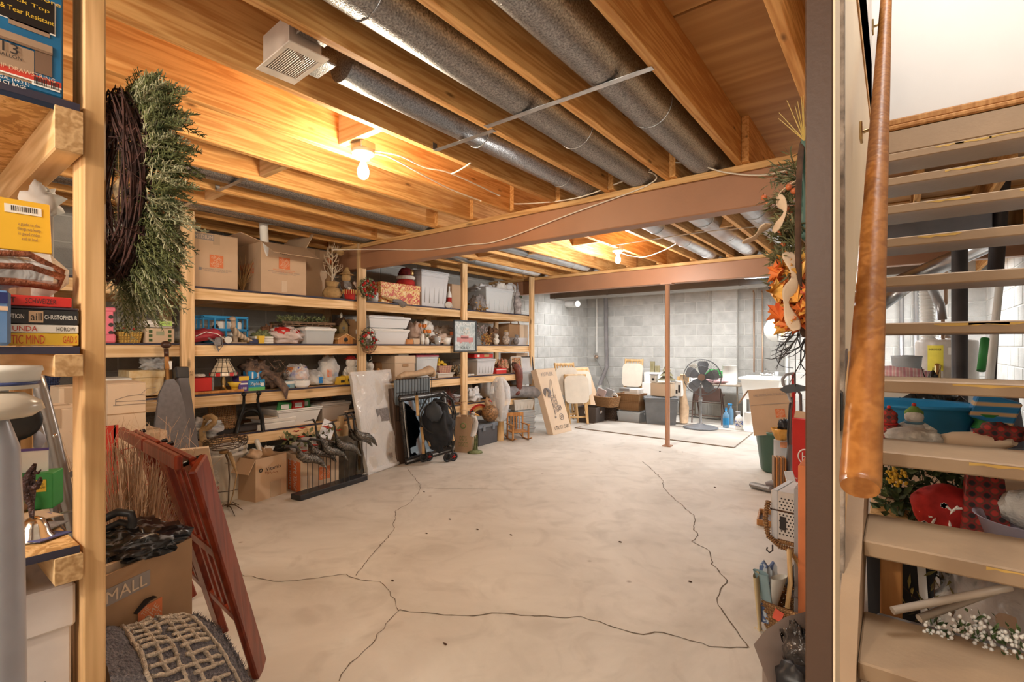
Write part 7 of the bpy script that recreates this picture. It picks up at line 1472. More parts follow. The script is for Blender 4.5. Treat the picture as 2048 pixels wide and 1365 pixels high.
# orange panel beside the post, dark strip
a=DP(1606,1130,2.3);t=T('orange_sheet','upright orange board edge showing beside the brown post','board',(a.x+.02,a.y,0),R(0));G().box((0,0,.35),(.04,.3,.7),.003).put('board',M('bright_orange',(.8,.25,.09),.6),t);G().box((-.03,-.02,.3),(.02,.2,.58),.003).put('backing',GREYP,t)
# basket of catalogues
p=F(1548,1268);fd=p.x*-SY+p.y*CY;hz=DP(1548,1222,fd).z;t=basket('round wicker basket of gardening gloves and catalogues with a tall wrapped handle',(p.x+.04,p.y-.02,0),R(-10),.23,.26,.12,WICK,handle=.0)
bc=Vector((p.x+.04,p.y+.11,0));W_=lambda u,v,d=0.:DP(u,v,fd+d)
G().tube([W_(1568,1215,.02)-bc,W_(1574,1165,.02)-bc,W_(1569,1100,.05)-bc,W_(1580,1120,.1)-bc,W_(1592,1150,.12)-bc],[.009,.01,.011,.01,.008],10).put('tall_handle',OAK,t,loc=(0,.13,0))
for k,(u0,v0,u1,v1,w_,m_,lb,nm)in enumerate(((1521,1145,1536,1215,.035,M('pale_blue_glove',(.35,.5,.55),.8),'pale blue cotton glove in the wicker basket','glove'),(1512,1150,1520,1260,.03,M('cream_glove',(.75,.6,.35),.8),'cream glove hanging over the wicker basket side','glove'),(1558,1155,1545,1215,.045,OFFW,'white glove standing in the wicker basket','glove'))):
    A,B=W_(u0,v0,.0),W_(u1,v1,.03);t3=T(nm,lb,'glove',(B.x,B.y,B.z));G().tube([(0,0,0),(A-B)*.5,A-B],[w_*.6,w_*.8,w_],12,False,.35).put('cuff',m_,t3);[G().tube([Vector((.01*(j-1.5),0,0)),Vector((.014*(j-1.5),0,-.03))],[.008,.005],6).put('finger',m_,t3)for j in range(4)]
for k,(u,v,m_)in enumerate(((1528,1120,PATTERN('catalogue_blue','blobs',[(.1,.15,.3),(.5,.55,.6),(.7,.6,.5)],18,.4)),(1536,1130,MATS['catalogue_blue']),(1545,1122,MATS['catalogue_blue']))):
    A=W_(u,v,.04+.02*k);t3=T('catalogue',['rolled blue grey catalogue nearest the pale blue glove','rolled blue grey catalogue between its two neighbours in the basket','rolled blue grey catalogue nearest the tall basket handle'][k],'magazine',(A.x,A.y,.03),R(20*k));G().prism([(-.02,0),(.02,0),(.014,A.z-.05),(0,A.z-.03),(-.016,A.z-.05)],(0,0,0),(1,0,0),(0,.0,1),.012).put('pages',m_,t3)
t3=T('red_tag','red card tag hanging on the front of the wicker basket','tag',W_(1556,1232,-.06),R(-10));G().box((0,0,0),(.035,.002,.045),.0,Matrix.Rotation(.3,3,'Y')).put('card',M('tag_red',(.75,.12,.07),.6),t3)
# grey scoop bin
O=DP(1507,1290,1.55);C1=DP(1611,1224,1.62);C2=DP(1560,1372,1.42);g=G()
t=T('grey_scoop_bin','grey curved plastic tray bin holding black bags at the foot of the post','bin',(DP(1590,1340,1.5).x,DP(1590,1340,1.5).y,0));base=t.location.copy()
A=[DP(1507,1290,1.5),DP(1530,1262,1.53),DP(1570,1235,1.56),DP(1620,1222,1.6),DP(1640,1300,1.62),DP(1640,1420,1.4),DP(1560,1420,1.35),DP(1530,1350,1.42)];cc=sum(A,Vector())/8
vs=[p_-base for p_ in A]+[(cc+(p_-cc)*.78+Vector((.05,.03,-.02)))-base for p_ in A]+[(cc+(p_-cc)*.68+Vector((.07,.04,-.2)))-base for p_ in A]
g.add(vs,[(i,(i+1)%8,8+(i+1)%8,8+i)for i in range(8)]+[(8+i,8+(i+1)%8,16+(i+1)%8,16+i)for i in range(8)]+[tuple(range(23,15,-1))],True);g.put('shell',M('scoop_grey_brown',(.28,.22,.19),.45),t)
nb=(A[0]-A[3]).cross(A[6]-A[3]).normalized();
G().box(DP(1566,1335,1.44)-base,(.001,.045,.012),0).put('sticker',CARD2,t)
G().ell(DP(1600,1310,1.5)-base,(.045,.05,.08),18,12,.8,4,4).put('film_bag',M('dark_foil',(.12,.1,.09),.25,.3,var=.4,vs=18,bump=.8,bs=40),t);G().ell(DP(1588,1360,1.4)-base,(.05,.04,.04),14,9,.4,4,6).put('black_bag',BLACKP,t)
G().box((0,.02,.14),(.16,.16,.28),.01).put('support',M('scoop_grey_brown',(.2,.15,.12)),t)
A_=W_(1600,1160,.1);t3=T('black_pouch','black and brown zipped pouch at the back of the wicker basket','pouch',(A_.x,A_.y,A_.z-.02));G().bar((-.05,0,-.03),(.0,.02,.09),.05,.03,None,.01).put('pouch',BLACKF,t3);G().tube([(-.04,0,-.05),(.05,0,-.07)],.018,8).put('roll',GREY_FAB,t3)
# black branches and autumn wreath on the partition
wc=YP(1585,520,1.3);t=T('autumn_wreath','autumn wreath of orange maple leaves, pine and ribbon hung beside the brown post','wreath',(-.155,1.3,1.465));q=random.Random(77);g=G()
def onring(a,r_):return Vector((-.03,math.cos(a)*r_*.45,math.sin(a)*r_))
G().tube([(-.008,math.cos(a)*.1,math.sin(a)*.22)for a in[2*PI*k/26 for k in range(27)]],.006,8).put('twig_ring',TWIG,t)
def maple(g,p,d,n,s):
    d=d.normalized();e=d.cross(n);e=e.normalized()if e.length>1e-3 else Vector((1,0,0));n=e.cross(d)
    pts=[(0,0),(.22,.1),(.5,.02),(.38,.28),(.62,.5),(.34,.52),(.3,.7),(.14,.62),(0,1),(-.14,.62),(-.3,.7),(-.34,.52),(-.62,.5),(-.38,.28),(-.5,.02),(-.22,.1)]
    vs=[p+e*x*s+d*y*s+n*(abs(x)*.25*s)for x,y in pts];vs.append(p+d*.4*s+n*-.02);k=len(pts)
    g.add(vs,[(i,(i+1)%k,k)for i in range(k)])
g1,g2=G(),G()
for k in range(95):
    a=R(q.uniform(150,330));z_=q.uniform(-.19,-.045);P=Vector((q.uniform(-.045,0),q.uniform(-.08,.06),z_));(maple(g1 if k%3 else g2,P,rv(q)+Vector((-.3,-.3,-.5)),Vector((-.6,-1,.3))+rv(q,.5),q.uniform(.025,.048)))
g1.put('maple_leaves',M('maple_orange',(.75,.26,.05),.55,col2=(.62,.1,.03),vs=18),t,kind='stuff');g2.put('yellow_leaves',M('maple_yellow',(.82,.48,.1),.55,col2=(.75,.3,.05),vs=18),t,kind='stuff')
g=G()
for k in range(80):
    z=q.uniform(-.09,.16);b_=Vector((-.02,q.uniform(-.06,.06),z));d=(Vector((-.7,-.2,.2))+rv(q,.9)).normalized();L_=q.uniform(.03,.065)
    g.tube([b_,b_+d*L_],.0015,4,False);[leaf(g,b_+d*L_*(j/12),(d+rv(q,1.1)).normalized(),rv(q),.026,.002)for j in range(16)]
g.put('pine_needles',M('olive_needles',(.2,.19,.08),.6,var=.3,vs=30),t,kind='stuff')
for k in range(16):G().ell((q.uniform(-.08,-.02),q.uniform(-.08,.05),q.uniform(-.1,.12)),.007,9,7).put('berry',M('orange_berry',(.6,.15,.05),.35),t)
rib=M('sheer_ribbon',(.68,.5,.34),.6,var=.1,vs=20)
for pts in([(-.02,-.05,.12),(-.05,-.07,.09),(-.035,-.08,.05),(-.06,-.07,.01)],[(-.07,-.07,.03),(-.1,-.05,.01),(-.13,-.03,.0)],[(-.03,-.08,-.04),(-.015,-.1,-.1),(-.03,-.1,-.15),(-.01,-.1,-.21)]):S_=smooth(pts);G().tube(S_,[.011+.005*math.sin(k*.9)for k in range(len(S_))],8,True,.15).put('ribbon',rib,t)
t=T('black_branches','black crooked branch spray hanging below the autumn wreath','branches',(-.17,1.36,1.24));g=G();[twigs(g,(0,0,.03*k),4,.13,.5,.0022,40+k,Vector((-.6,-.1,-1)),bend=.9)for k in range(3)];g.put('branch',BLACKP,t,kind='stuff')
t=T('black_silhouette','small black cut out bird hanging below the branches','ornament',(-.19,1.36,1.115));G().tube([(0,0,.01),(0,0,.1)],.001,4).put('string',BLACKP,t);G().prism([(-.02,0),(.02,-.008),(.035,.0),(.02,.012),(0,.016),(-.025,.01)],(0,0,0),(-1,0,0),(0,0,1),.004).put('bird',BLACKP,t)
t=T('green_board','dark green painted board edge beside the top of the brown post','board',(YP(1611,0,1.25).x,1.25,YP(1611,478,1.25).z));hh=YP(1611,252,1.25).z-t.location.z;G().box((.0,.05,hh/2),(.018,.1,hh),.004).put('board',M('teal_green_paint',(.05,.13,.1),.5),t)
t=T('straw_sprig','thin golden straw sprig sticking up beside the green board','sprig',(YP(1606,0,1.2).x,1.22,YP(1606,275,1.2).z));g=G();q=random.Random(5);[g.tube([(0,0,0),(q.uniform(-.05,.01),0,q.uniform(.05,.1))],[.0012,.0005],4)for k in range(12)];g.put('straw',M('straw_gold',(.6,.42,.12),.6),t,kind='stuff')

# ================================================================ UNDER AND BEHIND THE STAIRS
WH=M('heater_beige',(.6,.55,.5),.35);ZW=YP(1893,681,6.4).z
xh=YP(1893,0,6.6).x;t=T('water_heater','beige cylindrical water heater with a yellow energy label','water heater',(xh,6.65,0));rh=.245
G().lathe((0,0,0),[(0,.05),(rh,.05),(rh,ZW-.02),(rh*.97,ZW),(rh*.3,ZW+.03),(0,ZW+.03)],40).put('tank',WH,t)
for nm,a0,a1,z0,z1,m_ in(('energy_label',-128,-98,ZW-.3,ZW-.05,M('yellow_label',(.85,.75,.08),.5)),('white_label',-90,-66,ZW-.14,ZW-.07,PAPER)):
    n=8;vs=[(rh*1.004*math.cos(R(a0+(a1-a0)*k/n)),rh*1.004*math.sin(R(a0+(a1-a0)*k/n)),z)for z in(z0,z1)for k in range(n+1)];G().add(vs,[(k,k+1,n+2+k,n+1+k)for k in range(n)],True).put(nm,m_,t)
a=R(-125);text(t,'ENERGYGUIDE',rh*1.012*math.cos(R(-113)),rh*1.012*math.sin(R(-113)),ZW-.09,.1,.02,INK,rot=(Q,0,R(-113)+Q))
G().tube([(-.08,-rh,ZW-.25),(-.08,-rh-.05,ZW-.25),(-.08,-rh-.06,ZW-.6)],.025,10).put('relief_pipe',BRASS,t);G().cyl((0,0,ZW+.02),(0,0,ZW+.1),.06,.05,18).put('flue_collar',GALV2,t)
t=T('flexible_duct','white ribbed flexible duct rising above the water heater','duct',(xh-.14,6.6,ZW+.01));g=G();zt=YP(1850,575,6.6).z-ZW;g.cyl((.0,0,0),(-.02,0,zt),.055,n=18);g.put('tube',WHITEP,t);[G().torus((-.02*k/16,0,zt*k/16),.057,.007,18,5).put('rib',WHITEP,t)for k in range(17)]
def ypipe(label,pix,y,r,mat,**k):return pipe(label,[YP(u,v,y+dy)for u,v,dy in pix],r,mat,**k)
ypipe('thick black soil pipe standing in front of the water heater',[(1919,400,0),(1919,690,0),(1921,1010,0)],5.6,.055,IRON,name='soil_pipe')
ypipe('shiny flue pipe sloping up to the right behind the treads',[(1790,570,0),(1860,540,0),(1985,484,-.1)],5.9,.075,GALV2,name='flue_pipe');ypipe('wide shiny vertical flue pipe between two upper treads',[(1999,295,0),(1999,462,0)],5.8,.14,GALV2,name='flue_pipe')
ypipe('grey metal pipe sloping down behind the handrail',[(1760,612,0),(1815,572,0)],5.7,.06,GALV2,name='flue_pipe');ypipe('small copper pipe with a brass tap above the water heater',[(1892,500,0),(1892,608,0),(1886,612,0),(1886,680,0)],6.5,.016,COPPER)
ypipe('branching grey vent pipe beside the white flexible duct',[(1862,575,0),(1880,610,0),(1884,640,0)],6.4,.04,GREYM);ypipe('thin dark pipe on the back wall behind the treads, nearer the handrail',[(1803,560,0),(1803,760,0)],9.0,.03,GREYM);ypipe('thin dark pipe on the back wall behind the treads, nearer the heater',[(1832,560,0),(1832,760,0)],9.0,.03,GREYM)
ypipe('long white plastic pipe leaning against the right hand block wall',[(1955,985,-.25),(2000,560,.6)],4.2,.022,WHITEP);ypipe('black pipe leaning beside the long white plastic pipe',[(1975,985,-.25),(1998,560,.6)],4.4,.014,IRON);ypipe('black vertical pipe high on the right behind the treads',[(2008,325,0),(1996,470,0),(1990,560,0)],4.9,.045,IRON)
ypipe('dark pipe slanting down behind the striped gift tower',[(2012,790,0),(2030,900,-.1)],3.9,.05,M('slate_pipe',(.12,.12,.15),.5));ypipe('green broom handle leaning beside the white plastic pipe',[(1962,742,0),(1970,678,.1)],4.2,.022,GREENP,name='broom_handle')
t=T('wood_wall_duct','flat dull sheet metal duct above the treads by the handrail','duct',YP(1850,470,5.0));G().box((0,0,0),(.7,.5,.18),.005).put('trunk',M('blue_grey_duct',(.25,.28,.34),.4,.5),t)
# storage platform and what lies on it
TZ=.62;t=T('storage_platform','low cardboard topped storage platform behind the stairs','platform',(.42,3.0,0));G().box((0,0,TZ-.02),(1.0,1.0,.04),.004).put('top',CARD,t);[G().box((sx*.45,sy*.45,TZ/2-.02),(.05,.05,TZ-.04)).put('leg',OAK,t)for sx in(-1,1)for sy in(-1,1)]
def on(u,v,y):p=YP(u,v,y);return p
p=on(1800,862,3.2);t=T('blue_tub_lid','large bright blue oval tub behind the white plush doll','tub',(on(1825,862,3.3).x,3.3,TZ));hz=on(1825,808,3.3).z-TZ;G().lathe((0,0,0),[(0,0),(.2,0),(.26,hz),(.28,hz+.01),(.28,hz-.01),(.25,hz),(.19,.01),(0,.01)],36,sx=1.,sy=.8).put('tub',BLUEC,t)
def doll(label,u,v0,v1,y,m1,m2,hatm,s=1.,name='plush_doll'):
    p=on(u,v1,y);h=on(u,v0,y).z-p.z;t=T(name,label,'doll',p);r=h*.28*s
    G().ell((0,0,r),(r*1.1,r,r)).put('body',m1,t);G().ell((0,-.01,h*.66),(r*.8,r*.75,r*.75)).put('head',m1,t);G().lathe((0,0,h*.74),[(r*.8,0),(r*.75,h*.08),(r*.3,h*.2),(0,h*.25)],18).put('hat',hatm,t);G().ell((0,0,h*1.0),(r*.2,r*.2,r*.2),10,7).put('pompom',REDP,t)
    for s_ in(-1,1):G().tube([(s_*r*.7,0,r*1.5),(s_*r*1.6,-.03,r)],[r*.35,r*.3],10).put('arm',m1,t);G().tube([(s_*r*.5,0,r*.4),(s_*r*1.3,-.06,.02)],[r*.4,r*.35],10).put('leg',m1,t);G().ell((s_*r*.25,-r*.76,h*.68),r*.07,6,5).put('eye',BLACKP,t)
    G().torus((0,0,h*.5),r*.7,r*.16,18,6).put('scarf',m2,t);return t
doll('white plush snowman in a green hat lying before the blue tub',1828,810,880,2.85,WHITEF,M('blue_scarf',(.15,.3,.4),.8),M('green_felt',(.2,.35,.08),.9));doll('small doll in red plaid at the handrail end of the platform',1778,815,880,2.8,PLAIDR,REDF,PLAIDR)
t=crumple('soft white pillow bulge in front of the snowman',on(1828,888,2.7),(.1,.07,.035),WHITEF,'pillow','pillow',3,.2)
a,b=on(1862,880,2.75),on(2030,885,2.6);t=T('paper_parcel','long brown paper wrapped parcel with red tissue at one end','parcel',a);G().tube([(0,0,.0),(b-a)*.3,(b-a)*.8,(b-a)],[.02,.05,.055,.02],16,flat=.7).put('paper',CARD2,t);G().ell((b-a)*.85+Vector((0,0,.035)),(.07,.05,.035),16,9,.5,4,2).put('tissue',PLAIDR,t)
a=on(1975,857,3.2);h1=on(1975,792,3.2).z-a.z;t=T('striped_gift_tower','blue striped paper gift stack tilted on the platform','gift',(a.x,a.y,TZ));G().box((0,0,(a.z-TZ)/2),(.12,.12,a.z-TZ),.004).put('lower_box',PATTERN('navy_stripes','stripes',[(.03,.08,.2),(.7,.65,.6),(.03,.2,.45)],9),t);G().lathe((0,0,a.z-TZ),[(.06,0),(.045,.03),(.07,.07)],14).put('green_ribbon',GREENP,t);G().box((.02,0,a.z-TZ+h1*.6),(.15,.12,h1*.8),.006,Matrix.Rotation(R(18),3,'Y')).put('striped_box',PATTERN('blue_gold_stripes','stripes_z',[(.02,.2,.5),(.02,.25,.55),(.65,.45,.25)],7),t)
crumple('big glossy black garbage bag standing behind the blue tub',(on(1860,860,4.0).x,4.0,0),(.24,.22,on(1860,735,4.0).z/2.15),M('black_film',(.02,.02,.02),.18,var=.2,bump=.5,bs=12),'garbage_bag','bag',13,.4,3,knot=True)
t=T('towel_heap','pink and white striped towel heap seen above the seventh tread','towel',(on(1795,750,4.6).x,4.6,on(1795,757,4.6).z));G().ell((0,0,.03),(.2,.15,.05),22,12,.4,3,3).put('towel',PATTERN('pink_stripes','stripes',[(.65,.3,.35),(.8,.72,.7),(.7,.4,.42)],8),t)
t=T('side_stand','plain white cabinet standing under the pink towel heap','cabinet',(on(1795,750,4.6).x,4.6,0));G().box((0,0,on(1795,757,4.6).z/2),(.4,.4,on(1795,757,4.6).z),.01).put('body',OFFW,t);G().box((0,-.205,.5),(.36,.01,.7),.004).put('door',OFFW,t)
t=T('grey_bucket','small grey bucket with a lid beside the water heater','bucket',(on(1813,735,5.2).x,5.2,0));hz=on(1813,712,5.2).z;G().lathe((0,0,hz-.3),[(0,0),(.08,0),(.1,.28),(.105,.3),(0,.305)],24).put('body',M('blue_grey_plastic',(.4,.44,.48),.4),t);G().box((0,0,(hz-.3)/2),(.2,.2,hz-.3),.01).put('stand',OFFW,t)
# lower gap
BZ=on(1890,1060,2.25).z-.02;t=T('low_bench','low wooden bench carrying the cushion and plaid bag under the stairs','bench',(.42,2.3,0));G().box((0,0,BZ-.015),(1.0,.42,.03),.003).put('top',OAK,t);[G().box((sx*.46,sy*.17,BZ/2-.015),(.04,.04,BZ-.03)).put('leg',OAK,t)for sx in(-1,1)for sy in(-1,1)]
p=on(1888,1058,2.2);hz=on(1888,975,2.2).z-BZ;t=T('reindeer_cushion','red cushion with white reindeer and snowflake print under the stairs','cushion',(p.x,2.25,BZ));G().ell((0,0,hz/2),(.085,.06,hz/2),26,16,.15,2,3).put('cushion',REDF,t)
def on_c(x,z,s,st):
    for k in range(3):a=k*PI/3;G().bar((x-math.cos(a)*s,-.055+abs(x)*.25,z-math.sin(a)*s),(x+math.cos(a)*s,-.055+abs(x)*.25,z+math.sin(a)*s),.004,.012).put('snowflake_print',PAPER,t)
for x,z in((-.05,.04),(-.02,.02),(-.055,.085),(-.03,.12),(.0,.115)):on_c(x,z,.009,t)
g=G();[g.tube([Vector((x,-.056,z))for x,z in s_],.004,5)for s_ in([(-.03,.05),(-.02,.075),(.01,.08),(.015,.05)],[(-.02,.075),(-.04,.07)],[(.01,.08),(.02,.1),(.035,.12)],[(.02,.1),(.005,.115)],[(.03,.11),(.045,.115)])];g.put('reindeer_print',PAPER,t,kind='stuff')
p=on(1975,1075,2.15);hz=on(1975,958,2.15).z-BZ;t=T('plaid_bag','red and green plaid gift bag standing beside the reindeer cushion','bag',(p.x,2.2,BZ));G().prism([(-.065,0),(.06,0),(.04,hz),(-.045,hz)],(0,.05,0),(1,0,0),(0,0,1),.09).put('body',PLAIDR,t);G().tube([(-.02,-.04,hz),(0,-.04,hz+.04),(.02,-.04,hz)],.003,6).put('handle',TWIG,t)
p=on(2038,1010,2.0);t=T('lilac_basin','pale lilac plastic basin at the right end of the low bench','basin',(p.x+.05,2.1,BZ));G().lathe((0,0,0),[(0,0),(.09,0),(.13,.13),(.14,.135),(.125,.13),(.085,.005)],30).put('basin',M('lilac',(.6,.55,.68),.35),t);G().ell((0,0,.16),(.08,.07,.06),14,9,.3).put('contents',WHITEF,t)
def greens(label,name,x0,x1,y,z0,z1,m_,n,seed,L_=.06,w_=.012,cat='greenery',extra=None):
    q=random.Random(seed);t=T(name,label,cat,((x0+x1)/2,y,z0));g=G();W=x1-x0
    for k in range(n):leaf(g,Vector((q.uniform(-W/2,W/2),q.uniform(-.07,.07),q.uniform(0,z1-z0))),rv(q)+Vector((0,-.2,.3)),rv(q),L_*q.uniform(.6,1),w_)
    g.put('leaves',m_,t,kind='stuff');g=twigs(G(),(0,0,0),18,z1-z0+.04,1.2,.0035,seed,bend=.9);g.put('twigs',TWIG,t,kind='stuff');return t
pa,pb=on(1768,1020,2.3),on(1945,935,2.5)
greens('tangle of dark artificial greenery above the second tread','artificial_greenery',pa.x-.02,pb.x+.05,2.42,BZ,on(1800,935,2.42).z,M('mixed_green',(.06,.1,.03),.6,col2=(.03,.04,.02),vs=30),420,3)
t=T('gold_blossom','small spray of bright yellow blossom on the dark greenery','flowers',on(1793,955,2.24));q=random.Random(2);g=G();[g.ell(rv(q,.028),.006,5,4)for k in range(45)];g.put('blossoms',YELL,t,kind='stuff')
greens('purple brown twisted vines and yellow sprigs in the lowest stair gap','vine_bundle',on(1815,0,1.95).x,on(1960,0,1.95).x,1.98,.12,on(1850,1130,1.98).z,M('vine_dark',(.1,.05,.03),.8,col2=(.25,.22,.05),vs=20),260,8,.06,.005,'vines')
t=T('dark_bin','open black bin with a white edge in the lowest stair gap','bin',(on(1800,0,1.85).x,1.95,0));hz=on(1800,1125,1.9).z;shell(G(),.14,.2,hz,.006,.17,.22).put('body',BLACKP,t);G().bar((.075,-.02,hz*.3),(.05,-.02,hz),.012,.02).put('white_edge',PAPER,t)
for k,(a,b,lb)in enumerate((((1785,1222),(2020,1175),'beige metal tube crossing the lowest stair gap, upper one'),((1838,1238),(2000,1178),'beige metal tube crossing the lowest stair gap, lower one'))):A,B=on(*a,1.55+.05*k),on(*b,1.7+.05*k);t=T('metal_tube',lb,'tube',A);G().cyl((0,0,0),B-A,.0095,n=14).put('tube',M('beige_enamel',(.55,.45,.36),.35),t)
t=T('frosted_sheet','crumpled clear plastic over peach fabric in the lowest stair gap','bundle',(on(1990,0,1.95).x,1.98,0));hz=on(1990,1150,1.95).z;G().ell((0,0,hz/2),(.14,.12,hz/2),24,14,.3,3,2,zmin=0).put('fabric',M('peach_cloth',(.6,.38,.24),.6),t);G().ell((0,-.02,hz*.55),(.15,.13,hz*.5),24,14,.4,4,4,zmin=0).put('film',FILM,t);G().ell((.13,-.05,hz*.7),(.03,.04,.09),14,10,.6,8,3).put('orange_fluff',M('orange_fluff',(.6,.2,.03),.95,bump=.8),t)
for k,(u,v)in enumerate(((1880,1275),(1950,1262),(1985,1290),(2035,1300))):
    p=on(u,v+18,1.62);t=T('white_flower_spray',['white heather spray nearest the stair stringer','tallest white heather spray with green tips','small white heather spray between its neighbours','white heather spray at the picture edge'][k],'flowers',p,0,'white heather sprays in the lowest stair gap');q=random.Random(k);g=G();[g.ell(Vector((q.gauss(0,.016),q.gauss(0,.01),q.uniform(0,.06))),.0048,5,4)for j in range(42)];g.put('blossoms',PAPER,t,kind='stuff');g=G();[leaf(g,Vector((q.gauss(0,.016),q.gauss(0,.01),q.uniform(0,.07))),rv(q)+Vector((0,0,.8)),rv(q),.02,.004)for j in range(24)];g.put('leaves',LEAFG,t,kind='stuff')
p=on(1950,1300,1.6);t=T('planter_box','long low grey planter box under the white heather sprays','planter',(p.x+.06,1.64,0));G().box((0,0,on(1950,1298,1.62).z/2),(.5,.09,on(1950,1298,1.62).z),.006).put('body',GREYP,t)

# ================================================================ FOREGROUND AT THE LEFT EDGE
XF=-1.336;yu=lambda u:XP(u,0,XF).y;zu=lambda u,v:XP(u,v,XF).z
t=T('trash_bag_box','blue trash bag box with a printed kitchen bin on the top board','box',(XF,.06,1.722),Q);ya,yb2=-.12,yu(127);w=yb2-ya;t.location.y=(ya+yb2)/2;hz=.36
G().box((0,.06,hz/2),(w,.12,hz),.003).put('body',M('bag_box_blue',(.015,.16,.36),.35,var=.2,vs=5),t)
L=lambda u:yu(u)-t.location.y;Zl=lambda u,v:zu(u,v)-1.722
def pp(u0,u1,v0,v1,m_,e=0,nm='printed_patch',roll=0.):uc,vc=(u0+u1)/2,(v0+v1)/2;return patch(t,L(uc),-.001-e,Zl(uc,vc),L(u1)-L(u0),abs(Zl(uc,v0)-Zl(uc,v1)),m_,name=nm,roll=roll)
pp(-80,116,-30,38,PAPER,0,'banner_edge',R(1));pp(-78,113,-28,36,M('banner_black',(.015,.012,.012),.4),.0012,'banner')
BE=M('printed_beige',(.4,.27,.18),.5)
text(t,'Flex More',L(70),-.0035,Zl(70,-8),.075,.009,YELL,roll=R(-1));text(t,'Thick Top',L(50),-.0035,Zl(50,7),.07,.009,YELL);text(t,'Leak & Tear Resistant',L(38),-.0035,Zl(40,24),.1,.009,YELL)
pp(-60,70,82,150,BE,0,'bin_front_print');pp(70,104,88,150,M('printed_brown',(.2,.12,.08),.5),0,'bin_side_print');pp(-60,108,66,84,BE,.001,'bin_rim_print');pp(18,100,30,62,M('printed_taupe',(.33,.22,.15),.5),.0,'bin_lid_print');pp(-60,108,80,85,INKB,.0015,'bin_shadow_line')
text(t,'13',L(20),-.0035,Zl(20,97),.022,.019,INK);text(t,'GALLON',L(18),-.0035,Zl(18,112),.035,.007,INK);pp(-70,127,138,150,REDINK,.0015);pp(-70,127,150,153,PAPER,.002);text(t,'& GRIP DRAWSTRING',L(40),-.0045,Zl(40,142),.1,.008,ORNGP);text(t,'13 GAL (49.2 L)\n80 CT BAGS',L(22),-.0035,Zl(22,164),.05,.015,PAPER)
pp(64,120,158,178,PAPER,.001,'barcode_label');g=G();q=random.Random(1);[g.box((L(68+3.4*k),-.0035,Zl(92,168)),(.0006+.001*q.random(),.0004,.014))for k in range(15)];g.put('barcode',INK,t,kind='stuff')
pp(-80,127,180,196,M('edge_navy',(.01,.02,.05),.5),.001)
# books: spines face the room
BK=[('yellow book with dark red lettering at the bottom of the spine stack',663,688,YELL,(('ITIC MIND',55,.7,.05,REDINK),('GAD S',140,.6,.022,REDINK))),('white book with red and black lettering on the yellow book',646,663,PAPER,(('UNDA',50,.6,.035,REDINK),('HOROW',132,.5,.03,INK))),('black book with white lettering and a tan spine square',616,646,BLACKP,(('UTION',32,.3,.022,PAPER),('CHRISTOPHER R',122,.28,.05,PAPER))),('thin dark magazine between the black and red books',611,616,M('slate_magazine',(.07,.05,.07),.5),()),('red book with dark lettering on top of the spine stack',590,611,REDP,(('AT',20,.5,.015,INK),('SCHWEIZER',82,.5,.045,INK)))]
xb=-1.352;zz=1.222;yq=lambda u:XP(u,0,xb).y
for k,(lb,v0,v1,m_,tx)in enumerate(BK):
    th=(XP(80,v0,xb).z-XP(80,v1,xb).z);u1=(168,165,166,164,144)[k];ya=-.01;yb_=min(yq(u1),.272);t=T('hardback_book',lb,'book',(xb,(ya+yb_)/2,zz),Q);w=yb_-ya
    G().box((0,.07,th/2),(w,.14,th-.0006),.0015).put('cover',m_,t);G().box((w/2-.001,.071,th/2),(.003,.135,th*.8)).put('pages',PAPER,t)
    for s_,u,hh,ww,mm in tx:text(t,s_,yq(u)-t.location.y,-.0012,th*.5,ww,th*hh,mm)
    if k==2:patch(t,yq(72)-t.location.y,-.0008,th*.5,.021,th*.75,CARD);text(t,'aill',yq(72)-t.location.y,-.0022,th*.5,.016,th*.5,INK)
    zz+=th+.0004
t=T('decor_bag','clear plastic bag of reddish braided cord on top of the books','bag',(xb-.02,.15,zz+.002));q=random.Random(4);G().box((-.05,0,.045),(.11,.23,.088),.03).put('bag_film',FILM,t)
g=G();CRD=M('braided_red_cord',(.3,.09,.04),.8,var=.3,vs=50,bump=.6,bs=120)
for dz,s_ in((.0,1),(.025,.7)):g.tube([(-.0,-.1,.02+dz),(-.0,-.02,.05+dz),(.0,.05,.056+dz),(-.0,.1,.04+dz*.5),(-.01,.095,.02),(-.0,.03,.025),(.0,-.05,.02),(-.0,-.1,.01)],.006*s_+.002,8)
g.put('braided_cord',CRD,t);G().ell((-.05,-.02,.045),(.045,.1,.038),18,10,.4,4,3).put('contents',M('brown_grey_contents',(.22,.15,.12),.5,var=.4,vs=18),t)
zb=zz+.095;yt=XP(100,0,-1.42).y;t=T('yellow_book','yellow paperback with a barcode standing tilted above the plastic bag','book',(-1.40,.05,zb-.002),Q);t.rotation_euler=(R(-12),0,Q);hz=XP(80,402,-1.42).z-zb;w=(yt-.05)*2
G().box((0,.01,hz/2),(w,.02,hz),.001).put('cover',M('mustard_cover',(.72,.42,.03),.5,var=.05),t);patch(t,XP(48,0,-1.41).y-.05,-.0012,hz*.8,.055,.018,OFFW,name='barcode_label');g=G();q=random.Random(6);[g.box((XP(24+4.2*k,0,-1.41).y-.05,-.0022,hz*.81),(.0005+.0012*q.random(),.0004,.011))for k in range(13)];g.put('barcode',INK,t,kind='stuff');text(t,'a guide to the\nthings we keep\nin good order\nand in bad',XP(58,0,-1.41).y-.05,-.0014,hz*.38,.035,hz*.35,INKB)
t=T('white_bundle','crumpled white paper wad above the yellow paperback','paper',XP(85,385,-1.6));G().ell((0,.0,0),(.03,.035,.04),16,10,.8,4,4).put('paper',PAPER,t);t.location.z=1.56;G().cyl((0,0,-.338),(0,0,-.03),.02,n=10).put('stalk',OFFW,t)
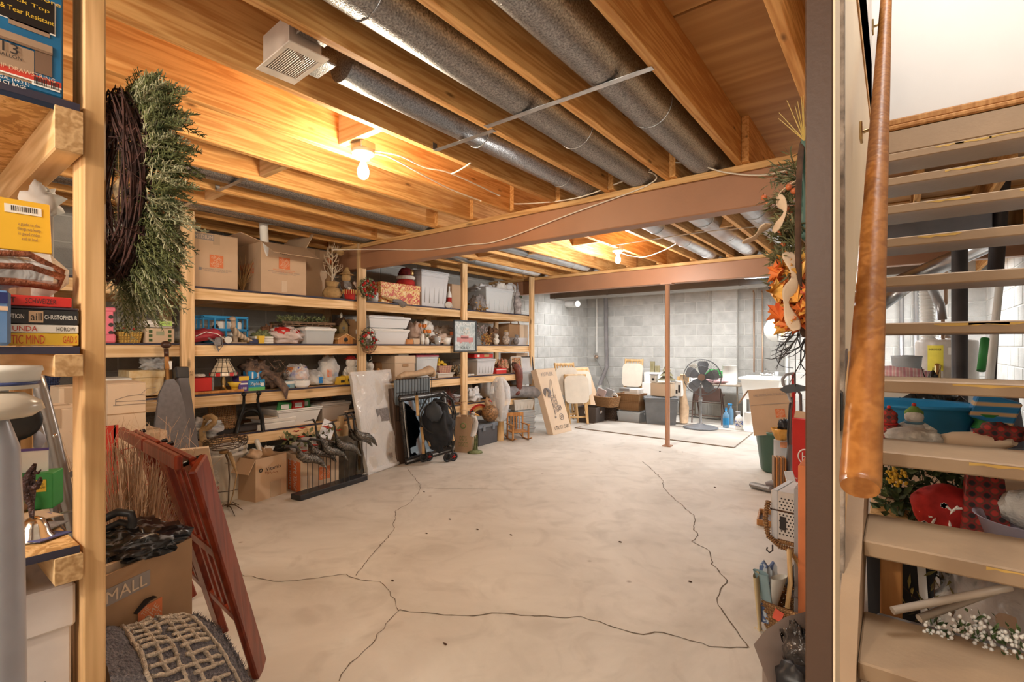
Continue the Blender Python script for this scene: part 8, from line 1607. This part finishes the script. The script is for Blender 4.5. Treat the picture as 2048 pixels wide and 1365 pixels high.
t=T('blue_plastic_case','dark and light blue plastic case at the very left edge','case',(-1.325,XP(22,0,-1.33).y-.06,1.222),Q);G().box((0,.05,.052),(.12,.1,.104),.006).put('case',CLEAR('blue_clear',(.12,.25,.5),.85,.2),t);patch(t,.02,-.001,.09,.07,.02,M('navy_print',(.02,.03,.15),.4));patch(t,.02,-.001,.07,.07,.008,ORNGP)
# steamer
c=DP(-14,900,.86);t=T('garment_steamer','grey plastic upright steamer with a domed beige top at the left edge','appliance',(c.x,c.y,0));SG=M('silver_grey_plastic',(.36,.36,.4),.3);zd=DP(0,806,.86).z
G().lathe((0,0,0),[(0,0),(.045,0),(.044,.5),(.04,zd-.25),(.034,zd-.08),(.02,zd-.03)],30).put('column',SG,t);G().lathe((0,0,zd-.03),[(.02,0),(.05,.004),(.066,.016),(.062,.03),(.04,.045),(0,.05)],34).put('domed_top',M('pearl_beige',(.6,.52,.42),.25),t);G().lathe((0,0,.42),[(.0452,0),(.0452,.06)],30).put('striped_band',PATTERN('band_stripes','stripes_z',[(.2,.2,.2),(.75,.68,.6)],40),t);G().box((.03,-.02,.8),(.012,.012,.12),.004).put('slot',BLACKP,t)
t=T('white_lidded_tub','small white tub with a blue rim on the domed steamer top','tub',(c.x-.02,c.y+.01,zd+.022));G().lathe((0,0,0),[(0,0),(.05,0),(.055,.03),(.058,.032),(.056,.04),(0,.042)],26).put('tub',OFFW,t);G().torus((0,0,.01),.052,.003,26,5).put('blue_rim',M('navy_rim',(.05,.07,.2),.4),t)
t=T('black_disc','dark round hose reel partly hidden behind the steamer','reel',DP(32,842,1.25));G().lathe((0,0,0),[(0,-.01),(.035,-.012),(.05,-.006),(.05,.006),(.035,.012),(0,.01)],26,ax=Vector((.8,-.3,0)).to_track_quat('Z','Y').to_matrix()).put('reel',BLACKP,t);zz_=t.location.z;G().cyl((0,0,-zz_+.002),(0,0,-.03),.008,n=8).put('stand',BLACKP,t)
# folded step ladder
LD=M('ladder_tube',(.34,.32,.31),.3,.6);b=DP(150,1330,1.6);t=T('step_ladder','folded grey tube step ladder standing behind the near shelf','ladder',(b.x,b.y,0));W_=lambda u,v,d=1.65:DP(u,v,d)-Vector((b.x,b.y,0))
G().tube([W_(56,760),W_(62,744),W_(72,746),W_(84,785),W_(106,870),W_(132,985),W_(152,1080),W_(175,1200),W_(200,1365)],.0185,12).put('front_tube',LD,t);G().tube([W_(52,758,1.8),W_(60,800,1.8),W_(75,850,1.8),W_(92,905,1.8),W_(108,990,1.8),W_(135,1100,1.8),W_(175,1300,1.85)],.0165,12).put('rear_tube',LD,t)
g=G();g.prism([(0,0),(.05,.03),(.07,-.1),(.02,-.12),(-.03,-.05)],W_(88,905,1.68),RGT,(0,0,1),.006);g.put('side_plate',LD,t);G().bar(W_(52,862,1.6),W_(86,890,1.66),.05,.004,(0,0,1)).put('lock_plate',STRAPM,t)
for u,v in((110,872),(73,848),(112,952),(111,1000),(120,965)):G().ell(W_(u,v,1.615),.007,10,6).put('rivet',CHROME,t)
G().bar(W_(95,920,1.7),W_(122,1120,1.7),.02,.03,None,.004).put('inner_rail',GREYM,t);G().bar(W_(108,958,1.72),W_(140,950,1.72),.03,.02).put('crossbar',LD,t)
# items on the lowest near board
S=.812;sp=lambda u,v:F(u,v,S)
p=sp(62,1022);t=T('green_box','green and yellow printed box holding a white card on the near board','box',(p.x,p.y,S),R(60));G().box((0,.03,.045),(.085,.06,.09),.002).put('body',GREENP,t);patch(t,.02,-.001,.06,.02,.03,YELL);text(t,'SAND\nDOLLAR',.02,-.003,.06,.016,.014,INK);G().box((-.015,.03,.1),(.075,.004,.09),.001).put('card',PAPER,t);G().box((-.015,.028,.147),(.077,.006,.006)).put('purple_edge',PURP,t)
p=sp(68,1078);t=T('hand_bell','polished silver hand bell with a dark carved fish handle','bell',(p.x,p.y,S));rb=32/996*1.06;G().lathe((0,0,0),[(rb,0),(rb*.98,.004),(rb*.8,.012),(rb*.7,.025),(rb*.5,.04),(rb*.2,.047),(0,.048)],30).put('bell',M('polished_silver',(.75,.68,.6),.15,1.),t)
D0=p.x*-SY+p.y*CY;W_=lambda u,v,d=0.:DP(u,v,D0+d)-Vector((p.x,p.y,S));HF=M('carved_dark_metal',(.1,.06,.06),.4,.6,var=.4,vs=80,bump=.8,bs=150)
G().tube([W_(64,1036),W_(62,1010),W_(56,985),W_(56,960),W_(62,945),W_(70,928)],[.004,.006,.013,.012,.008,.003],12,flat=.7).put('handle',HF,t);G().tube([W_(60,975),W_(72,975),W_(80,962),W_(81,955)],[.008,.007,.005,.002],10).put('handle_fin',HF,t);G().tube([W_(68,945),W_(76,947),W_(82,940)],[.004,.003,.001],8).put('handle_fork',HF,t)
p=sp(75,1045);t=T('purple_scissors','purple handled scissors lying behind the silver bell','scissors',(p.x,p.y,S+.006));[G().torus((s_*.02,-.01*s_,0),.016,.0045,18,6).put('grip',M('purple_grip',(.16,.12,.3),.5),t)for s_ in(-1,1)];G().bar((.0,.01,0),(-.02,.07,0),.008,.003).put('blade',STEEL,t)
p=sp(36,1030);t=T('leather_ring','dark tan leather ring standing behind the silver bell','ring',(p.x,p.y,S+.032));G().torus((0,0,0),.024,.006,24,8,(FWD).to_track_quat('Z','Y').to_matrix()).put('ring',M('tan_leather',(.25,.14,.08),.6),t)
for k,(u,v,m_,lb,a)in enumerate(((112,1044,CARD2,'cream envelope with a raised corner beside the bell',.3),(118,1062,GREY_FAB,'grey folded paper under the cream envelope',.9),(122,1078,M('blue_folder',(.08,.09,.25),.5),'blue folder corner at the end of the near board',.6))):p=sp(u,v);t=T('loose_paper',lb,'paper',(p.x-.05,p.y-.03,S+.001+.004*(2-k)),a);G().box((0,0,.0015),(.09,.07,.0025),0,Matrix.Rotation(R(-4),3,'X')).put('sheet',m_,t)
t=T('storage_carton','large white lidded storage carton under the near board','box',(-1.375,.085,0),Q);hz=F(90,1182,.0).z;hz=XP(100,1178,-1.375).z;G().box((0,.1,hz/2),(.36,.2,hz-.004),.004).put('body',M('white_carton',(.72,.64,.6),.7),t);G().box((0,.1,hz-.045),(.372,.212,.09),.005).put('lid',MATS['white_carton'],t);text(t,'BOX',.11,-.0075,XP(110,1362,-1.375).z,.06,.02,INK)
# small carton, files, net bag, folding chairs, rug
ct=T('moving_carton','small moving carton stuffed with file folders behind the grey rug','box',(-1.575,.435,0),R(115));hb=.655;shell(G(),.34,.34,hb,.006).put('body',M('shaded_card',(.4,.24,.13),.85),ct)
patch(ct,-.04,-.001,hb-.055,.15,.042,INKG);text(ct,'SMALL',-.04,-.003,hb-.055,.13,.03,CARD2);G().tube([(-.01,-.001,hb-.13),(.02,-.001,hb-.11),(.045,-.001,hb-.112)],[.012,.018,.014],12,flat=.15).put('hand_hole',INK,ct);store_logo(ct,.035,-.002,hb-.16,.07)
for k in range(9):G().box((0,.03+.033*k,hb-.07),(.32,.006 if k%3 else .018,.16+.012*(k%3)),.001,Matrix.Rotation(R(-8+2*k),3,'X')).put('file_folder',(CARD2,GREYP,BLACKP,PAPER,CARD,M('blue_folder',(.08,.09,.25)),GREY_FAB,CARD2,BLACKP)[k],ct)
G().bar((-.02,.02,hb+.005),(.15,.02,hb+.01),.022,.006).put('black_binder_edge',BLACKP,ct)
t=T('net_bag','black net bag with glossy white marks and a curved handle on the files','bag',DP(285,1062,1.4));t.location=DP(270,1075,1.42);G().ell((.02,.0,.0),(.13,.1,.035),26,14,.6,4,4).put('bag',PATTERN('net_print','cells',[(.012,.012,.014),(.015,.015,.018),(.02,.02,.022),(.25,.27,.3)],45,.25),t);W_=lambda u,v,d=1.4:DP(u,v,d)-t.location;G().tube([W_(205,1040),W_(235,1025),W_(262,1028),W_(266,1045),W_(262,1062)],.011,10).put('handle',BLACKP,t);G().tube([W_(205,1062),W_(240,1045),W_(262,1050)],.009,10).put('handle',BLACKP,t)
P1,P2=DP(272,866,2.07),DP(392,925,1.53);dn=Vector((-.21,.29,-.87));ex=(P2-P1).normalized();WD=(P2-P1).length
for k in range(2):
    A=P1.lerp(P2,.52*k);w=WD*.46;L_=dn*(1. if k else .97);b=A+L_+ex*w/2;b.z=0;t=T('folding_chair',['cherry red slatted folding chair farther from the camera post','cherry red slatted folding chair nearest the grey rug'][k],'chair',b);o_=A-b;nn=ex.cross(dn.normalized())
    for s_ in(0,1):G().bar(o_+ex*w*s_,o_+ex*w*s_+L_,.058,.028,ex,.005).put('stile',REDW,t)
    for f_,hh in((.02,.06),(.42,.05),(.75,.04)):G().bar(o_+dn*f_,o_+ex*w+dn*f_,hh,.02,dn,.004).put('rail',REDW,t)
    for j in range(3):G().bar(o_+ex*w*(.28+.22*j)+dn*.04,o_+ex*w*(.28+.22*j)+dn*.42,.03,.012,ex,.003).put('slat',REDW,t);G().bar(o_+ex*w*(.28+.22*j)+dn*.44,o_+ex*w*(.28+.22*j)+dn*.75,.03,.012,ex,.003).put('slat',REDW,t)
    for s_ in(.05,.95):G().cyl(o_+ex*w*s_-nn*.03,o_+ex*w*s_+nn*.03,.008,n=10).put('bolt',BLACKM,t)
    bk=nn*-.05;G().bar(o_+ex*-.01+bk+Vector((0,0,.02)),o_+ex*(w+.02)+bk+Vector((0,0,.02)),.045,.022,(0,0,1),.005).put('top_bar',REDW,t)
    if k:G().bar(o_+ex*(w+.03),o_+ex*(w+.03)+dn*1.0,.1,.024,(ex+nn*-.8),.005).put('seat_edge',REDW,t)
# dried grass
gb=DP(262,1100,1.9);t=T('dried_grass','thick bundle of dried pale grasses behind the red folding chairs','dried flowers',(gb.x,gb.y,0));g=G();q=random.Random(11)
for k in range(420):
    a=q.uniform(0,6.28);r_=q.uniform(0,.09);top=Vector((math.cos(a)*r_*2.4+q.gauss(0,.03),math.sin(a)*r_*2.4+q.gauss(0,.03),q.uniform(.55,.9)));base=Vector((math.cos(a)*r_*.8,math.sin(a)*r_*.8,.3));m_=base.lerp(top,.6)+rv(q,.012)
    g.tube([base,m_,top,top+rv(q,.05)+Vector((0,0,.03))],[.0018,.0015,.001,.0005],3,False)
g.put('grass_blades',M('dry_grass',(.74,.52,.34),.7,var=.4,vs=8,col2=(.4,.24,.14)),t,kind='stuff');G().lathe((0,0,0),[(0,0),(.08,0),(.11,.2),(.09,.33),(.08,.33),(.08,.05)],24).put('pot',CARDD,t)
# grey rug draped over a box
RUGM=M('charcoal_pile',(.24,.22,.235),.98,var=.4,vs=120,col2=(.07,.065,.08),bump=1.,bs=220);A,B,C,D=DP(186,1262,1.2),DP(402,1222,1.46),DP(545,1375,1.5),DP(250,1520,.98)
base=Vector(((A.x+C.x)/2,(A.y+C.y)/2,0));t=T('plush_rug','thick charcoal rug with cream grid lines draped over a low box','rug',base);N=60
def rs(a,b):
    """a across (0 left .. 1 right), b from back to front"""
    P=A.lerp(B,a).lerp(D.lerp(C,a),b);lift=.055*max(0,math.sin(PI*min(1,b*1.1)))**.7*(1-.3*abs(a-.5))+.012*noise.noise(Vector((a*5,b*5,0)));edge=max(0,a-.86)/.14;back=max(0,.08-b)/.08
    return P+Vector((0,0,lift-.16*edge**1.6-.05*back**2))+ex*.04*edge
vs=[];q=random.Random(9)
for i in range(N+1):
    for j in range(N+1):vs.append(rs(j/N,i/N)-base+Vector((0,0,q.uniform(-.0022,.0022))))
G().add(vs,[(i*(N+1)+j,(i+1)*(N+1)+j,(i+1)*(N+1)+j+1,i*(N+1)+j+1)for i in range(N)for j in range(N)],True).put('pile',RUGM,t)
g=G();CY_=M('cream_yarn',(.72,.6,.48),.95,var=.2,vs=90,bump=1.,bs=200)
def yarn(a0,b0,a1,b1,r_=.0055):
    n=max(4,int(math.hypot(a1-a0,b1-b0)*34));g.tube([rs(a0+(a1-a0)*k/n+q.uniform(-.006,.006),b0+(b1-b0)*k/n+q.uniform(-.006,.006))-base+Vector((0,0,.003))for k in range(n+1)],[r_*q.uniform(.8,1.15)for k in range(n+1)],6)
for a in(.2,.74):yarn(a,.0,a+(.03 if a>.5 else 0),1)
for k in range(14):
    b=.03+.07*k;a0,a1=(.22,.72)
    segs=[(a0,a0+.2),(a0+.26,a1)]if k%3 else[(a0,a1)]
    for s0,s1 in segs:yarn(s0,b,s1,b+q.uniform(-.015,.015))
    for a in(.32,.42,.52,.63):
        if q.random()<.8:yarn(a,b,a+q.uniform(-.01,.01),b+.07)
yarn(.78,.93,1.,.9);yarn(.78,.99,1.,.96);g.put('cream_yarn',CY_,t,kind='stuff')
q=random.Random(8);g=G()
for k in range(700):a,b=q.uniform(.84,1),q.uniform(0,1);p=rs(a,b)-base;g.tube([p,p+rv(q,.006)+Vector((.003,.002,.006))],[.0012,.0003],3,False)
g.put('stray_fibres',RUGM,t,kind='stuff');cc=(A+B+C+D)/4;G().box((cc.x-base.x,cc.y-base.y,.13),(.22,.3,.24),.01,Matrix.Rotation(R(20),3,'Z')).put('box_underneath',CARDD,t)
# cypress wreath hung by the near post
t=T('cypress_wreath','bushy frosted cypress wreath on a dark vine ring by the near post','wreath',(-1.42,.345,1.585));t.scale=(.7,.66,.84);q=random.Random(21);VG=M('vine_dark_red',(.07,.025,.018),.9,var=.4,vs=30)
g=G()
for k in range(46):ph=q.uniform(0,6.28);rr=.2+q.uniform(-.035,.035);oy=q.uniform(-.02,.04);g.tube([(math.cos(a)*rr,oy+.012*math.sin(a*3+ph),math.sin(a)*rr*1.1+.01*math.sin(a*5+ph))for a in[2*PI*j/30 for j in range(31)]],.0028,4,False)
for k in range(260):a=q.uniform(0,6.28);c=Vector((math.cos(a)*.2,.01,math.sin(a)*.22))+rv(q,.035);g.tube([c,c+rv(q,.03),c+rv(q,.045)],.0013,3,False)
g.put('vine_ring',VG,t,kind='stuff');g=G();g2=G()
def spray(b,d,L_,gg):
    d=d.normalized();s_,u_=fr(d);e=b;
    for k in range(9):
        f=k/9;P=b+d*L_*f+Vector((0,0,-.25*L_*f*f));
        for s2 in(-1,1):
            dd=(d*.8+s_*s2*.75+u_*q.uniform(-.4,.4)).normalized();l2=L_*.34*(1-f*.7);Qe=P+dd*l2;gg.tube([P,Qe],[.0022,.0007],3,False)
            for j in range(3):m=P.lerp(Qe,.3+.3*j);gg.tube([m,m+(dd+rv(q,.9)).normalized()*l2*.4],[.0018,.0005],3,False)
    gg.tube([b,b+d*L_*.5+Vector((0,0,-.06*L_)),b+d*L_+Vector((0,0,-.25*L_))],[.0025,.002,.0008],3,False)
for k in range(420):
    a=q.uniform(-1.9,2.2)if k%4 else q.uniform(0,6.28);rr=q.uniform(.17,.26);b=Vector((math.cos(a)*rr,.02+q.uniform(0,.05),math.sin(a)*rr*1.1));d=Vector((math.cos(a)*.8,.75,math.sin(a)*.9))+rv(q,.5);spray(b,d,q.uniform(.08,.15),g if k%3 else g2)
g.put('cypress_sprays',M('cypress_green',(.2,.21,.08),.6,var=.4,vs=20,col2=(.04,.055,.02)),t,kind='stuff');g2.put('frosted_sprays',M('frosted_green',(.5,.47,.3),.6,var=.3,vs=20,col2=(.18,.19,.1)),t,kind='stuff')
G().ell((.1,-.005,-.03),(.025,.02,.035),12,8,.3).put('pine_cone',M('cone_tan',(.45,.3,.15),.8,var=.4,vs=50),t);G().tube([(.1,-.01,.08),(.1,-.01,.0)],.0012,4).put('hanging_string',BURL,t)

fit_texts()
